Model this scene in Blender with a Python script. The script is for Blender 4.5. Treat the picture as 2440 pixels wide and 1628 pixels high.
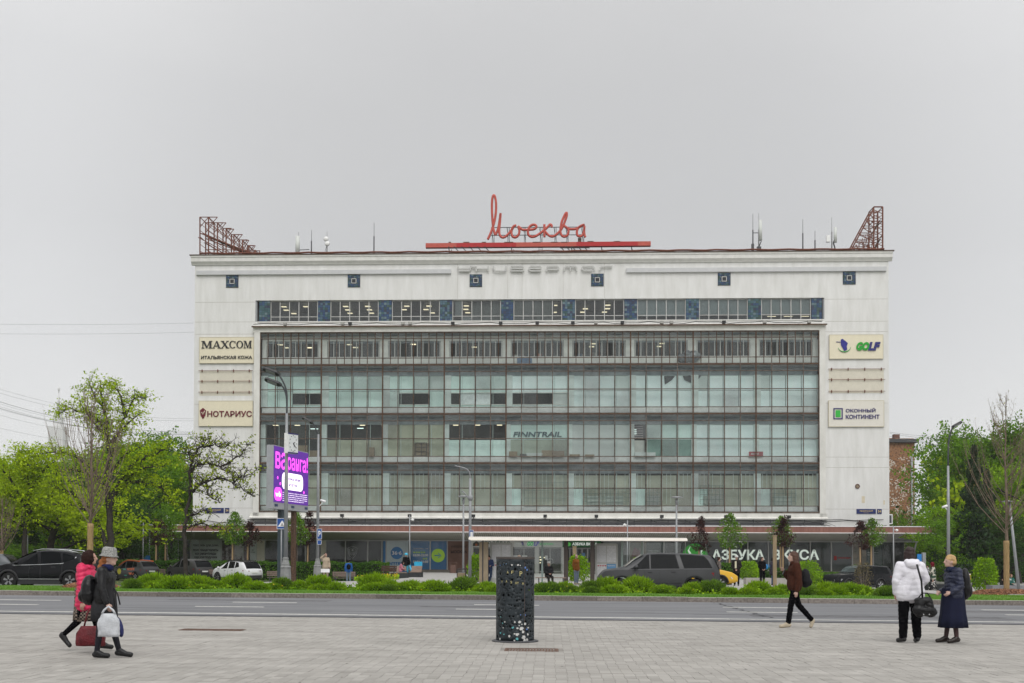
import bpy, bmesh, math, random
from mathutils import Vector, Matrix, geometry, noise
R=random.Random(7)
for o in list(bpy.data.objects): bpy.data.objects.remove(o)
S=bpy.context.scene; C=S.collection
PI=math.pi
# ---------------------------------------------------------------- camera, sky, sun, exposure
PITCH=0.0192; ROLL=0.0033; F=2576.0; EYE=1.55; SHY=465.0
YAW=0.035; D=104.86; GR=0.0055
cd=bpy.data.cameras.new('camera'); cam=bpy.data.objects.new('camera',cd); C.objects.link(cam)
cd.sensor_width=36; cd.lens=F/2440*36; cd.shift_y=SHY/2440; cd.clip_start=.1; cd.clip_end=8000
cam.matrix_world=Matrix.Translation((0,0,EYE))@Matrix.Rotation(PI/2+PITCH,4,'X')@Matrix.Rotation(ROLL,4,'Z')
S.camera=cam
W=bpy.data.worlds.new('World'); S.world=W; W.use_nodes=True
def world():
    nt=W.node_tree; N=nt.nodes; L=nt.links; N.clear()
    sky=N.new('ShaderNodeTexSky'); sky.sky_type='NISHITA'; sky.sun_disc=False
    sky.sun_elevation=math.radians(49); sky.sun_rotation=math.radians(168); sky.air_density=1; sky.dust_density=6
    hs=N.new('ShaderNodeHueSaturation'); hs.inputs['Saturation'].default_value=.12; hs.inputs['Value'].default_value=.5
    L.new(sky.outputs[0],hs.inputs['Color'])
    tc=N.new('ShaderNodeTexCoord'); sp=N.new('ShaderNodeSeparateXYZ'); L.new(tc.outputs['Generated'],sp.inputs[0])
    nz=N.new('ShaderNodeTexNoise'); nz.inputs['Scale'].default_value=1.6; nz.inputs['Detail'].default_value=5; nz.inputs['Roughness'].default_value=.55
    mp=N.new('ShaderNodeMapping'); mp.inputs['Scale'].default_value=(1,1,2.6); L.new(tc.outputs['Generated'],mp.inputs[0]); L.new(mp.outputs[0],nz.inputs['Vector'])
    ad=N.new('ShaderNodeMath'); ad.operation='MULTIPLY_ADD'; L.new(nz.outputs['Fac'],ad.inputs[0]); ad.inputs[1].default_value=.22; L.new(sp.outputs['Z'],ad.inputs[2])
    cr=N.new('ShaderNodeValToRGB'); L.new(ad.outputs[0],cr.inputs[0])
    e=cr.color_ramp; e.elements[0].position=.10; e.elements[0].color=(.80,.80,.81,1)
    e.elements[1].position=1; e.elements[1].color=(.95,.95,.96,1)
    for p,c in ((.21,(.76,.762,.77)),(.31,(.67,.675,.69)),(.41,(.62,.625,.64)),(.52,(.64,.643,.655)),(.66,(.74,.74,.745))):
        x=e.elements.new(p); x.color=(*c,1)
    # one broad darker cloud bank low over the store
    dp=N.new('ShaderNodeVectorMath'); dp.operation='DOT_PRODUCT'; L.new(tc.outputs['Generated'],dp.inputs[0]); dp.inputs[1].default_value=Vector((.03,.96,.28)).normalized()
    mr=N.new('ShaderNodeMapRange'); mr.interpolation_type='SMOOTHSTEP'; L.new(dp.outputs['Value'],mr.inputs[0]); mr.inputs[1].default_value=.90; mr.inputs[2].default_value=.995; mr.inputs[3].default_value=10.6; mr.inputs[4].default_value=8.5
    g=N.new('ShaderNodeMix'); g.data_type='RGBA'; g.inputs[0].default_value=.88
    sc=N.new('ShaderNodeVectorMath'); sc.operation='SCALE'; L.new(cr.outputs[0],sc.inputs[0]); L.new(mr.outputs[0],sc.inputs['Scale'])
    L.new(hs.outputs[0],g.inputs[6]); L.new(sc.outputs[0],g.inputs[7])
    bg=N.new('ShaderNodeBackground'); bg.inputs['Strength'].default_value=.1
    L.new(g.outputs[2],bg.inputs[0]); o=N.new('ShaderNodeOutputWorld'); L.new(bg.outputs[0],o.inputs[0])
world()
sd=bpy.data.lights.new('sun','SUN'); sd.energy=1.5; sd.angle=math.radians(45); sd.color=(1,.985,.96)
sun=bpy.data.objects.new('sun',sd); C.objects.link(sun); sun.rotation_euler=(math.radians(41),0,math.radians(12))
S.view_settings.view_transform='Standard'; S.view_settings.look='None'; S.view_settings.exposure=0.25; S.view_settings.gamma=1; S.view_settings.use_curve_mapping=False
S.render.engine='CYCLES'; S.cycles.use_denoising=True; S.cycles.max_bounces=8; S.cycles.transparent_max_bounces=24; S.cycles.volume_bounces=1
S.cycles.caustics_reflective=False; S.cycles.caustics_refractive=False
# ---------------------------------------------------------------- survey helpers
CY,SY=math.cos(YAW),math.sin(YAW)
def ray(px,py):
    x=(px-1220)/F; y=(814+SHY-py)/F; c,s=math.cos(ROLL),math.sin(ROLL)
    xr=c*x-s*y; yr=c*y+s*x; cp,sp=math.cos(PITCH),math.sin(PITCH)
    return (xr,cp-sp*yr,sp+cp*yr)
def at(px,py,Y):
    d=ray(px,py); t=Y/d[1]; return Vector((d[0]*t,Y,EYE+d[2]*t))
def fac(px,py,v=0.0):
    dx,dy,dz=ray(px,py); t=(D*CY+v)/(dx*SY+dy*CY); X,Y=t*dx,t*dy-D
    return X*CY-Y*SY, EYE+t*dz
def sm(a,b,x):
    t=min(1,max(0,(x-a)/(b-a))); return t*t*(3-2*t)
def street(X,Y): return X*CY-Y*SY, X*SY+Y*CY
def gz(X,Y):
    s,t=street(X,Y)
    z=-GR*max(-60,min(60,s))
    if t>39: z+=.0
    z-=.6*sm(-10,-15,s)*sm(60,82,t)*(1-sm(96,103,t))
    z-=.75*sm(15,23,s)*sm(50,84,t)
    return z
def gat(px,Y,dz=0):
    p=at(px,1300,Y); return Vector((p.x,Y,gz(p.x,Y)+dz))
# ---------------------------------------------------------------- mesh helper
class MB:
    def __init__(s): s.v=[]; s.f=[]; s.m=[]; s.mi=0; s.T=None; s.sm=[]
    def add(s,vs,fs,smooth=False):
        b=len(s.v)
        if s.T is not None: vs=[s.T@Vector(v) for v in vs]
        s.v.extend([tuple(v) for v in vs])
        for f in fs: s.f.append([i+b for i in f]); s.m.append(s.mi); s.sm.append(smooth)
        return s
    def box(s,x0,x1,y0,y1,z0,z1):
        return s.add([(x0,y0,z0),(x1,y0,z0),(x1,y1,z0),(x0,y1,z0),(x0,y0,z1),(x1,y0,z1),(x1,y1,z1),(x0,y1,z1)],
          [(3,2,1,0),(4,5,6,7),(0,1,5,4),(1,2,6,5),(2,3,7,6),(3,0,4,7)])
    def quad(s,a,b,c,d): return s.add([a,b,c,d],[(0,1,2,3)])
    def tube(s,pts,r,n=6,caps=True,sx=1,smooth=True):
        pts=[Vector(p) for p in pts]; m=len(pts)
        if not hasattr(r,'__len__'): r=[r]*m
        vs=[]; fs=[]; up=None
        for i,p in enumerate(pts):
            d=(pts[min(i+1,m-1)]-pts[max(i-1,0)]); 
            if d.length<1e-9: d=Vector((0,0,1))
            d.normalize()
            if up is None:
                up=Vector((0,1,0)) if abs(d.y)<.9 else Vector((1,0,0))
            a=d.cross(up)
            if a.length<1e-4: a=d.cross(Vector((1,0,0.01)))
            a.normalize(); b=a.cross(d).normalized(); up=b
            for k in range(n):
                t=2*PI*(k+.5)/n; vs.append(p+(a*math.cos(t)+b*math.sin(t)*sx)*r[i])
        for i in range(m-1):
            for k in range(n):
                k2=(k+1)%n; fs.append((i*n+k,i*n+k2,(i+1)*n+k2,(i+1)*n+k))
        if caps: fs.append(tuple(range(n))[::-1]); fs.append(tuple((m-1)*n+k for k in range(n)))
        return s.add(vs,fs,smooth and n>4)
    def bar(s,a,b,w=.05,h=None):
        return s.tube([a,b],w*.7071,4,True,1,False)
    def lathe(s,prof,n=16,c=(0,0,0),smooth=True,axis='z',cap=True):
        vs=[];fs=[]
        for r,z in prof:
            for k in range(n):
                t=2*PI*k/n; p=(r*math.cos(t),r*math.sin(t),z)
                if axis=='y': p=(p[0],p[2],-p[1])
                if axis=='x': p=(p[2],p[0],p[1])
                vs.append((p[0]+c[0],p[1]+c[1],p[2]+c[2]))
        for i in range(len(prof)-1):
            for k in range(n):
                k2=(k+1)%n; fs.append((i*n+k,i*n+k2,(i+1)*n+k2,(i+1)*n+k))
        s.add(vs,fs,smooth)
        if cap:
            m=len(prof)-1; b=len(s.v)-len(vs)
            s.f.append([b+k for k in range(n)][::-1]); s.m.append(s.mi); s.sm.append(False)
            s.f.append([b+m*n+k for k in range(n)]); s.m.append(s.mi); s.sm.append(False)
        return s
    def prism(s,poly,y0,y1,plane='xz'):
        n=len(poly)
        if plane=='xz': vs=[(p[0],y0,p[1]) for p in poly]+[(p[0],y1,p[1]) for p in poly]
        elif plane=='yz': vs=[(y0,p[0],p[1]) for p in poly]+[(y1,p[0],p[1]) for p in poly]
        else: vs=[(p[0],p[1],y0) for p in poly]+[(p[0],p[1],y1) for p in poly]
        fs=[tuple(range(n))[::-1],tuple(range(n,2*n))]+[(i,(i+1)%n,n+(i+1)%n,n+i) for i in range(n)]
        return s.add(vs,fs)
    def mesh(s,name,mats,recalc=False):
        me=bpy.data.meshes.new(name); me.from_pydata(s.v,[],s.f)
        if not isinstance(mats,(list,tuple)): mats=[mats]
        for m in mats: me.materials.append(m)
        me.polygons.foreach_set('material_index',s.m); me.polygons.foreach_set('use_smooth',s.sm)
        me.update()
        if recalc:
            bm=bmesh.new(); bm.from_mesh(me); bmesh.ops.recalc_face_normals(bm,faces=bm.faces); bm.to_mesh(me); bm.free()
        return me
    def build(s,name,mats,parent=None,loc=None,rot=None,recalc=False,kind=None):
        return put(name,s.mesh(name,mats,recalc),parent,loc,rot,kind)
def put(name,me,parent=None,loc=None,rot=None,kind=None):
    o=bpy.data.objects.new(name,me); C.objects.link(o)
    if parent is not None: o.parent=parent
    if loc is not None: o.location=loc
    if rot is not None: o.rotation_euler=rot
    if kind: o['kind']=kind
    return o
def tag(o,label=None,cat=None,group=None,kind=None):
    if label: o['label']=label
    if cat: o['category']=cat
    if group: o['group']=group
    if kind: o['kind']=kind
    return o
def thing(name,label,cat,loc=(0,0,0),rz=0,group=None,rot=None):
    o=bpy.data.objects.new(name,None); C.objects.link(o); o.empty_display_size=.2
    o.location=loc; o.rotation_euler=rot if rot else (0,0,rz); return tag(o,label,cat,group)
def struct(name,mb,mats,**k): return mb.build(name,mats,kind='structure',**k)
def dup(root,loc=None,rz=None,label=None,group=None):
    r=root.copy(); C.objects.link(r)
    if loc is not None: r.location=loc
    if rz is not None: r.rotation_euler=(0,0,rz)
    if label: r['label']=label
    if group: r['group']=group
    for ch in list(root.children):
        c=ch.copy(); C.objects.link(c); c.parent=r
        for g in list(ch.children):
            d=g.copy(); C.objects.link(d); d.parent=c
    return r
# ---------------------------------------------------------------- materials
MC={}
def M(name,col,rough=.7,var=.12,scale=3.0,bump=0,metal=0,spec=.4,col2=None,rnd=0,island=0,stretch=None,detail=4,emit=0,trans=0,coat=0,thr=None):
    if name in MC: return MC[name]
    m=bpy.data.materials.new(name); m.use_nodes=True; nt=m.node_tree; N=nt.nodes; L=nt.links
    b=N['Principled BSDF']; b.inputs['Roughness'].default_value=rough; b.inputs['Metallic'].default_value=metal
    b.inputs['Specular IOR Level'].default_value=(spec*.35 if (rough>.6 and not metal) else spec); b.inputs['Coat Weight'].default_value=coat
    out=None
    tc=N.new('ShaderNodeTexCoord'); v=tc.outputs['Object']
    if rnd:
        oi=N.new('ShaderNodeObjectInfo'); va=N.new('ShaderNodeVectorMath'); va.operation='MULTIPLY_ADD'
        L.new(oi.outputs['Random'],va.inputs[0]); va.inputs[1].default_value=(31,17,23); L.new(v,va.inputs[2]); v=va.outputs[0]
    if stretch:
        mp=N.new('ShaderNodeMapping'); mp.inputs['Scale'].default_value=stretch; L.new(v,mp.inputs[0]); v=mp.outputs[0]
    nz=N.new('ShaderNodeTexNoise'); nz.inputs['Scale'].default_value=scale; nz.inputs['Detail'].default_value=detail; nz.inputs['Roughness'].default_value=.6; L.new(v,nz.inputs['Vector'])
    rp=N.new('ShaderNodeValToRGB'); L.new(nz.outputs['Fac'],rp.inputs[0])
    lo,hi=(thr if thr else (.32,.68)); rp.color_ramp.elements[0].position=lo; rp.color_ramp.elements[1].position=hi
    c2=col2 if col2 else tuple(min(1,c*(1+var)) for c in col); c1=col if col2 else tuple(c*(1-var) for c in col)
    rp.color_ramp.elements[0].color=(*c1,1); rp.color_ramp.elements[1].color=(*c2,1)
    out=rp.outputs[0]
    if rnd or island:
        hv=N.new('ShaderNodeHueSaturation'); mr=N.new('ShaderNodeMapRange')
        if island: ge=N.new('ShaderNodeNewGeometry'); L.new(ge.outputs['Random Per Island'],mr.inputs[0]); a=island
        else: L.new(oi.outputs['Random'],mr.inputs[0]); a=rnd
        mr.inputs[3].default_value=1-a; mr.inputs[4].default_value=1+a; L.new(mr.outputs[0],hv.inputs['Value']); L.new(out,hv.inputs['Color']); out=hv.outputs[0]
    L.new(out,b.inputs['Base Color'])
    if bump:
        n2=N.new('ShaderNodeTexNoise'); n2.inputs['Scale'].default_value=scale*5; n2.inputs['Detail'].default_value=3; L.new(v,n2.inputs['Vector'])
        bp=N.new('ShaderNodeBump'); bp.inputs['Strength'].default_value=bump; bp.inputs['Distance'].default_value=.02; L.new(n2.outputs['Fac'],bp.inputs['Height']); L.new(bp.outputs[0],b.inputs['Normal'])
    if emit:
        L.new(out,b.inputs['Emission Color']); b.inputs['Emission Strength'].default_value=emit
    if trans:
        tr=N.new('ShaderNodeBsdfTranslucent'); L.new(out,tr.inputs[0]); mx=N.new('ShaderNodeMixShader'); mx.inputs[0].default_value=trans
        L.new(b.outputs[0],mx.inputs[1]); L.new(tr.outputs[0],mx.inputs[2]); L.new(mx.outputs[0],N['Material Output'].inputs[0])
    MC[name]=m; return m
def glass(name,tint=(.7,.76,.74),dirt=.2,dcol=(.42,.45,.44),rough=.03,rnd=0,scale=.6,ior=1.5,refl=1.0):
    if name in MC: return MC[name]
    m=bpy.data.materials.new(name); m.use_nodes=True; nt=m.node_tree; N=nt.nodes; L=nt.links
    N.remove(N['Principled BSDF']); out=N['Material Output']
    tr=N.new('ShaderNodeBsdfTransparent'); tr.inputs[0].default_value=(*[c**.5 for c in tint],1); dirt*=.5; rnd*=.5
    gl=N.new('ShaderNodeBsdfGlossy'); gl.inputs['Roughness'].default_value=rough; gl.inputs[0].default_value=(refl,refl,refl,1)
    fr=N.new('ShaderNodeFresnel'); fr.inputs[0].default_value=ior
    df=N.new('ShaderNodeBsdfDiffuse'); df.inputs[0].default_value=(*dcol,1)
    tc=N.new('ShaderNodeTexCoord'); nz=N.new('ShaderNodeTexNoise'); nz.inputs['Scale'].default_value=scale; nz.inputs['Detail'].default_value=6
    oi=N.new('ShaderNodeObjectInfo'); va=N.new('ShaderNodeVectorMath'); va.operation='MULTIPLY_ADD'; L.new(oi.outputs['Random'],va.inputs[0]); va.inputs[1].default_value=(31,17,23)
    L.new(tc.outputs['Object'],va.inputs[2]); L.new(va.outputs[0],nz.inputs[0])
    mr=N.new('ShaderNodeMapRange'); L.new(nz.outputs['Fac'],mr.inputs[0]); mr.inputs[1].default_value=.3; mr.inputs[2].default_value=.7
    mr.inputs[3].default_value=dirt*.4; mr.inputs[4].default_value=dirt*1.6
    fac_=mr.outputs[0]
    if rnd:
        m2=N.new('ShaderNodeMapRange'); L.new(oi.outputs['Random'],m2.inputs[0]); m2.inputs[3].default_value=-rnd; m2.inputs[4].default_value=rnd
        a=N.new('ShaderNodeMath'); a.operation='ADD'; a.use_clamp=True; L.new(fac_,a.inputs[0]); L.new(m2.outputs[0],a.inputs[1]); fac_=a.outputs[0]
    m1=N.new('ShaderNodeMixShader'); L.new(fac_,m1.inputs[0]); L.new(tr.outputs[0],m1.inputs[1]); L.new(df.outputs[0],m1.inputs[2])
    m3=N.new('ShaderNodeMixShader'); L.new(fr.outputs[0],m3.inputs[0]); L.new(m1.outputs[0],m3.inputs[1]); L.new(gl.outputs[0],m3.inputs[2])
    L.new(m3.outputs[0],out.inputs[0]); MC[name]=m; return m
def emis(name,col,st):
    if name in MC: return MC[name]
    m=bpy.data.materials.new(name); m.use_nodes=True; b=m.node_tree.nodes['Principled BSDF']
    b.inputs['Base Color'].default_value=(*[c*.5 for c in col],1); b.inputs['Emission Color'].default_value=(*col,1); b.inputs['Emission Strength'].default_value=st; MC[name]=m; return m
def flat(name,col,rough=.6,metal=0,**k): return M(name,col,rough,.08,6,metal=metal,**k)
white_wall=M('white_wall_paint',(.63,.625,.60),.8,.06,1.4,.3,col2=(.74,.735,.72),stretch=(1.2,1,.22),detail=9)
trim_white=M('trim_white',(.70,.69,.66),.7,.07,2,.1)
rust=M('rusty_steel',(.05,.031,.021),.85,.3,9,.3,col2=(.14,.085,.058))
rust2=M('rusty_flaking_steel',(.05,.034,.025),.85,.3,3,.3,col2=(.20,.165,.14),stretch=(1,1,1))
rustred=M('rust_red_steel',(.10,.035,.025),.85,.3,7,.2,col2=(.22,.09,.06))
blacksteel=flat('black_steel',(.03,.03,.032),.5)
greysteel=flat('grey_painted_steel',(.27,.28,.29),.5)
darkgrey=flat('dark_grey_metal',(.06,.06,.065),.5)
aluminium=flat('pale_aluminium',(.55,.56,.56),.4,.3)
cream=M('cream_panel',(.72,.66,.50),.5,.03,2)
beige=M('beige_panel',(.68,.65,.58),.5,.03,2)
white=flat('white_plastic',(.78,.78,.77),.5)
wood=M('weathered_wood',(.16,.11,.085),.8,.3,4,stretch=(1,8,8),col2=(.28,.21,.17))
rubber=flat('tyre_rubber',(.02,.02,.02),.8)
cable=flat('black_cable',(.025,.025,.025),.6)
# ---------------------------------------------------------------- text
TS=bpy.data.scenes.new('workbench')
def bake(o):
    TS.collection.objects.link(o); vl=TS.view_layers[0]; vl.update(); return bpy.data.meshes.new_from_object(o.evaluated_get(vl.depsgraph))
def textmesh(s,w,h,depth=.02,bold=0.0,shear=0,space=1.0,anchor='l'):
    cu=bpy.data.curves.new('t','FONT'); cu.body=s; cu.size=1; cu.offset=bold; cu.shear=shear; cu.space_character=space; cu.resolution_u=3; cu.extrude=.5
    o=bpy.data.objects.new('t',cu); me=bake(o)
    bpy.data.objects.remove(o); bpy.data.curves.remove(cu)
    xs=[v.co.x for v in me.vertices]; ys=[v.co.y for v in me.vertices]
    x0,x1,y0,y1=min(xs),max(xs),min(ys),max(ys); sy=h/(y1-y0); sx=w/(x1-x0) if w else sy
    for v in me.vertices:
        x,y,z=v.co; v.co=((x-x0)*sx,-depth*.5-z*depth,(y-y0)*sy)
    me.update(); me.materials.clear(); return me
def text(s,x,z,w,h,mat,parent,depth=.02,y=0,bold=.02,name='lettering',rot=None,**k):
    me=textmesh(s,w,h,depth,bold,**k); me.materials.append(mat); me.name=name
    return put(name,me,parent,(x,y,z),rot)
# ---------------------------------------------------------------- ground, plaza, road
STR=(0,GR,-YAW)
asph=M('asphalt',(.115,.117,.124),.9,.16,1.3,.5,stretch=(.10,2.6,1),detail=12,col2=(.235,.237,.245))
asph2=M('asphalt_far',(.12,.12,.125),.9,.15,1.0,.2)
paintw=M('road_paint',(.5,.49,.45),.7,.1,6,col2=(.74,.73,.68))
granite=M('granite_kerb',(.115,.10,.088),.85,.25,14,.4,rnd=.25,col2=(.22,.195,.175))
gtop=M('granite_skylit_top',(.50,.47,.43),.85,.15,9,rnd=.1,col2=(.64,.61,.57))  # tops paler than the faces: sky light put into the granite colour
pave=M('plaza_paver',(.285,.272,.25),.85,.14,1.1,.25,rnd=.07,col2=(.385,.368,.342),stretch=(.5,1.6,1),detail=7)
pavei=M('plaza_paver_field',(.285,.272,.25),.85,.14,1.1,.25,island=.07,col2=(.385,.368,.342),stretch=(.5,1.6,1),detail=7)
joint=M('sandy_joint',(.25,.235,.215),.95,.2,5)
walk=M('pale_walk_paving',(.36,.35,.335),.85,.1,1.5,.2)
soil=M('soil_and_grass',(.05,.06,.025),.95,.3,1.0,.3,col2=(.07,.10,.03))
grassm=M('lawn_green',(.08,.18,.015),.9,.2,2.5,.6,col2=(.12,.23,.035),detail=8)
def ground():
    xs=[-3000,-1500,-700,-300,-150]+[-110+2.5*i for i in range(89)]+[150,300,700,1500,3000]
    ys=[-200,-60,0,38]+[40+2*i for i in range(70)]+[190,230,300,450,800,1500,3000]
    b=MB(); vs=[];fs=[]
    for y in ys:
        for x in xs:
            s,t=street(x,y); z=gz(x,y)-(.25 if t<39.3 else .02)
            vs.append((x,y,z))
    n=len(xs)
    for j in range(len(ys)-1):
        for i in range(n-1): fs.append((j*n+i,j*n+i+1,(j+1)*n+i+1,(j+1)*n+i))
    b.add(vs,fs,True); struct('ground',b,soil)
ground()
def sheet(name,s0,s1,t0,t1,dz,mat,step=2.0,dome=None,kind='structure'):
    ns=max(1,int((s1-s0)/step)); nt_=max(1,int((t1-t0)/step)); vs=[];fs=[]
    for j in range(nt_+1):
        for i in range(ns+1):
            s=s0+(s1-s0)*i/ns; t=t0+(t1-t0)*j/nt_; X=s*CY+t*SY; Y=-s*SY+t*CY
            vs.append((X,Y,gz(X,Y)+dz+(dome(s,t) if dome else 0)))
    for j in range(nt_):
        for i in range(ns): a=j*(ns+1)+i; fs.append((a,a+1,a+ns+2,a+ns+1))
    b=MB(); b.add(vs,fs,True); return struct(name,b,mat)
# plaza: dark bedding sheet and separate pavers
T_EDGE=26.9
b=MB(); b.box(-60,60,-20,T_EDGE,-.3,-.006); plaza=struct('plaza',b,joint,rot=STR)
pl,pw,gap=.15,.30,.0010
pm=MB(); hx,hy=pl/2-gap,pw/2-gap
pm.add([(-hx,-hy,-.03),(hx,-hy,-.03),(hx,hy,-.03),(-hx,hy,-.03),(-hx+.001,-hy+.001,0),(hx-.001,-hy+.001,0),(hx-.001,hy-.001,0),(-hx+.001,hy-.001,0)],[(4,5,6,7),(0,1,5,4),(1,2,6,5),(2,3,7,6),(3,0,4,7)])
pme=pm.mesh('paver',pave); field=MB(); npv=0
nrow=int((T_EDGE-3)/pw); near0=13.15
SP0,SP1=(-3.9,-1.55),(17.4,18.1)
def in_drain(s,t): return any(abs(s-a)<w/2 and abs(t-q)<h/2 for a,q,w,h in DRAINS)
DRAINS=[(-.30,18.15,.92,.62),(-6.95,22.1,1.3,.5)]
for j in range(nrow+1):
    t=T_EDGE-pw*(j+.5)
    if t<3: break
    half=max(8,t*.56+2.5); off=(j%2)*.012+R.uniform(-.006,.006)
    n=int(half/pl)
    for i in range(-n,n+1):
        s=i*pl+off
        if in_drain(s,t): continue
        dz=R.gauss(0,.0012); 
        if near0<=t<near0+1.1 and abs(s)<.5*t+.1 and npv<300:
            o=put('paver',pme,plaza,(s,t,dz+.001),(R.gauss(0,.003),R.gauss(0,.003),0)); npv+=1
        else:
            if t<12.2 and j%1==0 and t<6: continue
            field.T=Matrix.Translation((s,t,dz)); field.add(pm.v,pm.f)
field.T=None
field.build('paver_field',pavei,plaza,kind='stuff')
if True:
    b=MB(); b.box(-20,20,3,6.2,-.012,-.001); b.build('paver_apron',pavei,plaza)
brown=M('rusty_cast_iron',(.10,.06,.045),.8,.2,8,.2,col2=(.17,.11,.085))
def drain(s,t,w,h,lab,big):
    o=thing('drain_cover' if big else 'manhole_cover',lab,'drain cover',(0,0,0),rot=STR); o.location=Matrix.Rotation(-YAW,4,'Z')@Matrix.Rotation(GR,4,'Y')@Vector((s,t,0))
    f=MB(); a,c=w/2,h/2
    for q in ((-a,a,-c,-c+.04),(-a,a,c-.04,c),(-a,-a+.04,-c+.04,c-.04),(a-.04,a,-c+.04,c-.04)): f.box(*q,-.02,.004)
    f.build('frame',brown,o)
    g=MB(); n=int((w-.1)/.045)
    for i in range(n):
        x=-a+.055+i*(w-.11)/(n-1); g.box(x-.012,x+.012,-c+.05,c-.05,-.012,.0)
    g.box(-a+.05,a-.05,-.02,.02,-.012,.001); g.build('grate',brown,o)
drain(-.30,18.15,.90,.6,'rusty slotted metal drain cover in the paving in front of the black litter bin',1)
drain(-6.95,22.1,1.3,.42,'thin rusty cover set in the plaza paving right of the two walking women',0)
# road
b=MB(); b.box(-70,70,T_EDGE,38.95,-.3,0); road=struct('road',b,asph,rot=STR)
def spx(px,t): 
    p=at(px,1400,t); return street(p.x,t)[0]
mk=MB()
s=-40
while s<40:
    L_=R.uniform(5,11); w=R.uniform(.15,.22); o=R.uniform(-.05,.05); mk.box(s,s+L_-.02,28.05+o,28.05+o+w,.002,.006); s+=L_
for px in (-760,-95,457,1086,1729,2380,3010):
    s=spx(px,31.9); mk.box(s,s+2.05,31.82,32.0,.002,.006)
for px in (-620,-28,548,1130,1720,2324,2920):
    s=spx(px,35); mk.box(s,s+2.1,34.9,35.1,.002,.006)
struct('road_markings',mk,paintw,rot=STR)
tar=flat('dark_tar',(.03,.03,.032),.8)
ck=MB()
x0=spx(1768,33); pts=[(x0+.1*math.sin(i*1.3)+.25*noise.noise(Vector((i*.9,0,3))),29+i*.22) for i in range(44)]
for i in range(len(pts)-1):
    if i%7==6: continue
    a,c=pts[i],pts[i+1]; w=.02+.018*R.random(); ck.add([(a[0]-w,a[1],.005),(a[0]+w,a[1],.005),(c[0]+w,c[1],.005),(c[0]-w,c[1],.005)],[(0,1,2,3)])
for (s,t,l) in ((4,30.3,9),(-9,33.7,14),(9,36.4,12),(2,37.2,16),(-14,29.6,8),(14,33.4,7),(-3,31.0,6)):
    w=.018; q=[(s+i*l/12,t+.03*R.gauss(0,1)) for i in range(13)]
    for i in range(12):
        ck.add([(q[i][0],q[i][1]-w,.004),(q[i+1][0],q[i+1][1]-w,.004),(q[i+1][0],q[i+1][1]+w,.004),(q[i][0],q[i][1]+w,.004)],[(0,1,2,3)])
struct('road_cracks',ck,tar,rot=STR)
b=MB()
for (s_,t_,l,w) in ((-13,36.1,5.5,1.1),(5.5,29.4,7,1.3),(12.5,33.2,4,1.2),(-4,33.0,3,1.0)): b.box(s_,s_+l,t_,t_+w,.0,.0015)
struct('road_patch',b,M('asphalt_patch',(.10,.10,.105),.9,.15,3,.4,col2=(.17,.17,.175)),rot=STR)
gut=M('gutter_strip',(.07,.07,.075),.9,.2,3,.2)
b=MB(); b.box(-60,60,T_EDGE-.01,T_EDGE+.45,-.1,.003); struct('gutter',b,gut,rot=STR)
# kerb: every stone its own part
b=MB(); b.box(-60,60,38.98,39.16,-.3,.02); kerb=struct('kerb',b,joint,rot=STR)
s=-34.0
while s<34:
    L_=R.choice((1.62,1.62,1.0,1.62,1.05))
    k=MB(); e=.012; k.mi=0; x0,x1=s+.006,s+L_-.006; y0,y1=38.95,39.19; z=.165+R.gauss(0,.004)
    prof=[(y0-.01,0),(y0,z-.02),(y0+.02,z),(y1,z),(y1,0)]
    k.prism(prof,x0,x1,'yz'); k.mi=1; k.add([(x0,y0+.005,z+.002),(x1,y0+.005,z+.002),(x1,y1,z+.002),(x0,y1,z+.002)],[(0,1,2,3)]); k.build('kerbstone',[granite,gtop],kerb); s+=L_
# lawn with berm
def berm(s,t): return 0
sheet('lawn',-60,60,39.19,44.3,.15,grassm,1.2,lambda s,t:.05*sm(39.2,41,t)+.03*noise.noise(Vector((s*.5,t*.5,0))))
sheet('local_road',-70,20.5,44.3,52.5,.004,asph2)
sheet('walkway',-16,22,52.5,103.5,.03,walk)
sheet('park_path',17.5,60,45.6,64,.06,walk,1.5)
sheet('side_lawn',20,60,44.3,45.4,.15,grassm,1.2)
b=MB()
for i in range(30):
    s=19+i*1.4; p=Vector((s*CY+45.5*SY,-s*SY+45.5*CY,0)); b.T=Matrix.Translation((p.x,p.y,gz(p.x,p.y)))@Matrix.Rotation(-YAW,4,'Z'); b.box(.005,1.39,-.1,.1,-.1,.20)
struct('path_edging',b,M('pale_concrete_edge',(.34,.32,.29),.85,.15,4))
sheet('park_lawn',27,75,64,72,.08,grassm,2); sheet('park_plaza',17,75,72,125,.05,walk,2.5)
# grass blades along the kerb edge and lawn
def blades(name,n,s0,s1,t0,t1,h,mat,zoff):
    b=MB(); rr=random.Random(3)
    vs=[];fs=[]
    for i in range(n):
        s=rr.uniform(s0,s1); t=rr.uniform(t0,t1); X=s*CY+t*SY; Y=-s*SY+t*CY; z=gz(X,Y)+zoff
        a=rr.uniform(0,PI); w=rr.uniform(.006,.014); hh=h*rr.uniform(.4,1.2); dx,dy=math.cos(a)*w,math.sin(a)*w
        k=len(vs); vs+= [(X-dx,Y-dy,z),(X+dx,Y+dy,z),(X+rr.gauss(0,.03),Y+rr.gauss(0,.03),z+hh)]; fs.append((k,k+1,k+2))
    b.add(vs,fs); o=b.build(name,mat,kind='stuff'); return o
bladem=M('grass_blade',(.10,.22,.018),.8,.2,1.2,island=.3,col2=(.14,.27,.04),trans=.3)
o=blades('grass',70000,-24,25,39.2,44.2,.07,bladem,.17)
tag(o,'short bright green grass along the granite kerb','grass')

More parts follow.
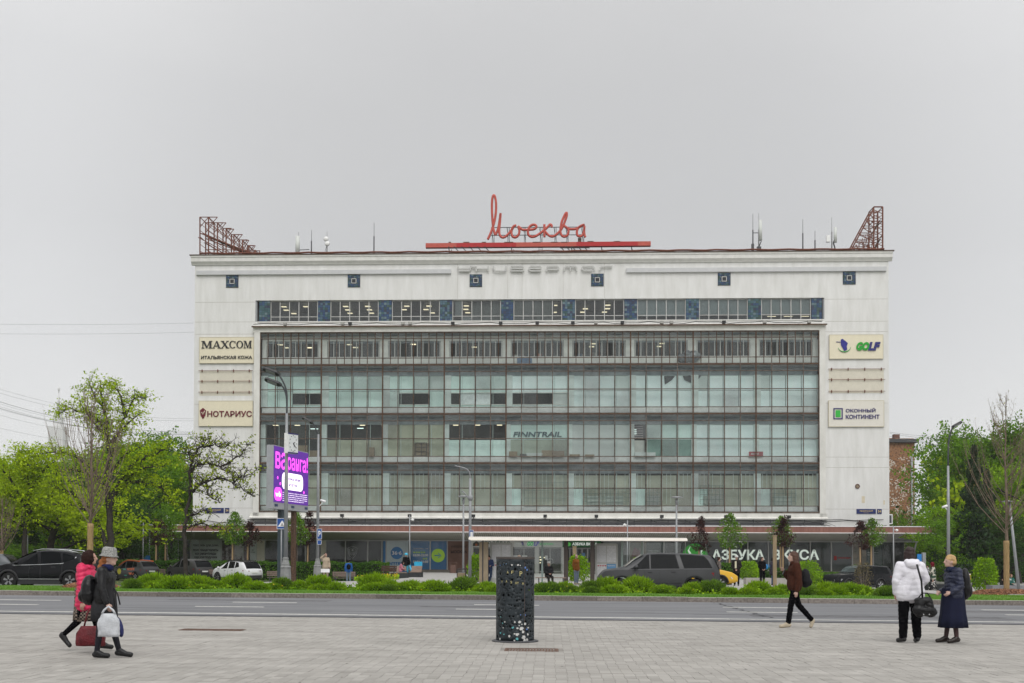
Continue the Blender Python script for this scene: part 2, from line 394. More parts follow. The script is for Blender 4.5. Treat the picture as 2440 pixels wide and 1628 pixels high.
# gum spots and small litter on the paving
b=MB(); rr=random.Random(12)
for i in range(150):
    t_=rr.uniform(13,26.5); s_=rr.uniform(-.5*t_,.5*t_); r=rr.uniform(.008,.022); n=7; b.add([(s_+r*math.cos(k*2*PI/n)*rr.uniform(.7,1.2),t_+r*math.sin(k*2*PI/n),.0045) for k in range(n)],[tuple(range(n))])
o=b.build('gum_spots',M('gum_dark',(.09,.08,.07),.9,.2,5),kind='stuff',rot=STR); tag(o,'small dark gum spots and specks on the plaza paving','stains')
# ---------------------------------------------------------------- the department store
BLDG=thing('department_store','white five storey department store with a rusty glazed front and long canopy','building',(0,D,0),-YAW)
BM=Matrix.Translation((0,D,0))@Matrix.Rotation(-YAW,4,'Z')
def BW(u,v,z): return BM@Vector((u,v,z))
def U(px,v=0,py=1320): return fac(px,py,v)[0]
UL,UR=-31.33,36.2; CL,CW=-24.7,54.19/36; CR=CL+36*CW
ZT=31.1
def part(mb,name,mats,parent=BLDG,**k): return mb.build(name,mats,parent,**k)
b=MB(); b.box(UL,CL-.6,0,.6,3.9,ZT); part(b,'wall',white_wall)
b=MB(); b.box(CR+.58,UR,0,.6,3.9,ZT); part(b,'wall',white_wall)
b=MB(); b.box(CL-.6,CR+.58,0,.6,26.7,ZT); part(b,'wall',white_wall)
b=MB(); b.box(CL-.6,CR+.58,-.02,.6,23.95,24.6); part(b,'wall',white_wall)
b=MB(); b.box(CL-.6,CR+.58,0,.6,3.9,5.3); part(b,'wall',white_wall)
b=MB(); b.box(UL,UL+.4,.6,24,-1.5,ZT-.01); part(b,'side_wall',white_wall)
b=MB(); b.box(UR-.4,UR,.6,24,-1.5,ZT-.01); part(b,'side_wall',white_wall)
b=MB(); b.box(UL+.4,UR-.4,23.6,24,-1.5,ZT-.01); part(b,'rear_wall',white_wall)
roofm=flat('roof_felt',(.06,.06,.06),.9)
b=MB(); b.box(UL+.4,UR-.4,.6,23.6,ZT-.5,ZT-.1); part(b,'roof',roofm)
# seams (recessed joints) and faint cracks
seam=M('wall_seam',(.42,.40,.36),.9,.2,3)
b=MB()
for z in (26.55,24.6,23.4,16.5,11.3,10.3,6.3): 
    for a,c in ((UL,CL-.6),(CR+.58,UR)):
        if z==24.6 and a!=UL: z=24.4
        b.box(a+.05,c-.05,-.006,.01,z-.02,z+.012)
for u in (-5.4,.9,4.9,8.9,-.5): b.box(u-.012,u+.012,-.006,.01,26.8,30.4)
part(b,'seam',seam,kind='stuff')
# cornice
b=MB(); b.prism([(.1,30.2),(-.12,30.2),(-.16,30.28),(-.34,30.5),(-.36,30.86),(-.42,30.9),(-.42,31.08),(.1,31.08)],UL-.3,UR+.3,'yz'); part(b,'cornice',trim_white)
b=MB(); b.prism([(.1,31.081),(-.5,31.081),(-.5,31.15),(.1,31.28)],UL-.42,UR+.42,'yz')
x=UL
part(b,'roof_edge',rust)
b=MB(); b.tube([(UL+.5+i*.9,-.1+.02*math.sin(i*3),31.36+.03*math.sin(i*1.7)) for i in range(75)],.09,6); part(b,'roof_pipe',rustred)
for a,c in ((UL+.2,U(1075,0,640)),(U(1492,0,640),UR-.25)):
    b=MB(); b.prism([(0,29.2),(-.22,29.22),(-.24,29.62),(0,29.66)],a,c,'yz'); part(b,'moulding',M('grey_moulding',(.55,.555,.56),.6,.05,2))
# small tiled windows
tiles=[M('tile_%d'%i,c,.25,.3,2.5,.1,rnd=0,col2=c2,spec=.6) for i,(c,c2) in enumerate([((.012,.03,.075),(.03,.07,.14)),((.02,.06,.07),(.05,.12,.13)),((.03,.07,.12),(.09,.16,.20)),((.02,.045,.04),(.05,.10,.08)),((.015,.02,.05),(.04,.05,.09)),((.07,.12,.14),(.14,.2,.22)),((.015,.04,.10),(.03,.08,.18))])]
tilenames=['navy','teal','blue','green','indigo','pale','cobalt']
def tilepanel(u0,u1,z0,z1,nu,nz,y,name='tile_panel',hole=None,parent=BLDG):
    b=MB(); rr=random.Random(int(u0*100)); base=rr.choice((0,1,2,6)) 
    b.mi=7; b.box(u0,u1,y,y+.05,z0,z1) if not hole else None
    du=(u1-u0)/nu; dz=(z1-z0)/nz
    for i in range(nu):
        for j in range(nz):
            x0,x1,a,c=u0+i*du+.008,u0+(i+1)*du-.008,z0+j*dz+.008,z0+(j+1)*dz-.008
            if hole and not(x1<=hole[0]+.01 or x0>=hole[1]-.01 or c<=hole[2]+.01 or a>=hole[3]-.01): continue
            b.mi=rr.choice((base,base,base,0,1,2,3,4,5,6)); b.box(x0,x1,y-.02-.012*rr.random(),y+.01,a,c)
    o=part(b,name,tiles+[flat('dark_grout',(.02,.025,.03),.9)],parent,kind='stuff'); return o
darkglass=M('dark_window_glass',(.02,.022,.025),.08,.1,1,spec=.5)
frame_w=flat('white_window_frame',(.62,.62,.60),.5)
for px,py in ((553.5,671),(843.5,670),(1134,669),(1423.5,667.5),(1725.5,665.5),(2023.5,663)):
    u,z=fac(px,py); h=.58
    w=thing_=bpy.data.objects.new('tiled_window',None); C.objects.link(w); w.parent=BLDG; w.location=(u,0,z)
    b=MB(); b.box(-h-.03,h+.03,-.05,0,-h-.03,h+.03); b.build('surround',flat('dark_grout',(.02,.025,.03),.9),w)
    tilepanel(-h,h,-h,h,8,8,-.06,'tile',(-.29,.29,-.29,.29),w)
    b=MB(); k=.24
    for q in ((-k,k,-k,-k+.05),(-k,k,k-.05,k),(-k,-k+.05,-k,k),(k-.05,k,-k,k)): b.box(q[0],q[1],-.10,-.055,q[2],q[3])
    b.build('frame',frame_w,w); b=MB(); b.box(-.19,.19,-.07,-.052,-.19,.19); b.build('pane',darkglass,w)
# ---- interiors: slabs, rooms and lamps
slab=M('painted_slab',(.40,.42,.42),.8,.12,1.2); slabdark=M('slab_shadow_grey',(.17,.20,.215),.8,.15,1.2,col2=(.31,.35,.37))  # second grey has the slabs' shadow over the windows mixed into its colour
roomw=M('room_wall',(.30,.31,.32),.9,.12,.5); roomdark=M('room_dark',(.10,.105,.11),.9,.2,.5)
paleblind=M('pale_blind',(.80,.93,.93),.8,.05,.9,rnd=.06,col2=(.88,.97,.97))
greenblind=M('green_blind',(.66,.84,.80),.8,.08,1.1,rnd=.12,col2=(.76,.92,.88))
tanblind=M('tan_blind',(.38,.39,.31),.85,.15,.8,rnd=.14,col2=(.50,.51,.43))
tanpaper=M('tan_paper',(.38,.40,.30),.8,.15,.7,rnd=.10,col2=(.52,.53,.42))
whitepaper=M('white_board',(.62,.66,.65),.8,.04,1)
frostg=M('frosted_pale',(.62,.70,.68),.6,.06,1,rnd=.08)
palewall=M('pale_gallery_wall',(.80,.81,.77),.8,.08,1.5)
lampm=emis('warm_strip_lamp',(1,.86,.58),1.25); lampw=emis('cool_strip_lamp',(.8,1,.95),1.6)
ZS=[5.92,10.69,15.48,20.28,23.48]   # storey floors behind the glazing
VI=.5
for i,z in enumerate(ZS):
    b=MB(); b.box(CL-.5,CR+.5,-.02 if i else -.1,9,z-.16,z+.16)
    part(b,'floor_slab',slab)
for zc in (ZS[1],ZS[2],ZS[3],ZS[4]): 
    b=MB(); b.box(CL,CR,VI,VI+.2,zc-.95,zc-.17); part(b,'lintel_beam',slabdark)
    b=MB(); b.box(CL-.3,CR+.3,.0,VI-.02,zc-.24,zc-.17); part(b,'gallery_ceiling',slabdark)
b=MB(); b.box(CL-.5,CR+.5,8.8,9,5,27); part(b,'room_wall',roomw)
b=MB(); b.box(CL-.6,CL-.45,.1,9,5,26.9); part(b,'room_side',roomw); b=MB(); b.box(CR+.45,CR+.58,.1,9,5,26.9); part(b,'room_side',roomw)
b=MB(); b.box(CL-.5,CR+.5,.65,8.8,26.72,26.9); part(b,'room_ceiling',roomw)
def lamp(u,v,z,l=.9,m=lampm,ry=0):
    b=MB(); b.box(-l*.32,l*.32,-.05,.05,-.022,.022); b.build('ceiling_lamp',m,BLDG,(u,v,z))
def lampgrid(u0,u1,z,rows,m=lampm,l=.8,pu=2.2,v0=1.5):
    for r in range(rows):
        v=v0+r*1.5; u=u0+R.uniform(0,.6)+.5
        while u<u1:
            if R.random()<.8: 
                for q in range(2): lamp(u,v+q*.25,z,l,m)
            u+=pu
def pane_mesh(w,h): b=MB(); b.box(-w/2,w/2,-.006,.006,-h/2,h/2); return b
# ---- ribbon window under the roof band
rb0,rb1=24.62,26.68; RG=glass('office_glass',(.62,.66,.66),.10,(.3,.33,.34),.02,.04)
mods=[] # (tile u0,u1) from the photograph
tp=[(617,643),(757,786),(902,933),(1048,1077),(1194,1223),(1340,1370),(1488,1518),(1635,1666),(1783,1814),(1934,1959)]
tpu=[(U(a,0,740),U(c,0,740)) for a,c in tp]
for a,c in tpu: tilepanel(a,c,rb0,rb1,5 if c-a>1.1 else 4,9,.12)
b=MB(); b.box(tpu[0][0]-.1,tpu[-1][1]+.1,-.1,.3,rb0-.1,rb0-.02); part(b,'window_sill',trim_white)
frm=M('ribbon_window_frame',(.50,.50,.48),.6,.15,4)
blindruns={5:1,6:0,7:1,8:1,4:2}
for k in range(9):
    a=tpu[k][1]+.03; c=tpu[k+1][0]-.03; n=5; w=(c-a)/n
    win=bpy.data.objects.new('ribbon_window',None); C.objects.link(win); win.parent=BLDG; win.location=(a,.2,rb0)
    f=MB()
    f.box(0,c-a,0,.06,0,.06); f.box(0,c-a,0,.06,rb1-rb0-.07,rb1-rb0); f.box(0,c-a,.005,.05,.46,.52)
    for i in range(n+1): x=min(max(i*w,.03),c-a-.03); f.box(x-.035,x+.035,-.01,.055,0,rb1-rb0)
    f.build('frame',frm,win)
    for i in range(n):
        q=MB(); q.box(i*w+.03,(i+1)*w-.03,.02,.03,.5,rb1-rb0-.05); q.build('pane',RG,win)
        q=MB(); q.box(i*w+.03,(i+1)*w-.03,.02,.03,.05,.48); q.build('lower_pane',RG,win)
    mode=[0,0,0,3,4,0,1,1,2][k]
    if mode in (1,2):
        q=MB(); zz=.6 if k>=7 else .45; q.box(.02,c-a-.02,.25,.27,zz,2.04); q.build('blind',paleblind,win)
    if mode==4:
        q=MB(); q.box(.02,(c-a)*.78,.25,.27,.02,2.04); q.build('curtain',M('pale_curtain',(.42,.44,.41),.8,.1,3,stretch=(8,1,.2)),win)
    if mode==3:
        q=MB(); q.box(.25,.95,.1,.12,.5,2.0); q.build('roller_blind',whitepaper,win)
        q=MB(); q.box(w+.05,2*w-.1,.1,.12,.05,.42); q.build('paper',whitepaper,win)
        q=MB(); q.box(2*w,c-a,.5,.52,.02,2.04); q.build('curtain',M('pale_curtain',(.42,.44,.41),.8,.1,3,stretch=(8,1,.2)),win)
    if k==8:
        for q in range(3): lamp(a+1.2+q*1.6,1.2,rb0+.55,1.3)
for k in (0,1,2,3,5): lampgrid(tpu[k][1]+.2,tpu[k+1][0]-.2,26.45,4)
lampgrid(tpu[5][0]-1.3,tpu[5][0]-.2,26.45,3,pu=.9,l=.5)
b=MB(); b.box(CL-.5,CR+.5,5.5,5.7,24.5,26.7); part(b,'office_partition',roomw)
# ---- projecting frame round the glazed front
V0=-.35
fm=M('frame_plaster',(.60,.59,.55),.8,.08,1.3,.2,col2=(.72,.71,.67),stretch=(1,1,.5))
b=MB(); b.prism([(0.05,23.5),(V0,23.5),(V0,23.9),(V0-.25,23.95),(V0-.25,24.03),(0.05,24.1)],CL-.72,CR+.62,'yz'); part(b,'glazing_frame',fm)
b=MB(); b.box(CL-.6,CL-.02,V0,.02,5.28,23.499); part(b,'glazing_frame',fm)
b=MB(); b.box(CR+.02,CR+.58,V0,.02,5.28,23.499); part(b,'glazing_frame',fm)
b=MB(); b.prism([(0.05,5.3),(V0-.3,5.27),(V0-.3,5.38),(V0,5.5),(V0,5.85),(0.05,5.86)],CL-.9,CR+.75,'yz'); part(b,'glazing_frame',fm)
b=MB(); b.box(CL-.8,CR+.7,V0-.27,V0-.24,23.93,24.06); part(b,'drip_edge',rust)
# ---- rusty curtain wall
CWt=bpy.data.objects.new('curtain_wall',None); C.objects.link(CWt); CWt.parent=BLDG; CWt.location=(0,-.24,0)
rows=[5.95]
zl=[5.95,6.56,8.27,10.0,10.69,11.34,13.08,14.81,15.48,16.13,17.87,19.62,20.28,20.94,22.85,23.46]
for j,z in enumerate(zl):
    t=.075 if j in (0,4,8,12,15) else .04
    b=MB(); b.box(CL,CR,-.03,.07,-t,t); b.build('transom',rust if j in(4,8,12) else rust2,CWt,(0,0,z))
for i in range(37):
    u=CL+i*CW; t=.06 if i%4==0 else .036
    b=MB(); b.box(-t,t,-.05,.06,zl[0],zl[-1]); b.build('mullion',rust if i%2==0 else rust2,CWt,(u,0,0))
for i in range(36):
    u=CL+(i+.5)*CW; b=MB(); b.box(-.035,.035,-.04,.05,zl[12]+.07,zl[15]); b.build('mullion',rust,CWt,(u,0,0))
DG=glass('dirty_glass',(.95,1,.985),.07,(.42,.47,.46),.05,.05,ior=1.25)
DG2=glass('grey_dirty_glass',(.90,.93,.92),.22,(.36,.39,.39),.08,.08,ior=1.3)
DG3=glass('clear_pane_glass',(.97,1,.99),.05,(.33,.37,.36),.03,.05,ior=1.25)
pcache={}
stuff=MB(); npn=0
for j in range(15):
    z0,z1=zl[j]+.04,zl[j+1]-.04
    ncol=72 if j>=12 else 36; w=54.19/ncol
    for i in range(ncol):
        u=CL+(i+.5)*w; ind=(j in (1,2,5,6,9,10)) or j==13
        rx,rz=R.gauss(0,.009),R.gauss(0,.009)
        if ind and npn<299:
            key=(ncol,round(z1-z0,2),j==13)
            g=DG3 if j==13 else (DG2 if R.random()<.12 else DG)
            kk=key+(g.name,)
            if kk not in pcache:
                me=pane_mesh(w-.07,z1-z0).mesh('pane',g); pcache[kk]=me
            put('pane',pcache[kk],CWt,(u,.02,(z0+z1)/2),(rx,0,rz)); npn+=1
        else:
            stuff.mi=R.choice((0,0,0,1)); stuff.T=Matrix.Translation((u,.02,(z0+z1)/2))@Matrix.Rotation(rx,4,'X'); hw,hh=(w-.07)/2,(z1-z0)/2
            stuff.box(-hw,hw,-.006,.006,-hh,hh)
stuff.T=None; stuff.build('small_pane',[DG3,DG2],CWt,kind='stuff')
# ---- inner gallery walls per storey: spandrel, pilasters, infill
def cu(c): return CL+c*CW
def infill(c0,c1,z0,z1,mat,name='blind',v=VI+.1,d=.03,pad=.03):
    b=MB(); b.box(cu(c0)+pad,cu(c1)-pad,0,d,z0,z1); return b.build(name,mat,BLDG,(0,v,0))
spand=M('spandrel_paint',(.70,.72,.71),.8,.15,2.5,.1,col2=(.88,.88,.87),stretch=(1,1,2))
for st in range(3):
    z=ZS[st]+.16; top=ZS[st+1]-.95
    b=MB(); b.box(CL,CR,VI-.05,VI+.15,z,z+.5); part(b,'spandrel',spand)
    b=MB(); b.box(CL,CR,VI-.02,VI+.1,z+.5,z+.56); part(b,'window_board',palewall)
    for k in range(10):
        u=cu(4*k)+(.05 if k else 0); w=.55 if st!=1 else .38
        b=MB(); b.box(u-.12,u+w,VI-.08,VI+.3,z+.56,top); part(b,'pilaster',M('pilaster_paint',(.66,.74,.72),.8,.1,1.2,col2=(.78,.84,.82)))
    bw=MB()
    for i in range(36):
        x=cu(i)+.2; bw.box(x-.02,x+.02,VI+.02,VI+.07,z+.5,top) if i%2 else None
    part(bw,'inner_window_frame',M('inner_frame',(.60,.70,.68),.7,.1,3))
zA,zM,zB=lambda s:ZS[s]+.66,lambda s:ZS[s]+2.35,lambda s:ZS[s+1]-.93
# storey 3 (third glazed row down is st=2): pale blinds, some small dark openings
for i in range(36):
    m=paleblind if i>15 else greenblind
    if i in (2,3) or i in (9,10) or 12<=i<=15 or i in (16,17,18,19):
        infill(i,i+1,zM(2),zB(2),m)
        infill(i,i+1,zA(2),zA(2)+.35,m); infill(i,i+1,zA(2)+1.45,zM(2),m)
        if i in (14,15,19,13): 
            if i in(13,14): infill(i,i+1,zA(2)+.35,zA(2)+1.45,M('crumpled_foil',(.55,.6,.6),.35,.2,3,1.0,metal=.3,col2=(.8,.85,.85)),'foil',v=VI+.12)
            if i==19: infill(i,i+1,zA(2)+.35,zA(2)+1.45,whitepaper,'paper',v=VI+.12)
        for q in (0,1):
            b=MB(); b.box(cu(i)+.06,cu(i+1)-.06,VI-.01,VI+.06,zA(2)+.32+q*1.15,zA(2)+.38+q*1.15); part(b,'vent_frame',palewall)
    else:
        infill(i,i+1,zA(2),zM(2)-.02,m); infill(i,i+1,zM(2)+.02,zB(2),m if R.random()<.8 else frostg)
# torn blind hanging
b=MB(); b.add([(cu(26.2),VI+.02,zB(2)-.1),(cu(26.9),VI+.02,zB(2)-.1),(cu(26.7),VI+.02,zB(2)-.5),(cu(26.25),VI+.02,zB(2)-.95)],[(0,1,2,3)])
b.add([(cu(27.4),VI+.02,zB(2)-.1),(cu(28.6),VI+.02,zB(2)-.05),(cu(28.4),VI+.02,zB(2)-.45),(cu(27.9),VI+.02,zB(2)-.75),(cu(27.5),VI+.02,zB(2)-.5)],[(0,1,2,3,4)])
part(b,'torn_gap',roomdark)
# storey 2
def fill2(c0,c1,up,lo,n1='blind',n2='blind'):
    for i in range(c0,c1):
        if up: infill(i,i+1,zM(1)+.02,zB(1),up,n1)
        if lo: infill(i,i+1,zA(1),zM(1)-.02,lo,n2)
fill2(0,4,None,None); fill2(4,8,None,tanpaper,n2='paper'); fill2(8,12,tanpaper,tanpaper,'paper','paper'); fill2(12,16,None,greenblind)
fill2(16,20,greenblind,M('pale_green_board',(.42,.47,.40),.8,.08,1)); fill2(20,24,whitepaper,whitepaper,'board','board')
fill2(25,28,greenblind,M('green_cabinet',(.25,.38,.34),.7,.1,2),n2='cabinet'); fill2(28,36,paleblind,paleblind,'curtain','curtain')
infill(24,25,zA(1),zM(1),palewall,'shelf_back',v=VI+.6)
b=MB()
for q in range(6): b.box(cu(24)+.1,cu(25)-.2,VI+.4,VI+.44,zM(1)+.2+q*.22,zM(1)+.27+q*.22)
part(b,'shelf',M('pinkish_shelf',(.5,.42,.44),.6,.1,3)); 
lampgrid(cu(0),cu(8),zB(1)+.25,3,lampm,.8); lampgrid(cu(12),cu(16),zB(1)+.25,3)
lamp(cu(3.3),1.6,zB(1)-.3,1.2,lampw); lamp(cu(6.3),2,zB(1)-.2,1.0,lampw)
for q in range(3): lamp(cu(24.3),1.7,zM(1)+1.3+.2*q-.6,.9,lampw)
cart=M('cardboard',(.30,.24,.17),.85,.15,3,rnd=.15)
for (c,w,h,m) in ((16.2,.8,.5,cart),(16.9,.7,.25,roomdark),(17.3,1.6,.35,whitepaper),(18.3,1.2,.6,cart),(19.1,1.0,.55,cart),(20.1,1.0,.22,cart),(21.1,.9,.2,cart),(0.6,1.2,.9,cart),(1.9,1.5,1.2,cart),(3,.9,.7,cart),(24.3,2,.4,whitepaper),(7.1,.5,.9,cart),(10.4,.01,.01,cart)):
    b=MB(); b.box(0,w,0,.3,0,h); b.build('stored_box',m,BLDG,(cu(c),VI-.42 if c>4 else VI+.7,ZS[1]+.17+.5))
# small cabinet in column 10
b=MB()
for q in range(4): b.box(cu(10)+.15,cu(11)-.25,VI-.1,VI-.02,zA(1)+.1+q*.42,zA(1)+.15+q*.42)
for x in (cu(10)+.15,cu(10.5)-.05,cu(11)-.3): b.box(x,x+.06,VI-.12,VI-.02,zA(1)+.1,zA(1)+1.4)
part(b,'shelf_rack',flat('dark_shelf_frame',(.10,.09,.08),.7)); infill(10,11,zA(1)+.12,zA(1)+1.35,cart,'crate',v=VI+.03)
o=text('FINNTRAIL',cu(16.45),zM(1)+.28,cu(19.6)-cu(16.45),.5,flat('slate_lettering',(.10,.15,.17),.7),BLDG,.02,VI+.02,bold=.03,shear=.15)
b=MB(); b.box(cu(31.6),cu(32.5),VI-.3,VI-.25,zA(1)+.05,zA(1)+.5); part(b,'red_notice',flat('dull_red',(.35,.06,.07),.6))
text('AKCENT',cu(31.72),zA(1)+.17,.8,.2,white,BLDG,.01,VI-.31,name='lettering')
# storey 1: tan blinds behind vertical bars
for i in range(36):
    infill(i,i+1,zA(0),zM(0)-.02,tanblind if i%4 or i<16 else greenblind); infill(i,i+1,zM(0)+.02,zB(0)-.2,tanblind)
bars=MB()
for k in range(9):
    for q in range(13):
        if q%5==4 or R.random()<.25: continue
        u=cu(4*k)+.75+q*.4; l=R.uniform(1.6,3.0); bars.box(u-.018,u+.018,VI-.12,VI-.09,zB(0)-l,zB(0)-.05)
part(bars,'window_bars',M('pale_bars',(.62,.70,.68),.6,.1,3),kind='stuff')
bars=MB()
for (c0,c1,z0,z1) in ((21,24,0,1.6),(25,26,0,1.7),(28.5,30,.2,2),(33,34.6,.1,1.6),(17.2,20,0,3)):
    n=int((c1-c0)*4)
    for q in range(n+1): u=cu(c0+(c1-c0)*q/n); bars.box(u-.02,u+.02,VI-.15,VI-.1,zA(0)+z0,zA(0)+z1)
    for q in range(5): z=zA(0)+z0+(z1-z0)*q/4; bars.box(cu(c0),cu(c1),VI-.16,VI-.11,z-.02,z+.02)
part(bars,'shelf_grid',M('greenish_shelf',(.22,.28,.25),.6,.1,3),kind='stuff')
for (c0,c1) in ((21.2,22.2),(22.4,23.6),(25.1,25.9),(28.7,29.8),(33.2,34.4)): infill(c0,c1,zA(0)+.1,zA(0)+1.0,M('pale_box_stack',(.44,.48,.44),.8,.1,2),'stored_box',v=VI-.02)
# top storey (st=3): white gallery wall with pairs of windows
z=ZS[3]+.16; w0,w1=ZS[3]+.85,ZS[4]-.72
b=MB(); b.box(CL,CR,VI-.02,VI+.2,z,w0); part(b,'parapet_wall',palewall)
b=MB(); b.box(CL,CR,VI-.02,VI+.2,w1,ZS[4]-.17); part(b,'head_wall',palewall)
for k in range(10):
    u=cu(4*k); b=MB(); b.box(u-(.0 if k==0 else .42),u+.42,VI-.06,VI+.3,z,w1); part(b,'pier',palewall)
TG=glass('gallery_glass',(.6,.64,.64),.08,(.3,.3,.3),.02,.05)
for k in range(9):
    a=cu(4*k)+.5; c=cu(4*k+4)-.5; n=9; w=(c-a)/n
    f=MB(); f.box(a,c,VI,VI+.07,w0,w0+.07); f.box(a,c,VI,VI+.07,w1-.07,w1)
    for i in range(n+1): x=a+i*w; f.box(x-.04,x+.04,VI-.01,VI+.08,w0,w1)
    fo=part(f,'gallery_window',frame_w)
    for i in range(n):
        if R.random()<.15: continue
        q=MB(); q.box(a+i*w+.03,a+(i+1)*w-.03,VI+.03,VI+.04,w0+.05,w1-.05); q.build('pane',TG,fo)
    if k in (0,1,2,3,5,6): lampgrid(a+R.uniform(0,2),c-1,w1-.12,2,pu=2.4)
    if k in (4,5):
        for q in range(7):
            s_=R.uniform(.15,.4); b=MB(); b.box(0,s_,0,.2,0,s_*R.uniform(.7,1.3)); b.build('window_clutter',flat('clutter_%d'%(q%4),[(.45,.25,.2),(.5,.5,.45),(.2,.3,.45),(.55,.4,.45)][q%4],.8),BLDG,(a+R.uniform(0,c-a),VI+.3,w0+.05))
b=MB(); b.box(CL-.4,CR+.4,4.2,4.35,ZS[3]+.2,ZS[4]-.2); part(b,'gallery_partition',M('office_back',(.20,.205,.21),.9,.15,.6))
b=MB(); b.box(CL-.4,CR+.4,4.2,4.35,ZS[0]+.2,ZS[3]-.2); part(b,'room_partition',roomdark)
# grey sheet bundle hung on the gallery rail
rr=random.Random(5); b=MB()
for q in range(9): 
    c=Vector((rr.uniform(-.9,.9),0,rr.uniform(-.35,.5)*(1-.3)));
    b.T=Matrix.Translation(c)@Matrix.Rotation(rr.uniform(0,3),4,'Y')@Matrix.Scale(rr.uniform(.25,.5),4); b.lathe([(.2,-1),(.8,-.6),(1,0),(.7,.7),(.1,1)],7,smooth=False,axis='y')
b.T=None
tp_=b.build('tarpaulin_bundle',M('grey_tarp',(.12,.13,.14),.6,.4,1.5,.5,col2=(.42,.45,.47)),None,BW(cu(27.9),.25,ZS[3]+.75),(0,0,-YAW)); tag(tp_,'crumpled grey plastic sheeting bundled on the top glazed gallery, right side','tarpaulin')
b=MB(); b.box(0,1.45,0,.5,0,.55); b.box(.05,1.4,.05,.45,.55,.62); o=b.build('laundry_rack',M('blue_cloth',(.14,.22,.34),.8,.3,3,.4,col2=(.28,.36,.48)),None,BW(cu(16.7),.2,ZS[3]+.16),(0,0,-YAW)); tag(o,'faded blue draped bundle on the top glazed gallery near the middle','bundle')
# ---------------------------------------------------------------- canopy and shopfront
VF=-4.2
canr=M('brick_red_fascia',(.21,.095,.075),.75,.15,2.0,.15,col2=(.30,.15,.12),stretch=(4,1,.3))
cx0,cx1=fac(325,1250,VF)[0],fac(2239,1253,VF)[0]
zc1,zc0=fac(1220,1252,VF)[1],fac(1220,1269,VF)[1]
b=MB(); b.box(cx0,cx1,VF+.02,VF+.2,zc0+.06,zc1-.07); part(b,'canopy_fascia',canr)
b=MB(); b.box(cx0-.02,cx1+.02,VF-.02,VF+.25,zc1-.07,zc1); b.box(cx0-.02,cx1+.02,VF-.02,VF+.2,zc0,zc0+.06); part(b,'canopy_trim',flat('canopy_white_trim',(.84,.83,.83),.6))
b=MB(); b.box(cx0,cx1,VF+.25,.0,zc1-.06,zc1-.02); part(b,'canopy_roof',roofm)
zsB=3.22
sof=M('corrugated_soffit',(.48,.47,.42),.8,.15,2,.1,col2=(.60,.59,.54))
b=MB(); n=520
for i in range(n):
    x0=cx0+(cx1-cx0)*i/n; x1=cx0+(cx1-cx0)*(i+.55)/n; dx=0
    f=lambda x:(UL-2.6 if False else x)
    b.add([(x0,VF+.2,zc0-.01),(x1,VF+.2,zc0-.01),(x1,.0,zsB),(x0,.0,zsB)],[(0,1,2,3)])
bx=MB(); bx.prism([(VF+.2,zc0),(0.0,zsB+.02),(0.0,zc0)],cx0+3.4,cx1-3.0,'yz'); bx.prism([(VF+.2,zc0),(VF+.6,zc0-.07),(VF+.6,zc0+.02)],cx0,cx1,'yz')
so=part(bx,'soffit',sof); 
bl=MB()
for i in range(340):
    x=cx0+4.1+(cx1-cx0-7.1)*i/340; bl.add([(x,VF+.2,zc0-.012),(x+.05,VF+.2,zc0-.012),(x+.05,-.01,zsB-.012),(x,-.01,zsB-.012)],[(0,1,2,3)])
part(bl,'soffit_rib',M('soffit_rib_dark',(.26,.255,.225),.8,.1,3),kind='stuff')
# shadow gap with struts above the canopy
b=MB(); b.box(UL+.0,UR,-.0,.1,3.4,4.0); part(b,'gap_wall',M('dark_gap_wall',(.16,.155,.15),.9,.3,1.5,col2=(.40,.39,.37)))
b=MB()
for i in range(34): 
    u=CL+.8+i*1.62; b.box(u-.03,u+.03,-.9,-.84,zc1,5.25)
    if i%2: b.bar((u,-.3,5.2),(u+1.4,-.5,zc1+.1),.03)
part(b,'canopy_strut',darkgrey,kind='stuff')
b=MB(); b.box(CL-.3,CR+.3,-.75,-.6,zc1+.18,zc1+.42); part(b,'cable_tray',darkgrey)
# shopfront: plinth, glazing, posters
z0s,z1s=.32,3.2
plin=M('stone_plinth',(.20,.18,.16),.85,.15,2)
sx0,sx1=U(404),U(2183)
b=MB(); b.box(sx0+.4,U(1126),.35,.7,-1.2,z0s); b.box(U(1433),sx1-.6,.35,.7,-1.2,z0s); part(b,'plinth',plin)
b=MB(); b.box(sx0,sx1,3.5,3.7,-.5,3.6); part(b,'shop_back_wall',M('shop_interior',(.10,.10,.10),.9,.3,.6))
b=MB(); b.box(sx0,sx1,.4,3.6,3.2,3.4); part(b,'shop_ceiling',flat('shop_ceiling',(.25,.25,.25),.8))
b=MB(); b.box(sx0,sx1,.4,3.6,.0,.08); part(b,'shop_floor',flat('shop_floor',(.12,.11,.10),.6))
SG=glass('shop_glass',(.90,.94,.93),.04,(.25,.27,.27),.02,.02,ior=1.3)
mul=flat('shop_mullion',(.50,.50,.49),.5)
colm=M('cream_column',(.66,.62,.53),.8,.08,2)
def seg(px0,px1,mat,name='poster',v=.5,d=.03,za=z0s+.03,zb=z1s-.05,py=1320):
    b=MB(); b.box(U(px0,v),U(px1,v),v,v+d,za,zb); return part(b,name,mat)
def pane(px0,px1,za=z0s,zb=z1s-.03,v=.45): 
    b=MB(); b.box(U(px0,v)+.04,U(px1,v)-.04,v,v+.012,za,zb); return part(b,'shop_pane',SG)
def mull(px,v=.42,w=.05,za=z0s-.02,zb=z1s,m=None):
    u=U(px,v); b=MB(); b.box(u-w,u+w,v,v+.1,za,zb); return part(b,'shop_mullion',m or mul)
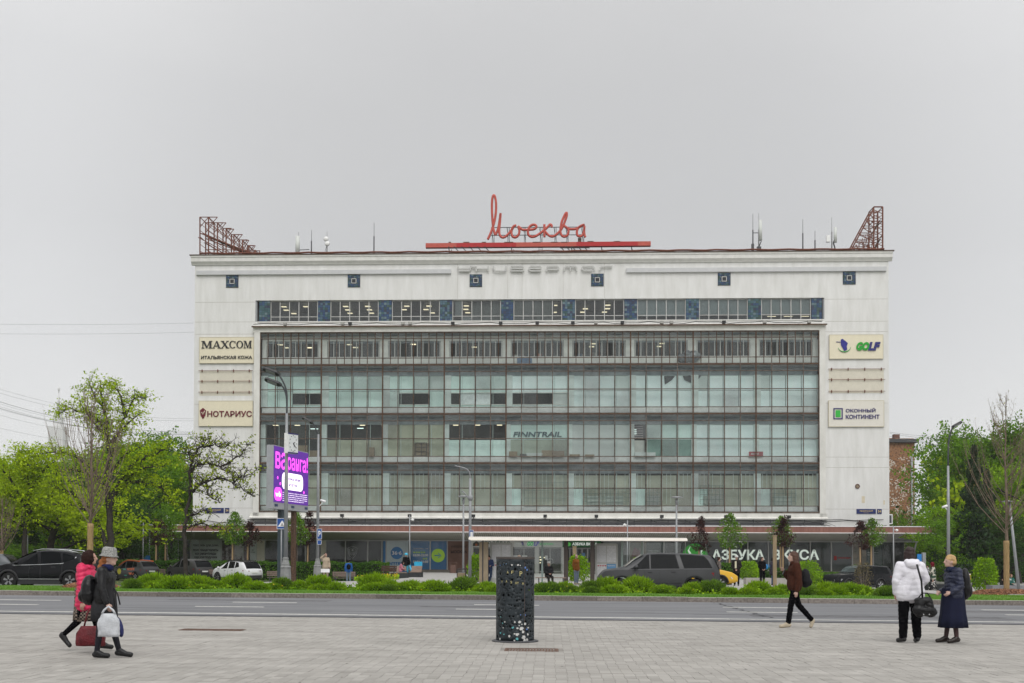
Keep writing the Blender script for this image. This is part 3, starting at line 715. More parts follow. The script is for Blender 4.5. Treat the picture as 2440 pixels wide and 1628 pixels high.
# left end: slanted glass corner
b=MB(); u0,u1=U(404,.45),U(454,.45); b.add([(u0-.55,.45,3.17),(u0+.15,.45,.2),(u1,.45,.2),(u1,.45,3.17)],[(0,1,2,3)]); part(b,'corner_pane',glass('frosty_corner_glass',(.6,.65,.62),.45,(.35,.38,.36),.1))
b=MB(); b.bar((u0-.55,.42,3.17),(u0+.15,.42,.2),.1); b.bar((U(421),.42,3.17),(U(421),.42,.2),.07); part(b,'slanted_post',mul)
for a,c in ((454,475),(475,527),(527,579),(579,612),(630,668),(668,728),(728,765),(776,823),(823,876),(876,910),(920,975),(977,1025),(1025,1066),(1500,1533),(1533,1582),(1582,1633),(1633,1682),(1682,1732),(1732,1782),(1782,1831),(1831,1881),(1881,1931),(1931,1981),(1981,2031),(2031,2081),(2081,2130)): pane(a,c)
for m_ in (454,475,527,579,612,630,668,728,765,776,823,876,910,920,977,1025,1066,1500,1533,1582,1633,1682,1732,1782,1831,1881,1931,1981,2031,2081,2130): mull(m_)
for a,c in ((612,630),(765,776)): seg(a,c,colm,'column',.40,.35,.0,3.2)
for a,c in ((1067,1116),): seg(a,c,M('brown_stone_wall',(.14,.075,.055),.85,.2,2,.2,col2=(.19,.105,.08)),'brown_wall',.38,.3,.0,3.2)
wp=M('white_poster',(.72,.73,.72),.6,.05,1)
picm=M('textile_photo',(.12,.07,.07),.7,.3,.9,col2=(.62,.56,.54),thr=(.42,.6),detail=6)
seg(454,527,wp); seg(529,578,picm); seg(580,594,M('wine_photo',(.14,.06,.06),.7,.3,2)); seg(596,611,wp)
gt=flat('grey_lettering',(.13,.13,.14),.7); 
def stext(s,px0,px1,py0,py1,mat,v=.44,bold=.02,name='lettering',**k):
    u0,z1=fac(px0,py0,v); u1,z0=fac(px1,py1,v); return text(s,u0,z0,u1-u0,z1-z0,mat,BLDG,.01,v,bold,name,**k)
for s,a,c,y0,y1 in (('ТЕКСТИЛЬ ДЛЯ ДОМА',460,521,1297.5,1303),('полотенца•халаты',460,520,1308.5,1315),('коврики•пледы',465,515,1317,1324),('одеяла•подушки',463,517,1325.5,1332)): stext(s,a,c,y0,y1,gt,bold=.03)
stext('2',601,604,1309,1313,gt); stext('ЭТАЖ',597,608,1315,1318,gt)
# shield emblem on the dark glass
lw=flat('etched_white',(.42,.43,.43),.6)
b=MB(); u,z=fac(840,1316,.43); P=[(-.45,.42),(-.28,.48),(0,.58),(.28,.48),(.45,.42),(.42,-.05),(.25,-.4),(0,-.6),(-.25,-.4),(-.42,-.05),(-.45,.42)]
b.tube([(u+x,.43,z+y) for x,y in P],.022,4); b.tube([(u+x*.7,.43,z+y*.7) for x,y in P],.015,4)
b.lathe([(.09,-.01),(.09,.01)],10,(u,.43,z+.2),axis='y'); b.box(u-.22,u+.22,.42,.435,z-.02,z+.02); b.box(u-.25,u+.25,.42,.435,z-.14,z-.10); b.box(u-.2,u+.2,.42,.435,z-.26,z-.22)
part(b,'shield_emblem',lw)
# pharmacy
pale=M('pale_blue_film',(.68,.74,.78),.5,.05,1); blue=M('pharmacy_blue',(.03,.17,.42),.4,.1,1); seg(921,973,pale); seg(977,1064,blue)
seg(913,920,blue)
b=MB(); u,z=fac(945.5,1318,.45); b.lathe([(.6,-.01),(.6,.01)],28,(u,.44,z),axis='y'); part(b,'logo_disc',blue)
stext('36·6',934,957,1313,1322.5,white,.42); stext('АПТЕКА',924,971,1339.5,1346,blue,.43,.05)
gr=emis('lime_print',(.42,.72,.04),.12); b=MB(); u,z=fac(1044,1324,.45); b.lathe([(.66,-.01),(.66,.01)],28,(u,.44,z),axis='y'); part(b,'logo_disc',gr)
b=MB(); b.box(u-.36,u+.15,.41,.425,z-.05,z+.05); b.tube([(u+.0,.415,z+.24),(u+.3,.415,z),(u+.0,.415,z-.24)],.05,4); part(b,'arrow',blue)
stext('ТЦ «МОСКВА», 1 этаж',985,1020,1306,1309.5,wp,bold=.01); stext('10:00-22:00',985,1020,1320.5,1326,white); stext('10:00-21:00',985,1020,1336,1341.5,white)
b=MB()
for i,x in enumerate((987,993,999,1005,1011)): u,z=fac(x,1316.5,.44); b.box(u-.07,u+.07,.42,.44,z-.07,z+.07)
for x in (1010,1016): u,z=fac(x,1331.5,.44); b.box(u-.07,u+.07,.42,.44,z-.07,z+.07)
part(b,'green_mark',gr)
bt=flat('dark_wall_lettering',(.05,.03,.025),.7); stext('УНИВЕРМАГ',1074,1113,1300,1306,bt,.36); stext('МОСКВА',1074,1113,1311,1319,bt,.36,.05)
# entrance block
ent=M('entrance_panel',(.62,.62,.59),.7,.06,1.5)
b=MB(); b.box(U(1118),U(1340),.1,.5,fac(1220,1304,.1)[1],3.2); part(b,'entrance_header',ent)
b=MB(); b.box(U(1340),U(1432),.08,.5,fac(1220,1304,.1)[1],3.2); part(b,'green_header',flat('deep_green',(.012,.12,.03),.5))
for a,c in ((1118,1127),(1213,1222),(1275,1284),(1338,1350),(1366,1374),(1425,1435)): seg(a,c,ent,'entrance_pier',.2,.4,.0,fac(1220,1304,.2)[1])
drm=M('door_frame',(.36,.36,.35),.5,.1,3)
for a,c in ((1127,1213),(1222,1275),(1284,1338),(1350,1366),(1374,1400),(1400,1425)):
    zt=fac(1220,1305,.4)[1]; b=MB(); u0,u1=U(a,.4),U(c,.4)
    for q in ((u0,u1,zt-.08,zt),(u0,u1,.1,.25),(u0,u0+.07,.1,zt),(u1-.07,u1,.1,zt),((u0+u1)/2-.05,(u0+u1)/2+.05,.1,zt)): b.box(q[0],q[1],.4,.5,q[2],q[3])
    d=part(b,'entrance_door',drm); b=MB(); b.box(u0+.05,u1-.05,.44,.45,.2,zt-.06); b.build('pane',SG,d)
    if a in (1284,1374):
        b=MB(); n=20; u=(u0+u1)/2; z=fac(a,1338,.35)[1]; b.tube([(u+.28*math.cos(q*2*PI/n),.36,z+.28*math.sin(q*2*PI/n)) for q in range(n+1)],.02,5,False); b.build('ring_handle',aluminium,d)
for (px,py,w,h,m) in ((1302,1329,.28,.4,wp),(1390,1324,.3,.5,flat('blue_notice',(.10,.22,.40),.6)),(1228,1326,.45,.18,wp),(1250,1326,.5,.18,wp)):
    u,z=fac(px,py,.38); b=MB(); b.box(u-w/2,u+w/2,.38,.39,z-h/2,z+h/2); part(b,'notice',m)
for (px,py,w) in ((1283,1328,.5),(1283,1334,.6),(1283,1341,.5),(1290,1335,.15),(1297,1329,.12)):
    u,z=fac(px,py,2); b=MB(); b.box(u-w/2,u+w/2,2,2.05,z-.05,z+.05); part(b,'display_light',lampm)
dg=flat('dark_green_letters',(.02,.08,.05),.6); stext('СТОЛОВАЯ',1146,1214,1290,1297,dg,.09,.03,space=1.4)
b=MB(); u,z=fac(1135,1297,.08); b.prism([(-.35,-.18),(-.3,.1),(0,.3),(.3,.12),(.35,-.18)],-.02,.0); 
for i in range(len(b.v)): b.v[i]=(b.v[i][0]+u,b.v[i][1]+.08,b.v[i][2]+z)
part(b,'dish_emblem',flat('emblem_dark',(.06,.05,.04),.6)); b=MB(); b.lathe([(.12,-.01),(.12,.0)],8,(u,.05,z-.05),axis='y'); part(b,'emblem_dot',flat('emblem_orange',(.4,.1,.03),.6))
ggreen=emis('lit_green_letters',(.02,.45,.10),.35); gblue=emis('lit_blue_letters',(.02,.035,.30),.3)
stext('GO',1256,1271,1291,1301,ggreen,.08,.06,shear=.25); stext('LF',1271.5,1285,1291,1301,gblue,.08,.06,shear=.25); stext('М МАГАЗИН',1286,1318,1294,1299,ggreen,.08,.02); 
def golfer(u,v,z,s,parent,yy=None):
    b=MB(); y=v
    b.tube([(u-.62*s,y,z+.30*s),(u-.3*s,y,z+.28*s),(u+.1*s,y,z+.42*s)],.03*s,5)
    b.lathe([(.13*s,-.02),(.13*s,.02)],10,(u-.12*s,y,z+.42*s),axis='y')
    P=[(-.25,.3),(.12,.38),(.34,.18),(.24,-.08),(.28,-.35),(.05,-.48),(-.1,-.2),(-.22,.0)]
    b.prism([(u+x*s,z+q*s) for x,q in P],y-.02,y+.02)
    b.build('golfer_emblem',flat('emblem_blue',(.02,.02,.22),.5),parent)
    b=MB(); b.tube([(u+s*(.05+.52*math.cos(a)),y-.01,z+s*(-.12+.42*math.sin(a))) for a in [PI*1.05+i*.3 for i in range(11)]],[.01*s+.008*s*min(i,10-i) for i in range(11)],5); b.build('swoosh',flat('emblem_green',(.02,.30,.06),.5),parent)
u,z=fac(1245,1296,.07); golfer(u,.07,z,.42,BLDG)
b=MB(); u,z=fac(1355.5,1297,.06); b.lathe([(.18,-.01),(.18,.0)],14,(u,.05,z),axis='y'); part(b,'logo_disc',emis('bright_green',(.10,.55,.08),.3))
stext('АЗБУКА ВКУСА',1364,1423,1293,1300,emis('lit_white_letters',(.9,.95,.9),.5),.06,.02)
# right hand glazing: dark film with big letters
dark=M('dark_film',(.022,.027,.028),.35,.2,.6,col2=(.04,.045,.045)); food=M('food_photo',(.10,.09,.05),.6,.3,.8,col2=(.36,.27,.18),thr=(.35,.65),detail=6); dgreen=M('dark_green_film',(.02,.05,.035),.5,.1,1)
seg(1500,1540,food); seg(1541,1580,dgreen); seg(1583,2030,dark); seg(2032,2064,food); seg(2065,2103,dgreen); seg(2104,2129,dark); seg(1437,1498,M('poster_grey',(.20,.21,.21),.7,.2,1))
b=MB(); u,z=fac(1517,1316,.44); b.prism([(u-.5,z-.35),(u-.2,z+.5),(u+.35,z+.1),(u+.25,z-.6)],.47,.49); part(b,'meat_photo',flat('meat_red',(.22,.05,.04),.6))
lt=emis('added_glow_lettering',(.66,.74,.66),.55)  # glow added to letters that stay dim under the canopy
wl=flat('white_small_lettering',(.40,.44,.42),.6)
for s,a,c,y0,y1 in (('Солим, солим',1543,1571,1311,1315),('и коптим',1543,1564,1316.5,1320.5),('АЗБУКА',1543,1562,1322,1325)): stext(s,a,c,y0,y1,wl,bold=.02)
stext('АЗБУКА',1696,1822,1309.5,1334.5,lt,.43,.03); stext('ВКУСА',1841,1952,1309.5,1334.5,lt,.43,.03)
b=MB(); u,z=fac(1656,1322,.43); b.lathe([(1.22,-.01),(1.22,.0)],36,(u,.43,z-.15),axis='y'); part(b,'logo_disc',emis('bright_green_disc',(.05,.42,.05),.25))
b=MB()
for q in (-1,1):
    for k in range(3): b.tube([(u+q*.1,.41,z-.9),(u+q*(.25+.2*k),.41,z-.1+.25*k),(u+q*(.75-.15*k),.41,z+.1+.35*k)],[.03,.07,.02],5)
part(b,'leaf_emblem',lt)
stext('ПОБЕДА!',1997,2027,1328,1332,flat('red_letters',(.4,.02,.02),.6),.43,.04)
b=MB(); u,z=fac(1991,1330,.43); b.box(u-.15,u+.1,.42,.43,z-.2,z+.2); part(b,'victory_emblem',MC['red_letters'])
for s,a,c,y0,y1 in (('Доставляем',2067,2093,1315.5,1319),('комфорт',2067,2084,1320.5,1324.5)): stext(s,a,c,y0,y1,wl,bold=.03)
b=MB(); u0,u1=U(2131,.45),U(2165,.45); b.add([(u0,.45,.2),(u1,.45,.2),(u1+.75,.45,3.17),(u0,.45,3.17)],[(0,1,2,3)]); part(b,'corner_pane',glass('dark_corner_glass',(.3,.33,.34),.08,(.1,.11,.12),.03))
b=MB(); b.bar((u1,.42,.2),(u1+.75,.42,3.17),.12); part(b,'slanted_post',mul)
b=MB(); b.box(sx0-.4,sx1+.3,.3,.5,3.12,3.22); part(b,'shop_head_rail',mul)
# ---------------------------------------------------------------- signs on the wall
def sign_board(px0,py0,px1,py1,mat,name,label,v=-.14):
    u0,z1=fac(px0,py0,v); u1,z0=fac(px1,py1,v); p=BW((u0+u1)/2,v,z0)
    t=thing(name,label,'sign',p,-YAW); w=(u1-u0)/2; h=z1-z0
    b=MB(); b.box(-w,w,0,.12,0,h); b.build('panel',mat,t)
    b=MB(); e=.05
    for q in ((-w-.02,w+.02,-.03,e-.03),(-w-.02,w+.02,h-e+.02,h+.02)): b.box(q[0],q[1],-.012,.1,q[2],q[3])
    for q in ((-w-.02,-w+e-.02),(w-e+.02,w+.02)): b.box(q[0],q[1],-.011,.1,e-.03,h-e+.02)
    b.build('rim',M(mat.name+'_rim',tuple(c*.75 for c in (.72,.66,.5)),.5,.03,2),t); return t,w,h
blk=flat('black_letters',(.02,.02,.022),.5); navy=flat('navy_letters',(.025,.02,.13),.5)
t,w,h=sign_board(475.5,804,604.5,865,cream,'wall_sign','cream wall sign with black capitals MAXCOM above small Cyrillic lettering')
lx=-w+.2; lz=h*.57; lh=.72
def serif_letter(ch,x,wd):
    b=MB(); y0,y1=-.07,0
    def q(*p): b.prism([(x+a*wd,lz+c*lh) for a,c in p],y0,y1)
    def sf(a,c,z): q((a,z),(c,z),(c,z+.07),(a,z+.07))
    if ch=='M': q((.10,0),(.17,0),(.17,1),(.10,1)); q((.74,0),(.92,0),(.92,1),(.74,1)); q((.10,1),(.30,1),(.56,.12),(.46,.0)); q((.46,0),(.53,0),(.80,1),(.74,1)); sf(.0,.28,0); sf(.65,1,0); sf(.0,.2,.93); sf(.8,1,.93)
    if ch=='A': q((.05,0),(.13,0),(.52,1),(.46,1)); q((.72,0),(.94,0),(.58,1),(.42,1)); q((.25,.28),(.76,.28),(.74,.36),(.28,.36)); sf(-.02,.26,0); sf(.62,1.03,0)
    if ch=='X': q((.70,0),(.94,0),(.30,1),(.06,1)); q((.08,0),(.16,0),(.88,1),(.80,1)); sf(-.02,.3,0); sf(.6,1.02,0); sf(0,.4,.93); sf(.68,.98,.93)
    if ch in 'CO':
        n=28; a0,a1=(0,2*PI) if ch=='O' else (.75,5.55)
        for i in range(n):
            t0=a0+(a1-a0)*i/n; t1=a0+(a1-a0)*(i+1)/n; f=lambda t,r:(.5+.5*math.cos(t)*r if abs(math.cos(t))<0 else .5+math.cos(t)*(.5 if r else .5-.20),.5+math.sin(t)*(.51 if r else .51-.07))
            q(f(t0,1),f(t1,1),f(t1,0),f(t0,0))
        if ch=='C': q((.84,.62),(.90,.62),(.90,.98),(.84,.9))
    b.build('letter',blk,t,recalc=True)
tot=2*w-.40
for ch,x,wd in (('M',0,.215),('A',.225,.16),('X',.385,.165),('C',.555,.135),('O',.695,.135),('M',.84,.16)): serif_letter(ch,lx+x*tot,wd*tot)
text('ИТАЛЬЯНСКАЯ КОЖА',-w+.18,h*.15,2*w-.34,.33,blk,t,.06,0,.015)
t,w,h=sign_board(474,955.5,602,1015,cream,'wall_sign','cream wall sign with dark red NOTARY lettering and shield emblem')
wine=flat('wine_letters',(.13,.008,.02),.5); text('НОТАРИУС',-w+.85,h*.36,2*w-.93,.58,wine,t,.06,0,.02)
b=MB(); b.prism([(-w+.12,h*.62),(-w+.42,h*.72),(-w+.72,h*.62),(-w+.66,h*.42),(-w+.42,h*.27),(-w+.18,h*.42)],-.05,0); b.build('shield_emblem',wine,t)
b=MB(); b.tube([(-w+.3,-.06,h*.55),(-w+.42,-.06,h*.45),(-w+.6,-.06,h*.6)],.035,5); b.build('emblem_mark',cream,t)
t,w,h=sign_board(1976.5,798,2104.5,854.5,cream,'wall_sign','cream wall sign with blue golfer emblem and green and blue word GOLF')
golfer(-w+1.35,-.04,h*.55,1.15,t); text('GO',-w+2.55,h*.33,1.22,.82,flat('bright_green_letters',(.01,.32,.02),.4),t,.1,0,.06,shear=.25); text('LF',-w+3.66,h*.33,1.18,.82,flat('royal_letters',(.02,.02,.16),.4),t,.1,0,.06,shear=.25)
t,w,h=sign_board(1974.5,955,2106.5,1016.5,beige,'wall_sign','beige wall sign with green window symbol and two lines of navy Cyrillic letters')
text('ОКОННЫЙ',-w+1.62,h*.545,1.0*2.83*1.0,.42,navy,t,.05,0,.02); text('КОНТИНЕНТ',-w+1.62,h*.29,3.2,.42,navy,t,.05,0,.02)
b=MB(); x0,x1,a,c=-w+.45,-w+1.33,h*.28,h*.71
for q in ((x0,x1,a,a+.1),(x0,x1,c-.1,c),(x0,x0+.1,a+.1,c-.1),(x1-.1,x1,a+.1,c-.1)): b.box(q[0],q[1],-.05,0,q[2],q[3])
b.build('symbol_frame',navy,t); b=MB(); b.box(x0+.2,x1-.2,-.04,0,a+.2,c-.2); b.build('symbol_fill',flat('symbol_green',(.03,.42,.05),.4),t)
# faded panels where rails remain
fad=M('faded_patch',(.63,.595,.50),.8,.05,2)
for (px0,px1,ys,ya,yb,nm) in ((476,600,(884,909,935),884,943,'left'),(1975,2106,(880,905,933),880,937,'right')):
    u0,z1=fac(px0,ya); u1,z0=fac(px1,yb); b=MB(); b.box(u0,u1,-.008,.01,z0,z1); part(b,'faded_patch',fad)
    for i,y in enumerate(ys):
        u,z=fac(px0,y); tt=thing('sign_rail','thin rusty empty sign rail, %s of three on the %s pier of the store'%(('top','middle','lowest')[i],nm),'rail',BW(u0-.1,-.12,z),-YAW)
        b=MB(); b.box(0,u1-u0+.2,-.02,.02,-.02,.02); b.build('bar',rustred,tt)
        b=MB()
        for k in range(4): x=.35+k*(u1-u0-.5)/3; b.box(x-.03,x+.03,0,.12,-.14,.12)
        b.build('bracket',rustred,tt,kind='stuff')
patch=M('beige_stain',(.62,.55,.42),.85,.08,3)
u,z=fac(2057,1190); b=MB(); b.box(u-.15,u+.15,-.006,.01,z-.35,z+.3); b.box(u+1.9,u+2.05,-.006,.01,z-.5,z-.1); part(b,'stain',patch)
# street name plates
pb=flat('plate_blue',(.012,.022,.12),.4); gl_=flat('plate_gold_letters',(.55,.42,.20),.5)
for (px0,px1,py0,py1,qx0,qx1,n) in ((489,533,1210.5,1222.5,536,546,'left'),(2041,2087,1213,1224.5,2090,2101,'right')):
    u0,z1=fac(px0,py0,-.05); u1,z0=fac(px1,py1,-.05); t=thing('street_sign','blue street name plate with pale letters low on the %s pier of the store'%n,'sign',BW(u0,-.06,z0),-YAW)
    w,h=u1-u0,z1-z0; b=MB(); b.box(0,w,0,.05,0,h); b.build('plate',pb,t); text('ЛЕНИНСКИЙ',.28,h*.42,w-.56,h*.38,gl_,t,.01,0,.02); text('ПРОСПЕКТ',w*.35,h*.14,w*.3,h*.13,gl_,t,.01,0,.0)
    u0,z1=fac(qx0,py0,-.05); u1,z0=fac(qx1,py1,-.05); t=thing('house_number','blue house number plate 54 at the %s end of the store'%n,'sign',BW(u0,-.06,z0),-YAW)
    w,h=u1-u0,z1-z0; b=MB(); b.box(0,w,0,.05,0,h); b.build('plate',pb,t); text('54',w*.18,h*.22,w*.64,h*.55,gl_,t,.01,0,.02)
# plaster letters of the old sign
k_=.0407; lg=M('grey_plaster_letter',(.50,.50,.48),.6,.06,3)
strokes={'letter_u':[[(370,792),(382,812),(488,812)],[(490,788),(490,822),(480,834),(375,834)],[(490,790),(545,798)]],
'letter_n':[[(546,790),(546,838)],[(550,812),(660,812)],[(662,788),(662,838)]],'letter_i':[[(712,787),(714,815),(735,834),(825,834),(834,822),(834,786)]],
'letter_v':[[(885,788),(992,788),(1000,800),(990,811),(885,811),(885,788)],[(990,811),(1005,822),(995,834),(885,834),(885,811)]],
'letter_e':[[(1172,834),(1075,834),(1055,820),(1058,800),(1075,789),(1165,789),(1172,800),(1165,812),(1062,812)]],
'letter_r':[[(1226,838),(1226,800),(1236,790),(1330,790),(1345,805),(1330,821),(1236,821)]],
'letter_m':[[(1396,836),(1396,800),(1410,790),(1505,790),(1515,800),(1515,836)],[(1455,790),(1455,836)]],
'letter_a':[[(1665,828),(1580,828),(1566,812),(1570,797),(1585,789),(1675,789),(1688,800),(1688,832)]],
'letter_g':[[(1740,832),(1740,805),(1755,790),(1862,788)]]}
tt=thing('plaster_lettering','pale plaster letters of the old store name under the cornice','sign',BW(-6,-.2,28.8),-YAW)
for nm,st in strokes.items():
    b=MB()
    for s in st:
        pts=[]
        for x,y in s: u,z=fac(1000+x/4.052,440+y/4.05,-.2); pts.append((u+6,0,z-28.8))
        b.tube(pts,.085,4,smooth=False)
    b.build('letter',lg,tt)
# ---------------------------------------------------------------- the red rooftop sign
VS=2.0
redm=M('faded_red_letter',(.42,.065,.045),.55,.12,3,col2=(.52,.10,.075)); reds=[M('sign_red_bright',(.40,.012,.014),.5,.1,3),M('sign_red_faded',(.46,.085,.06),.6,.1,3)]
RS=thing('rooftop_sign','red handwritten Moscow lettering on a long red bar above the roof','sign',BW(0,VS,ZT),-YAW)
def rp(x,y): u,z=fac(1000+x/4.052,440+y/4.05,VS); return (u,0,z-ZT)
def cat(pts,n=5):
    out=[]; P=[Vector(p) for p in pts]
    for i in range(len(P)-1):
        p0,p1,p2,p3=P[max(i-1,0)],P[i],P[i+1],P[min(i+2,len(P)-1)]
        for q in range(n):
            t=q/n; out.append(.5*((2*p1)+(-p0+p2)*t+(2*p0-5*p1+4*p2-p3)*t*t+(-p0+3*p1-3*p2+p3)*t**3))
    out.append(P[-1]); return out
L1=[(657,530),(680,482),(700,430),(714,385),(728,325),(737,250),(737,175),(728,122),(716,104),(704,125),(698,180),(698,250),(702,330),(708,400),(716,445),(730,490)]
L2=[(730,490),(748,455),(762,405),(772,345),(781,278)]
L3=[(781,278),(777,340),(771,400),(768,450),(774,490),(796,510),(822,506),(847,487),(872,460),(892,432),(912,402),(933,394)]
L4=[(912,398),(893,425),(886,465),(896,500),(920,510),(943,500),(960,472),(962,440),(952,408),(965,415),(985,432),(1010,439),(1055,436),(1100,432),(1122,418),(1126,400),(1108,388),(1083,391),(1062,408),(1048,435),(1045,465),(1054,490),(1080,505),(1115,500),(1150,480),(1185,455),(1215,430),(1243,402),(1260,386),(1274,396),(1272,414)]
L5=[(1204,385),(1203,450),(1205,508)]
L6=[(1207,448),(1225,470),(1250,493),(1280,502),(1310,490),(1340,465),(1365,435),(1387,395),(1406,345),(1420,300),(1419,273),(1405,285),(1388,320),(1372,360),(1364,400),(1359,440),(1364,480),(1387,502),(1412,500),(1431,480),(1437,450),(1428,425),(1405,405),(1392,398)]
L7=[(1405,410),(1440,428),(1475,431),(1512,427),(1542,410),(1570,394),(1593,388),(1560,398),(1530,420),(1518,455),(1522,488),(1545,502),(1570,490),(1584,460),(1590,420)]
L8=[(1591,402),(1588,450),(1592,490),(1601,508)]
for st in ([L1],[L2,L3],[L4,L5],[L6],[L7,L8]):
    b=MB()
    for s in st: b.tube(cat([rp(*p) for p in s]),.125,8,sx=1.0)
    b.build('letter_stroke',redm,RS)
xs=[(60,358,1),(358,520,0),(520,932,0),(932,1160,1),(1160,1226,1),(1226,1515,1),(1515,1810,0),(1810,2108,0),(2108,2232,1)]
for a,c,m in xs:
    p=rp(a,0)[0]; q=rp(c,0)[0]; y=584-(a-60)*.0085; y2=584-(c-60)*.0085; z0,z1=rp(a,y)[2],rp(c,y2)[2]
    b=MB(); h=.24; b.add([(p,0,z0-h),(q,0,z1-h),(q,.5,z1-h),(p,.5,z0-h),(p,0,z0+h*.8),(q,0,z1+h*.8),(q,.5,z1+h*.8),(p,.5,z0+h*.8)],[(3,2,1,0),(4,5,6,7),(0,1,5,4),(1,2,6,5),(2,3,7,6),(3,0,4,7)]); b.build('red_bar',reds[m],RS)
fb=MB()
fb.bar(rp(690,415),rp(1590,410),.06); fb.bar(rp(690,490),rp(1590,485),.06)
for x in (700,718,850,866,1010,1022,1165,1182,1305,1318,1420,1434,1570,1586):
    a=Vector(rp(x,412)); c=Vector(rp(x,560)); fb.bar(a+Vector((0,.15,0)),c+Vector((0,.15,0)),.05)
for x in (690,840,1000,1155,1295,1410,1560): a=Vector(rp(x,415)); fb.bar(a,Vector(rp(x+25,560))+Vector((0,.1,0)),.035)
for x in (280,885,1465,1755,2045): 
    fb.bar(Vector(rp(x,600)),Vector(rp(x+12,690)),.10); fb.bar(Vector(rp(x+20,600))+Vector((0,1,0)),Vector(rp(x,690))+Vector((0,1,0)),.06)
for x0,x1 in ((330,700),(1355,1640)):
    for y in (612,650): fb.bar(rp(x0+(y-612),y),rp(x1,y),.07)
    n=5
    for i in range(n): x=x0+(x1-x0)*i/n; fb.bar(rp(x,598),rp(x+55,655),.07)
    for x in (x0+40,(x0+x1)/2,x1-5): fb.bar(rp(x,650),rp(x,690),.06)
for x in (1150,1186): fb.bar(rp(x,602),rp(x,680),.03)
for y in range(612,680,14): fb.bar(rp(1150,y),rp(1186,y),.025)
fb.build('support_frame',blacksteel,RS,kind='stuff')
b=MB()
for x,w in ((620,40),(860,90),(1130,80),(1300,70),(1400,70),(1545,32),(1650,60),(1905,60),(450,60),(290,25)):
    p=rp(x,560 if x<1500 else 552); 
    if x==1545: b.box(p[0]-.17,p[0]+.17,.1,.4,p[2]-.1,p[2]+.4)
    else: b.box(p[0]-w*.005,p[0]+w*.005,0,.3,p[2]-.02,p[2]+.08)
b.build('fitting_box',M('box_brown',(.13,.09,.07),.8,.1,3),RS)
vents=[(1247,1276),(1330,1360),(1364,1384),(1385,1402),(1410,1427),(938,955),(965,985),(992,1009)]
for i,(a,c) in enumerate(vents):
    u0,u1=fac(a,603,3)[0],fac(c,603,3)[0]; o=thing('roof_vent','low grey roof vent box behind the parapet, number %s from the left'%['','','','','','','',''][i] if False else 'low grey roof vent box behind the rusty parapet pipe','vent',BW(u0,3,ZT-.1),-YAW,'low vent boxes on the roof')
    b=MB(); b.box(0,u1-u0,0,.8,0,.62); b.build('box',M('vent_grey',(.16,.165,.16),.8,.1,3),o); b=MB(); b.box(-.05,u1-u0+.05,-.05,.85,.62,.7); b.build('lid',darkgrey,o)
# roof trusses
def truss_l():
    t=thing('rusty_truss','rusty stepped lattice truss on the left end of the roof','truss',BW(0,1.0,ZT),-YAW)
    f=lambda x,y,v=0: (lambda q:(q[0],v,q[1]-ZT))(fac(440+x/2.9375,440+y/2.937,1.0))
    px=[107,167,230,290,345,405,450,495]; py=[228,228,268,312,350,390,428,460]
    for v in (0,1.8):
        b=MB()
        for i,x in enumerate(px):
            b.bar(f(x,py[i],v),f(x,500,v),.10)
            if i<7: b.bar(f(x,py[max(i,1)] if i else 228,v),f(px[i+1],py[max(i,1)],v),.07); b.bar(f(x,py[max(i,1)],v),f(px[i+1],min(500,py[i+1]+55),v),.055); b.bar(f(px[i+1],py[max(i,1)],v),f(x,min(500,py[i]+70),v),.055)
            for y in range(py[i]+45,490,48):
                if i<7 and y>py[i+1]: b.bar(f(x,y,v),f(px[i+1],min(y+45,500),v),.05)
        b.bar(f(107,340,v),f(510,495,v),.09); b.bar(f(95,370,v),f(330,495,v),.07); b.bar(f(160,455,v),f(500,460,v),.06)
        b.build('lattice_side',rustred,t)
    b=MB()
    for i,x in enumerate(px): b.bar(f(x,py[i],0),f(x,py[i],1.8),.06); b.bar(f(x,(py[i]+500)/2,0),f(x,(py[i]+500)/2,1.8),.05)
    b.build('cross_member',rustred,t)
    b=MB(); a=f(120,338,.2); c=f(470,492,.2)
    b.add([a,c,(c[0],1.2,c[2]),(a[0],1.2,a[2]),(a[0],.2,a[2]+.1),(c[0],.2,c[2]+.1),(c[0],1.2,c[2]+.1),(a[0],1.2,a[2]+.1)],[(3,2,1,0),(4,5,6,7),(0,1,5,4),(1,2,6,5),(2,3,7,6),(3,0,4,7)]); b.build('catwalk',rust,t)
truss_l()
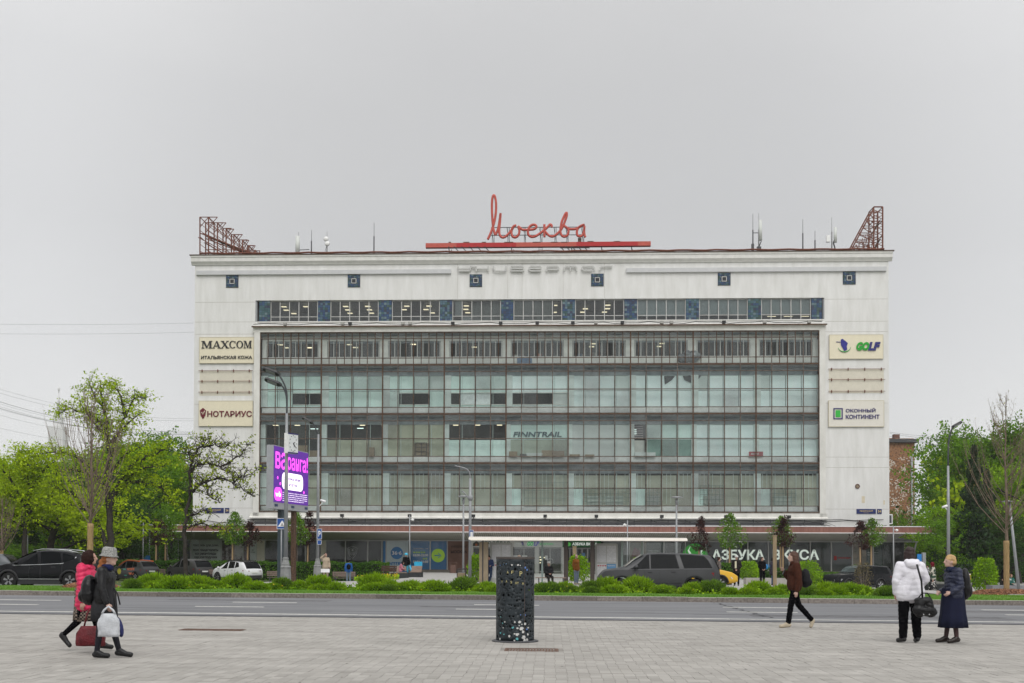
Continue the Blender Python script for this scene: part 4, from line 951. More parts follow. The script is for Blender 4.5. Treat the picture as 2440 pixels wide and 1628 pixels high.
def truss_r():
    t=thing('rusty_truss','rusty triangular lattice truss on the right end of the roof','truss',BW(0,1.0,ZT),-YAW)
    f=lambda x,y,v=0: (lambda q:(q[0],v,q[1]-ZT))(fac(1200+x/2.5,440+y/2.5,1.0))
    for v in (0,1.6):
        b=MB(); b.bar(f(2205,133,v),f(2205,405,v),.10); b.bar(f(2258,133,v),f(2258,410,v),.12); b.bar(f(2205,133,v),f(2258,133,v),.1); b.bar(f(2205,140,v),f(2065,400,v),.12)
        for y in range(150,400,32): b.bar(f(2205,y,v),f(2258,y+25,v),.05); b.bar(f(2258,y,v),f(2205,y+25,v),.05)
        for y in range(175,400,42): x=2205-(y-140)*.54; b.bar(f(x,y,v),f(2205,y,v),.06); b.bar(f(x,y,v),f(2205,y+38,v),.045); 
        for x in (2100,2130,2165,2185): b.bar(f(x,400-(x-2065)*1.1,v),f(x+20,400,v),.05); b.bar(f(x,400,v),f(x+25,330-(x-2100)*.6,v),.05)
        b.build('lattice_side',rustred,t)
    b=MB()
    for y in (133,215,300,380): b.bar(f(2205,y,0),f(2205,y,1.6),.06); b.bar(f(2258,y,0),f(2258,y,1.6),.06)
    b.build('cross_member',rustred,t)
    b=MB()
    for y in (205,320): 
        a=f(2212,y+75,.3); c=f(2252,y,.3); b.add([a,c,(c[0],1.3,c[2]),(a[0],1.3,a[2]),(a[0],.3,a[2]+.1),(c[0],.3,c[2]+.1),(c[0],1.3,c[2]+.1),(a[0],1.3,a[2]+.1)],[(3,2,1,0),(4,5,6,7),(0,1,5,4),(1,2,6,5),(2,3,7,6),(3,0,4,7)])
    b.build('catwalk',rust,t)
truss_r()
def antenna(px,py0,py1,label,kind,v=1.2,r=.05):
    u,z0=fac(px,py0,v); z1=fac(px,py1,v)[1]; t=thing('antenna' if kind!='rod' else 'lightning_rod',label,'antenna',BW(u,v,ZT),-YAW); H_=z1-ZT
    b=MB(); b.tube([(0,0,-.1),(0,0,H_*.62)],r*1.3,6); b.tube([(0,0,H_*.62),(0,0,H_)],.022,5); b.build('mast',M('mast_grey',(.22,.22,.22),.6,.1,3) if kind!='rod' else darkgrey,t); return t,H_
def sector(t,x,z0,z1,w=.28,m=None):
    b=MB(); b.tube([(x,-.15,z0),(x,-.15,z1)],w/2,10); b.build('antenna_panel',m or M('antenna_white',(.58,.60,.57),.5,.05,3),t)
t,h=antenna(711,606,553,'left rooftop antenna with one pale panel near the left truss','panel'); sector(t,-.05,.5,3.9 if False else h*.75+.2,.42)
b=MB(); b.bar((0,0,.9),(1.1,0,.95),.06); b.build('bracket',darkgrey,t)
t,h=antenna(742,606,549,'thin rooftop rod beside the left panel antenna','rod')
t,h=antenna(779,606,552,'rooftop mast with two small white dishes','dish'); 
for q,(x,z) in enumerate(((-.08,h*.72),(.05,h*.55))): b=MB(); b.lathe([(.02,-.12),(.2,-.1),(.26,0)],12,(x,-.1,z),axis='y'); b.build('dish',white,t)
b=MB(); b.bar((-.35,0,0),(0,0,h*.55),.03); b.build('stay',darkgrey,t)
t,h=antenna(891,606,531,'tall thin rod on the roof between the dishes and the red sign','rod'); b=MB(); b.box(-.5,-.25,-.1,.1,.1,.7); b.build('equipment_box',white,t)
t,h=antenna(1794,600,510,'tall dark rooftop mast left of the big white panel antenna','rod'); b=MB(); b.bar((0,0,h*.55),(.5,0,h*.55),.06); b.box(-.15,.1,-.1,.1,.4,1.2); b.build('bracket',darkgrey,t)
t,h=antenna(1808,600,508,'big white cylindrical panel antenna on the roof at right','panel'); sector(t,.13,h*.36,h*.82,.34); b=MB(); b.box(-.2,.2,-.2,.1,.1,.9); b.tube([(0,-.1,.9),(.2,-.2,1.4),(.1,-.1,1.8)],.05,5); b.build('equipment_box',darkgrey,t)
t,h=antenna(1913,600,523,'slim rod on the roof between the two right panel antennas','rod')
t,h=antenna(1942,598,550,'short rusty rod on the right part of the roof','rod')
t,h=antenna(1982,598,518,'white panel antenna with cabinet nearest the right truss','panel'); sector(t,.3,h*.33,h*.72,.30); b=MB(); b.box(-.55,-.2,-.2,.1,h*.35,h*.52); b.build('equipment_box',white,t)
b=MB(); b.tube([(0,-.1,.2),(.25,-.2,.7),(.1,-.2,1.2),(.3,-.15,1.7)],.07,5); b.build('cable_loop',cable,t)
# floodlights on ledges
def flood(px,py,lab,v,m=blacksteel,up=1):
    u,z=fac(px,py,v); t=thing('floodlight',lab,'floodlight',BW(u,v,z),-YAW,'floodlights on the ledges of the store')
    b=MB(); b.prism([(-.12,-.08),(.12,-.12),(.16,.14),(-.14,.16)],-.17,.17,'yz'); b.build('lamp_head',m,t); b=MB(); b.bar((0,.1,-.05),(0,.35,-.2),.05); b.build('arm',darkgrey,t)
for px in (834,1079,1193,1280,1365,1483,1725): flood(px,772-(px-834)*.004,'small black floodlight on the ledge under the ribbon windows',-.65)
for px in (679,816,960,960+17,1420,1480+97,1600,1822,1928): flood(px,772-(px-834)*.004,'small pale floodlight on the ledge under the ribbon windows',-.6,M('pale_flood',(.35,.34,.32),.6,.1,3))
for px in (674,815,976,1128,1299,1421,1577,1730,1880): flood(px,1229+(px-815)*.003,'small black floodlight on the ledge below the rusty glazing',-1.0)
# cables
def wire(name,pts,r,lab,cat='cable',m=cable,group=None):
    b=MB(); b.tube(pts,r,5); o=b.build(name,m); tag(o,lab,cat,group); return o
pts=[BW(CL-.6+i*1.1,-.62-.02*math.sin(i),24.22+.07*math.sin(i*1.3)+.04*math.sin(i*3.1)) for i in range(51)]
wire('cable',pts,.035,'thin black cable strung along the ledge below the ribbon windows')
pts=[BW(CL-1+i*1.7,-.86,5.12+.10*math.sin(i*1.9)+.05*math.sin(i*.7)) for i in range(36)]
wire('cable',pts,.035,'black cable sagging along the ledge below the rusty glazing')
pts=[BW(UL+.2+i*1.35,-.12,4.95+.12*math.sin(i*2.2)) for i in range(5)]
wire('cable',pts,.03,'black cable on the white wall below the left street plate')
pts=[BW(CR+.7+i*1.35,-.12,5.25+.06*math.sin(i*2.2)) for i in range(5)]
wire('cable',pts,.03,'black cable on the white wall below the right street plate')
pts=[BW(UL+.5+i*1.9,-.9,4.45+.28*math.sin(i*2.2)) for i in range(36)]
wire('cable',pts,.03,'loose black cable looping just above the canopy roof')
o=thing('air_conditioner','pale air conditioner box on the right corner of the store','air conditioner',BW(UR+.02,1.0,4.9),-YAW); b=MB(); b.box(0,.6,0,.9,0,.95); b.build('case',white,o); b=MB(); b.box(.1,.5,-.012,0,.1,.85); b.build('grille',darkgrey,o)
o=thing('wall_outlet','small rusty ring fitting on the right pier of the store','wall fitting',BW(*fac(2043,1159)[:1],-.05,fac(2043,1159)[1]),-YAW); b=MB(); b.lathe([(.20,-.05),(.23,0),(.16,.04)],12,axis='y',cap=False); b.build('ring',rustred,o); b=MB(); b.lathe([(.15,-.02),(.15,0)],10,(0,.03,0),axis='y'); b.build('core',cart,o)
# ---------------------------------------------------------------- trees, hedges, shrubs
bark=M('dark_bark',(.028,.024,.02),.95,.3,6,.5,col2=(.06,.052,.045)); barkg=M('grey_brown_bark',(.09,.075,.065),.95,.3,8,.4,col2=(.17,.145,.13))
twig=M('brown_twig',(.10,.07,.06),.9,.2,5)
def leafm(name,c1,c2,isl=.35): return M(name,c1,.65,.1,.55,island=isl,col2=c2,trans=.35,spec=.3,detail=2)
L_lime=leafm('lime_leaves',(.26,.38,.008),(.42,.55,.012)); L_fresh=leafm('fresh_leaves',(.15,.30,.008),(.26,.43,.012)); L_mid=leafm('mid_leaves',(.085,.19,.010),(.155,.30,.018))
L_dark=leafm('dark_leaves',(.03,.07,.014),(.06,.13,.022)); L_con=leafm('conifer_needles',(.02,.045,.02),(.045,.08,.03)); L_pur=leafm('purple_leaves',(.035,.015,.014),(.08,.032,.028)); L_olive=leafm('olive_leaves',(.06,.075,.02),(.10,.115,.03))
L_hedge=leafm('hedge_leaves',(.04,.115,.010),(.10,.21,.02)); L_spir=leafm('low_shrub_leaves',(.15,.28,.008),(.30,.46,.015)); L_yel=leafm('yellow_green_leaves',(.22,.29,.015),(.34,.42,.03)); petal=M('white_blossom',(.7,.72,.66),.8,.05,3); yellowf=M('yellow_flower',(.65,.42,.02),.8,.1,3)
def leafquads(pts,size,rr,flatness=.0,mb=None,tri=False):
    b=mb or MB(); vs=[];fs=[]
    for p in pts:
        a=Vector((rr.gauss(0,1),rr.gauss(0,1),rr.gauss(0,1))).normalized(); c=a.orthogonal().normalized(); c=(c*math.cos(q:=rr.uniform(0,6.3))+a.cross(c)*math.sin(q)).normalized(); d=a.cross(c)
        s=size*rr.uniform(.55,1.35); k=len(vs); c=c*s*.5; d=d*s*.34
        vs+=[p-c,p-d,p+c,p+d]; fs.append((k,k+1,k+2,k+3))
    b.add(vs,fs); return b
def tree_meshes(seed,Hh,tr,crown,leafsize,nleaf,lm,bm_=None,levels=4,spread=.75,trunk=.3,up=.25,lean=0,sigma=.45,nchild=(3,4),clump=14,bare=0,crook=.14,l0=.38,droop=0):
    rr=random.Random(seed); tb=MB(); ends=[]
    def seg(p,d,L,r,lev):
        n=4 if lev<2 else 3; pts=[p]; rads=[r]; q=p
        for i in range(n):
            d=(d+Vector((rr.gauss(0,crook),rr.gauss(0,crook),rr.gauss(0,crook)+up*.12-droop*lev*.04))).normalized(); q=q+d*(L/n); pts.append(q); rads.append(r*(1-.42*(i+1)/n))
        tb.tube(pts,rads,7 if lev==0 else (5 if lev==1 else 3 if lev>2 else 4),False)
        if lev>=levels-2: 
            for z in pts[1:]: ends.append((z,lev))
        if lev<levels-1:
            for c in range(rr.randint(*nchild)+(2 if lev==0 else 0)):
                f=rr.uniform(.35,1) if lev else rr.uniform(trunk+.1,1); i=min(n-1,int(f*n)); bp=pts[i].lerp(pts[i+1],f*n-i) if f<1 else pts[-1]
                ax=Vector((rr.gauss(0,1),rr.gauss(0,1),0)).normalized(); nd=(d*(1-spread)+ax*spread+Vector((0,0,up))).normalized()
                seg(bp,nd,L*rr.uniform(.5,.78)*(1.0 if lev else l0/.5),rads[min(i+1,n)]*rr.uniform(.45,.7),lev+1)
    seg(Vector((0,0,-.3)),Vector((lean,0,1)).normalized(),Hh*(.62 if levels>1 else 1),tr,0)
    lb=MB(); pts=[]
    if nleaf:
        # clumps at the twig ends, clipped to the crown ellipsoid
        for i in range(nleaf//clump):
            e,lev=rr.choice(ends); c=e+Vector((rr.gauss(0,sigma),rr.gauss(0,sigma),rr.gauss(0,sigma*.8)))
            if c.z<Hh*trunk*.7: continue
            for k in range(clump): pts.append(c+Vector((rr.gauss(0,.22*sigma+.06),rr.gauss(0,.22*sigma+.06),rr.gauss(0,.16*sigma+.04))))
        cxx=sum(q.x for q in pts)/len(pts); cyy=sum(q.y for q in pts)/len(pts); czz=sum(q.z for q in pts)/len(pts)
        for q in pts: f=min(1.2,max(0,q.z)/czz); q.x-=cxx*f; q.y-=cyy*f
        for i,(x,y,z) in enumerate(tb.v): f=min(1.2,max(0,z)/czz); tb.v[i]=(x-cxx*f,y-cyy*f,z)
        leafquads(pts,leafsize,rr,mb=lb)
    me=tb.mesh('trunk',bm_ or bark)
    zs=[p.z for p in pts] or [v[2] for v in tb.v]
    return me,(lb.mesh('crown',lm) if nleaf else None),max(zs)
def tree(name,label,p,meshes,Hh,rz=0,group=None,cat='tree',sx=1):
    me,cr,zt=meshes; t=thing(name,label,cat,p,rz,group); k=Hh/zt; t.scale=(k*sx,k*sx,k)
    put('trunk',me,t)
    if cr: put('crown',cr,t)
    return t
broadA=tree_meshes(11,14,.32,0,.24,15000,L_mid,levels=4,sigma=.75,spread=.8,trunk=.12,clump=16)
broadB=tree_meshes(12,14,.3,0,.25,15000,L_fresh,levels=4,sigma=.8,spread=.8,trunk=.12,clump=16)
broadC=tree_meshes(13,14,.3,0,.24,15000,L_dark,levels=4,sigma=.8,spread=.8,trunk=.08,clump=16)
broadD=tree_meshes(14,14,.3,0,.26,14000,L_lime,levels=4,sigma=.7,spread=.85,trunk=.18,clump=14)
broadE=tree_meshes(15,14,.3,0,.24,12000,L_olive,levels=4,sigma=.8,spread=.75,trunk=.12,clump=14)
def ztop(px,py,Y): return at(px,py,Y).z
# (px, top py, Y, kind, sx, label)
far=[(-140,1060,128,0,1.2,'leafy tree just past the left edge of the park'),(-60,1095,112,3,1.1,'lime green tree at the left edge of the park'),
(15,1082,120,1,1.15,'fresh green tree at the far left of the tree belt'),(60,1090,112,3,1.0,'low lime tree beside the thin left lamp post'),(-10,1150,104,4,1.0,'small olive tree in the left corner of the park'),
(105,1110,128,2,1.2,'dark tree behind the thin left lamp post'),(150,1085,118,1,1.1,'green tree below the distant spire'),(200,1060,132,0,1.2,'tall green tree behind the wrapped bare tree'),(90,1180,100,2,1.1,'low dark tree in the shade left of the wrapped trunk'),
(245,1080,112,2,1.15,'dark tree filling the belt behind the big lime tree'),(300,1050,124,1,1.2,'green tree right of the big lime tree trunk'),(345,1012,136,0,1.05,'tallest round green tree left of the store'),
(300,1175,100,2,1.1,'low dark tree behind the striped taxi'),(395,1060,126,1,1.15,'broad fresh green tree close to the store corner'),(375,1110,112,0,1.05,'mid green tree above the left canopy tip'),(430,1090,133,2,1.1,'dark tree partly behind the left corner of the store'),(200,1180,98,4,1.0,'low olive tree between the two trunks'),(160,1190,94,0,1.0,'short green tree behind the black crossover'),
(30,1190,96,0,1.0,'short green tree above the left hedge'),(410,1195,108,0,.9,'short green tree under the left canopy tip'),
(2262,1175,150,1,.7,'pale green tree right of the brick building'),(2290,1128,126,1,.8,'fresh green tree left of the right street lamp'),(2300,1052,134,0,.95,'spreading dark green tree behind the right street lamp'),(2262,1190,106,1,.9,'low green tree right of the canopy tip'),
(2290,1010,128,0,1.0,'tall loose green tree right of the street lamp'),(2360,985,120,0,.9,'high narrow green tree behind the wrapped right tree'),(2420,970,124,3,.9,'yellowish tall tree near the right edge'),(2330,1190,100,4,1.1,'olive bushy tree behind the wrapped right tree'),
(2430,1080,112,1,1.0,'bright green tree at the right edge of the park'),(2280,1210,96,0,1.0,'short green tree behind the woman in the navy jacket'),(2470,1020,118,0,1.1,'green tree just past the right edge'),(2560,1040,128,1,1.2,'green tree beyond the right edge'),(2385,1220,96,2,1.2,'low dark tree in the shade at the right'),(2205,1268,112,2,.9,'low dark tree behind the blue info post')]
kinds=[broadA,broadB,broadC,broadD,broadE]
for i,(px,py,Y,k,sx,lab) in enumerate(far):
    p=gat(px,Y); tree('park_tree',lab,p,kinds[k],ztop(px,py,Y)-p.z,rz=i*1.7,group='trees in the park behind the street',sx=sx*(1.1 if py>1150 else .95))
# tree line further off, read as one mass
b=MB(); rr=random.Random(4); pts=[]
for (a,c,n) in ((-150,-34,9000),(44,130,8000)):
    for i in range(n//6):
        X=rr.uniform(a,c); Y=rr.uniform(150,175); z=rr.uniform(0,9.5+2*noise.noise(Vector((X*.08,0,0))))
        for k in range(8): pts.append(Vector((X+rr.gauss(0,.6),Y+rr.gauss(0,.6),max(.0,z+rr.gauss(0,.5)))))
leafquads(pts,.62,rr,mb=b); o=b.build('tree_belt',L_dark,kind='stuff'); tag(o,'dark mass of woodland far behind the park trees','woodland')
b=MB(); b.box(-300,-34,182,183,-2,9); b.box(50,300,182,183,-2,8); struct('woodland_shade',b,M('shadow_woodland',(.012,.02,.008),1,.4,.5,col2=(.03,.05,.015)))  # upright dark sheet added for the shade deep in the wood
# guided trees: limbs laid out at their real place
def guided(name,lab,Y,limbs,r0,leafn,lm,leaf,rad,twn,sparse=1.0,seed=1,twl=1.0,depth=2.0):
    rr=random.Random(seed); base=gat(limbs[0][0][0],Y); t=thing(name,lab,'tree',base); tb=MB(); ends=[]
    for li,(lb_) in enumerate(limbs):
        n=len(lb_); dd=rr.uniform(-depth,depth) if li else 0
        start=0 if li==0 else None; P=[]
        for i,(x,y) in enumerate(lb_): q=at(x,y,Y+dd*(i/max(1,n-1))); P.append(q-base)
        if li==0: P[0].z=-.3
        C_=cat(P,4); r1=r0*(1 if li==0 else (.62 if li<4 else .45)); m=len(C_)
        rad_=[max(.018,r1*(1-.85*(i/(m-1))**.9)) for i in range(m)]; C_=[c+Vector((rr.gauss(0,.05),rr.gauss(0,.08),rr.gauss(0,.05)))*(1 if 0<i<m-1 else 0) for i,c in enumerate(C_)]
        tb.tube(C_,rad_,7,False)
        for i in range(1,m):
            f=i/(m-1)
            if li==0 and f<.5: continue
            for q in range(twn):
                d=Vector((rr.gauss(0,1),rr.gauss(0,.9),rr.gauss(.25,.7))).normalized(); l=twl*rr.uniform(.4,1.3)*(1.15-f*.5); s=C_[i]; m1=s+d*l*.5+Vector((rr.gauss(0,.1),rr.gauss(0,.1),.05)); d2=(d+Vector((rr.gauss(0,.5),rr.gauss(0,.5),rr.gauss(.1,.5)))).normalized(); e=m1+d2*l*.5
                tb.tube([s,m1,e],[rad_[i]*.4+.008,.018,.008],4,False); ends.append(m1); ends.append(e)
                for z in range(2): d3=(d2+Vector((rr.gauss(0,.8),rr.gauss(0,.8),rr.gauss(0,.8)))).normalized(); e2=m1+d3*l*.45; tb.tube([m1,e2],[.012,.006],3,False); ends.append(e2)
    tb.build('trunk',bark,t); pts=[]
    while len(pts)<leafn:
        e=rr.choice(ends); c=e+Vector((rr.gauss(0,rad),rr.gauss(0,rad),rr.gauss(0,rad*.7)))
        for k in range(7): pts.append(c+Vector((rr.gauss(0,.15),rr.gauss(0,.15),rr.gauss(0,.09))))
    leafquads(pts,leaf,rr).build('crown',lm,t); return t
K=lambda *a:[(x/2.306,800+y/2.306) for x,y in a]
guided('lime_green_tree','big open lime green tree with dark branching limbs rising left of the store',78,[K((602,1330),(602,1170),(600,950),(592,800),(595,650),(590,520),(575,400),(550,270)),
 K((600,1200),(545,1050),(500,965),(430,890),(350,850),(280,830)),K((600,980),(640,850),(720,805),(830,822),(900,850),(960,930)),K((610,900),(670,780),(760,690),(860,650),(940,610)),
 K((592,860),(520,760),(430,680),(330,640),(250,650)),K((596,700),(640,560),(690,440),(740,345),(800,345)),K((594,600),(670,510),(770,430)),K((588,520),(500,430),(400,410),(310,425)),K((500,965),(400,935),(290,930)),K((592,560),(520,480),(450,380)),K((596,760),(700,650),(800,600)),K((575,420),(520,330),(490,260)),K((690,440),(660,330),(600,250)),K((640,850),(760,740),(900,720)),K((520,760),(400,740),(300,760))],.30,15000,L_lime,.16,.30,3,seed=4)
guided('lime_green_tree','wide low lime green tree left of the big open one',84,[K((130,1330),(135,1150),(150,950),(160,820),(150,700)),K((150,950),(60,800),(-20,700)),K((155,850),(230,760),(300,690)),K((150,800),(110,700),(120,640)),K((140,1000),(240,900),(320,880)),K((150,900),(50,880),(-40,880)),K((160,750),(200,680),(180,650)),K((140,1050),(40,1000),(-60,960))],.26,12500,L_lime,.17,.5,3,seed=6)
p=gat(118,88); tree('lime_green_tree','dense low lime green tree under the distant spire',p,broadD,ztop(110,1110,88)-p.z,rz=2.2,sx=1.3)
guided('half_bare_tree','crooked dark half bare tree with few leaves before the left white pier',60,[K((1018,1345),(1020,1180),(1025,1000),(1040,860),(1048,720),(1080,645),(1110,595),(1130,575)),
 K((1042,870),(1080,840),(1130,800),(1200,790),(1280,812),(1340,850),(1405,885)),K((1048,745),(1090,710),(1150,700),(1210,722),(1270,762),(1340,800)),K((1060,700),(1035,650),(1060,610)),K((1110,605),(1170,600),(1240,610),(1265,590)),K((1024,1060),(1090,1040),(1180,1052),(1250,1085)),
 K((1210,722),(1280,680),(1340,640),(1368,600)),K((1028,1000),(1100,970),(1160,965)),K((1280,812),(1330,770),(1410,740)),K((1130,800),(1150,880),(1210,920))],.14,1600,L_yel,.15,.10,3,seed=9,twl=.75,depth=1.0)
def bare_tree(name,lab,p,Hh,seed,wrap,wide=1.0):
    rr=random.Random(seed); t=thing(name,lab,'tree',p); tb=MB(); lead=[Vector((0,0,-.2))]
    for i in range(9): lead.append(Vector((rr.gauss(0,.03),rr.gauss(0,.03),Hh*(i+1)/9)))
    tb.tube(lead,[.085-.078*i/9 for i in range(10)],8,False)
    for k in range(52):
        f=rr.uniform(.30,.93) if k>9 else .3+.012*k; z=f*Hh; a=rr.uniform(0,2*PI); l=(Hh-z)*rr.uniform(.5,.82)+.3; o=Vector((math.cos(a),math.sin(a),0)); pts=[Vector((0,0,z))]; n=6
        for i in range(n): 
            w=.75*(1-i/n)**1.2+.12; pts.append(pts[-1]+(o*w*.75*wide+Vector((rr.gauss(0,.07),rr.gauss(0,.07),1))).normalized()*l/n)
        r0=.006+.022*(1-f); tb.tube(pts,[r0*(1-.12*i) for i in range(n+1)],4,False)
        for q in range(6):
            i=rr.randint(1,n-1); s=pts[i]; d=(pts[i+1]-pts[i]).normalized()+Vector((rr.gauss(0,.4),rr.gauss(0,.4),rr.uniform(0,.4))); l2=l*rr.uniform(.12,.35)
            tb.tube([s,s+d.normalized()*l2*.5,s+(d+Vector((0,0,.4))).normalized()*l2],[.006,.005,.003],3,False)
    tb.build('trunk',M('young_bark',(.13,.095,.07),.9,.25,8,.3,col2=(.24,.185,.145)),t)
    if seed==8:
        ps=[]
        while len(ps)<700:
            q=Vector(rr.choice(tb.v)); 
            if q.z>Hh*.42: ps.append(q+Vector((rr.gauss(0,.05),rr.gauss(0,.05),rr.gauss(0,.05))))
        leafquads(ps,.055,rr).build('crown',M('budding_leaves',(.16,.13,.03),.7,.1,1,island=.4,col2=(.26,.24,.04)),t)
    w=MB(); w.lathe([(.12,.0),(.13,.1)]+[(.118+.006*math.sin(i*2.1),.1+i*(wrap-.1)/20) for i in range(1,21)]+[(.09,wrap)],18)
    for i in range(7): z=.3+i*wrap/7.3; w.lathe([(.128,z),(.132,z+.01),(.128,z+.02)],14,cap=False)
    w.build('straw_wrap',M('straw_wrap',(.26,.17,.08),.95,.25,14,.8,col2=(.44,.31,.16),stretch=(3,3,.25)),t)
    return t
p=gat(215,43.2); bare_tree('wrapped_bare_tree','young bare tree with straw wrapped trunk on the left mulch mound',p+Vector((0,0,.2)),ztop(215,925,43.2)-p.z,3,2.55)
p=gat(2398,46.5); bare_tree('wrapped_bare_tree','young bare tree with straw wrapped trunk on the right mulch mound',p+Vector((0,0,.1)),ztop(2398,940,46.5)-p.z,8,2.35,1.35)
for px,Y,py,lab in ((4,70,1180,'wrapped sapling at the left frame edge'),(146,98,1200,'thin wrapped sapling behind the black crossover')):
    p=gat(px,Y); bare_tree('wrapped_bare_tree',lab,p,ztop(px,py,Y)-p.z,px,1.9,1.4)
def mulch(px,Y,rx,ry,h,lab,n):
    p=gat(px,Y); t=thing('mulch_mound',lab,'mulch',p); rr=random.Random(px); b=MB(); 
    prof=[(rx*math.cos(a),h*math.sin(a)+.12) for a in (0,.3,.6,.9,1.2,1.5)]
    b.lathe([(rx*1.02,-.1)]+prof,20); b.v=[(x,y*ry/rx,z) for x,y,z in b.v]; b.build('mound',M('bark_mulch',(.10,.045,.025),.95,.4,10,1.0,col2=(.30,.15,.09)),t)
    c=MB()
    for i in range(n):
        a=rr.uniform(0,2*PI); r=math.sqrt(rr.random()); x,y=r*rx*math.cos(a),r*ry*math.sin(a); z=h*math.sqrt(max(0,1-r*r))+.13
        c.T=Matrix.Translation((x,y,z))@Matrix.Rotation(rr.uniform(0,6),4,(rr.gauss(0,1),rr.gauss(0,1),rr.gauss(0,1))); s=rr.uniform(.02,.055); c.box(-s,s,-s*.5,s*.5,-.007,.007)
    c.T=None; c.build('bark_chip',M('bark_chips',(.14,.065,.035),.9,.4,3,island=.45,col2=(.33,.17,.10)),t,kind='stuff')
mulch(217,43.2,1.15,.9,.26,'red brown bark mulch mound round the left wrapped tree',1300); mulch(2398,46.5,1.5,1.2,.22,'red brown bark mulch mound round the right wrapped tree',1500)
# conifer
def conifer(p,Hh,lab,px,m=L_con):
    rr=random.Random(px); t=thing('conifer_tree',lab,'tree',p); b=MB(); b.tube([(0,0,-.3),(0,0,Hh)],[.22,.02],6,False); b.build('trunk',bark,t); pts=[]
    for i in range(5200):
        z=Hh*(.12+.88*rr.random()**1.25); w=(1-z/Hh)*Hh*.26+.15; w*=.75+.25*math.sin(z*3.1); a=rr.uniform(0,2*PI); r=w*math.sqrt(rr.uniform(.15,1)); pts.append(Vector((r*math.cos(a),r*math.sin(a),z-.25*r+rr.gauss(0,.08))))
    leafquads(pts,.34,rr).build('crown',m,t); return t
for px,py,Y,lab in ((2322,1062,96,'dark conifer behind the wrapped right tree'),(2352,1120,102,'smaller dark conifer at the right edge group')): p=gat(px,Y); conifer(p,ztop(px,py,Y)-p.z,lab,px)
# birch by the brick building
p=gat(2136,122); tree('birch_tree','small green tree in front of the brick building',p,tree_meshes(71,9,.12,0,.22,5000,L_mid,barkg,levels=3,sigma=.8,spread=.6,trunk=.1,clump=12),ztop(2136,1190,122)-p.z,sx=.5)
# staked street trees
def staked(px,py,Y,kind,lab,w=1.2,base=1296):
    Y+=3.6; w*=1.35
    p=gat(px,Y); ztp=ztop(px,py,Y)-p.z; zb=ztop(px,base,Y)-p.z; t=thing('staked_tree',lab,'tree',p,0,'small staked street trees'); rr=random.Random(px)
    b=MB(); b.tube([(0,0,0),(.02,0,zb+.3),(0,0,ztp*.9)],[.05,.04,.012],6,False)
    for i in range(14): z=rr.uniform(zb,ztp*.88); a=rr.uniform(0,6.3); l=w*.75*(1-.6*(z-zb)/(ztp-zb)); b.tube([(0,0,z),(l*.6*math.cos(a),l*.6*math.sin(a),z+l*.5),(l*math.cos(a),l*math.sin(a),z+l)],[.02,.013,.007],4,False)
    b.build('trunk',bark if kind=='purple' else barkg,t); b=MB(); b.tube([(-.12,-.1,0),(-.12,-.1,zb+.1)],.075,6,False); b.build('stake',M('raw_timber_stake',(.36,.25,.14),.8,.2,4,stretch=(6,6,.5)),t)
    n=2600 if kind=='green' else 1300; pts=[]
    ph=[rr.uniform(0,6) for _ in range(4)]
    while len(pts)<n:
        u=rr.random(); z=zb+(ztp-zb)*u; prof=math.sin(PI*min(1,max(0,(u*.93+.07))**.75))**.8 if kind=='green' else (.25+.9*math.exp(-((u-.3)/.3)**2))
        a=rr.uniform(0,6.3); r=w*prof*(.75+.3*math.sin(3*a+ph[0]+z*2))*math.sqrt(rr.uniform(.1,1)); c=Vector((r*math.cos(a),r*math.sin(a),z))
        if kind!='green' and noise.noise(c*1.6+Vector((px,0,0)))<-.06: continue
        for k in range(3): pts.append(c+Vector((rr.gauss(0,.09),rr.gauss(0,.09),rr.gauss(0,.09))))
    leafquads(pts,.14 if kind=='green' else .15,rr).build('crown',L_mid if kind=='green' else L_pur,t)
    if kind=='green': leafquads([q+Vector((0,-.1,.05)) for q in rr.sample(pts,130)],.11,rr).build('blossom',petal,t,kind='stuff')
for a in ((376,1236,92,'purple','dark purple leaved staked tree under the left canopy tip',1.15,1300),(398,1232,94,'green','white flowering staked tree behind the leftmost purple one',.9,1290),(558,1222,91,'green','white flowering green staked tree left of the advertising screen',1.05),(594,1232,92,'purple','thin purple staked tree left of the advertising screen',.85,1300),
 (708,1226,91,'green','green staked tree behind the advertising screen posts',.9),(737,1222,92,'purple','purple staked tree right of the advertising screen posts',.85,1300),(1668,1232,91,'purple','sparse purple staked tree before the green logo disc',.85,1312),
 (1741,1226,91,'green','round green staked tree with white blossom before the big letters',1.15,1307),(1862,1232,92.5,'green','green staked tree behind the purple one at the letters',1.0,1300),(1868,1232,91,'purple','dark purple staked tree before the big white letters',.9,1305),
 (2052,1238,91,'purple','dark purple staked tree near the right end of the shop',.95,1308),(2078,1238,92,'green','green staked tree near the right end of the shop',.95,1300)): staked(*a)
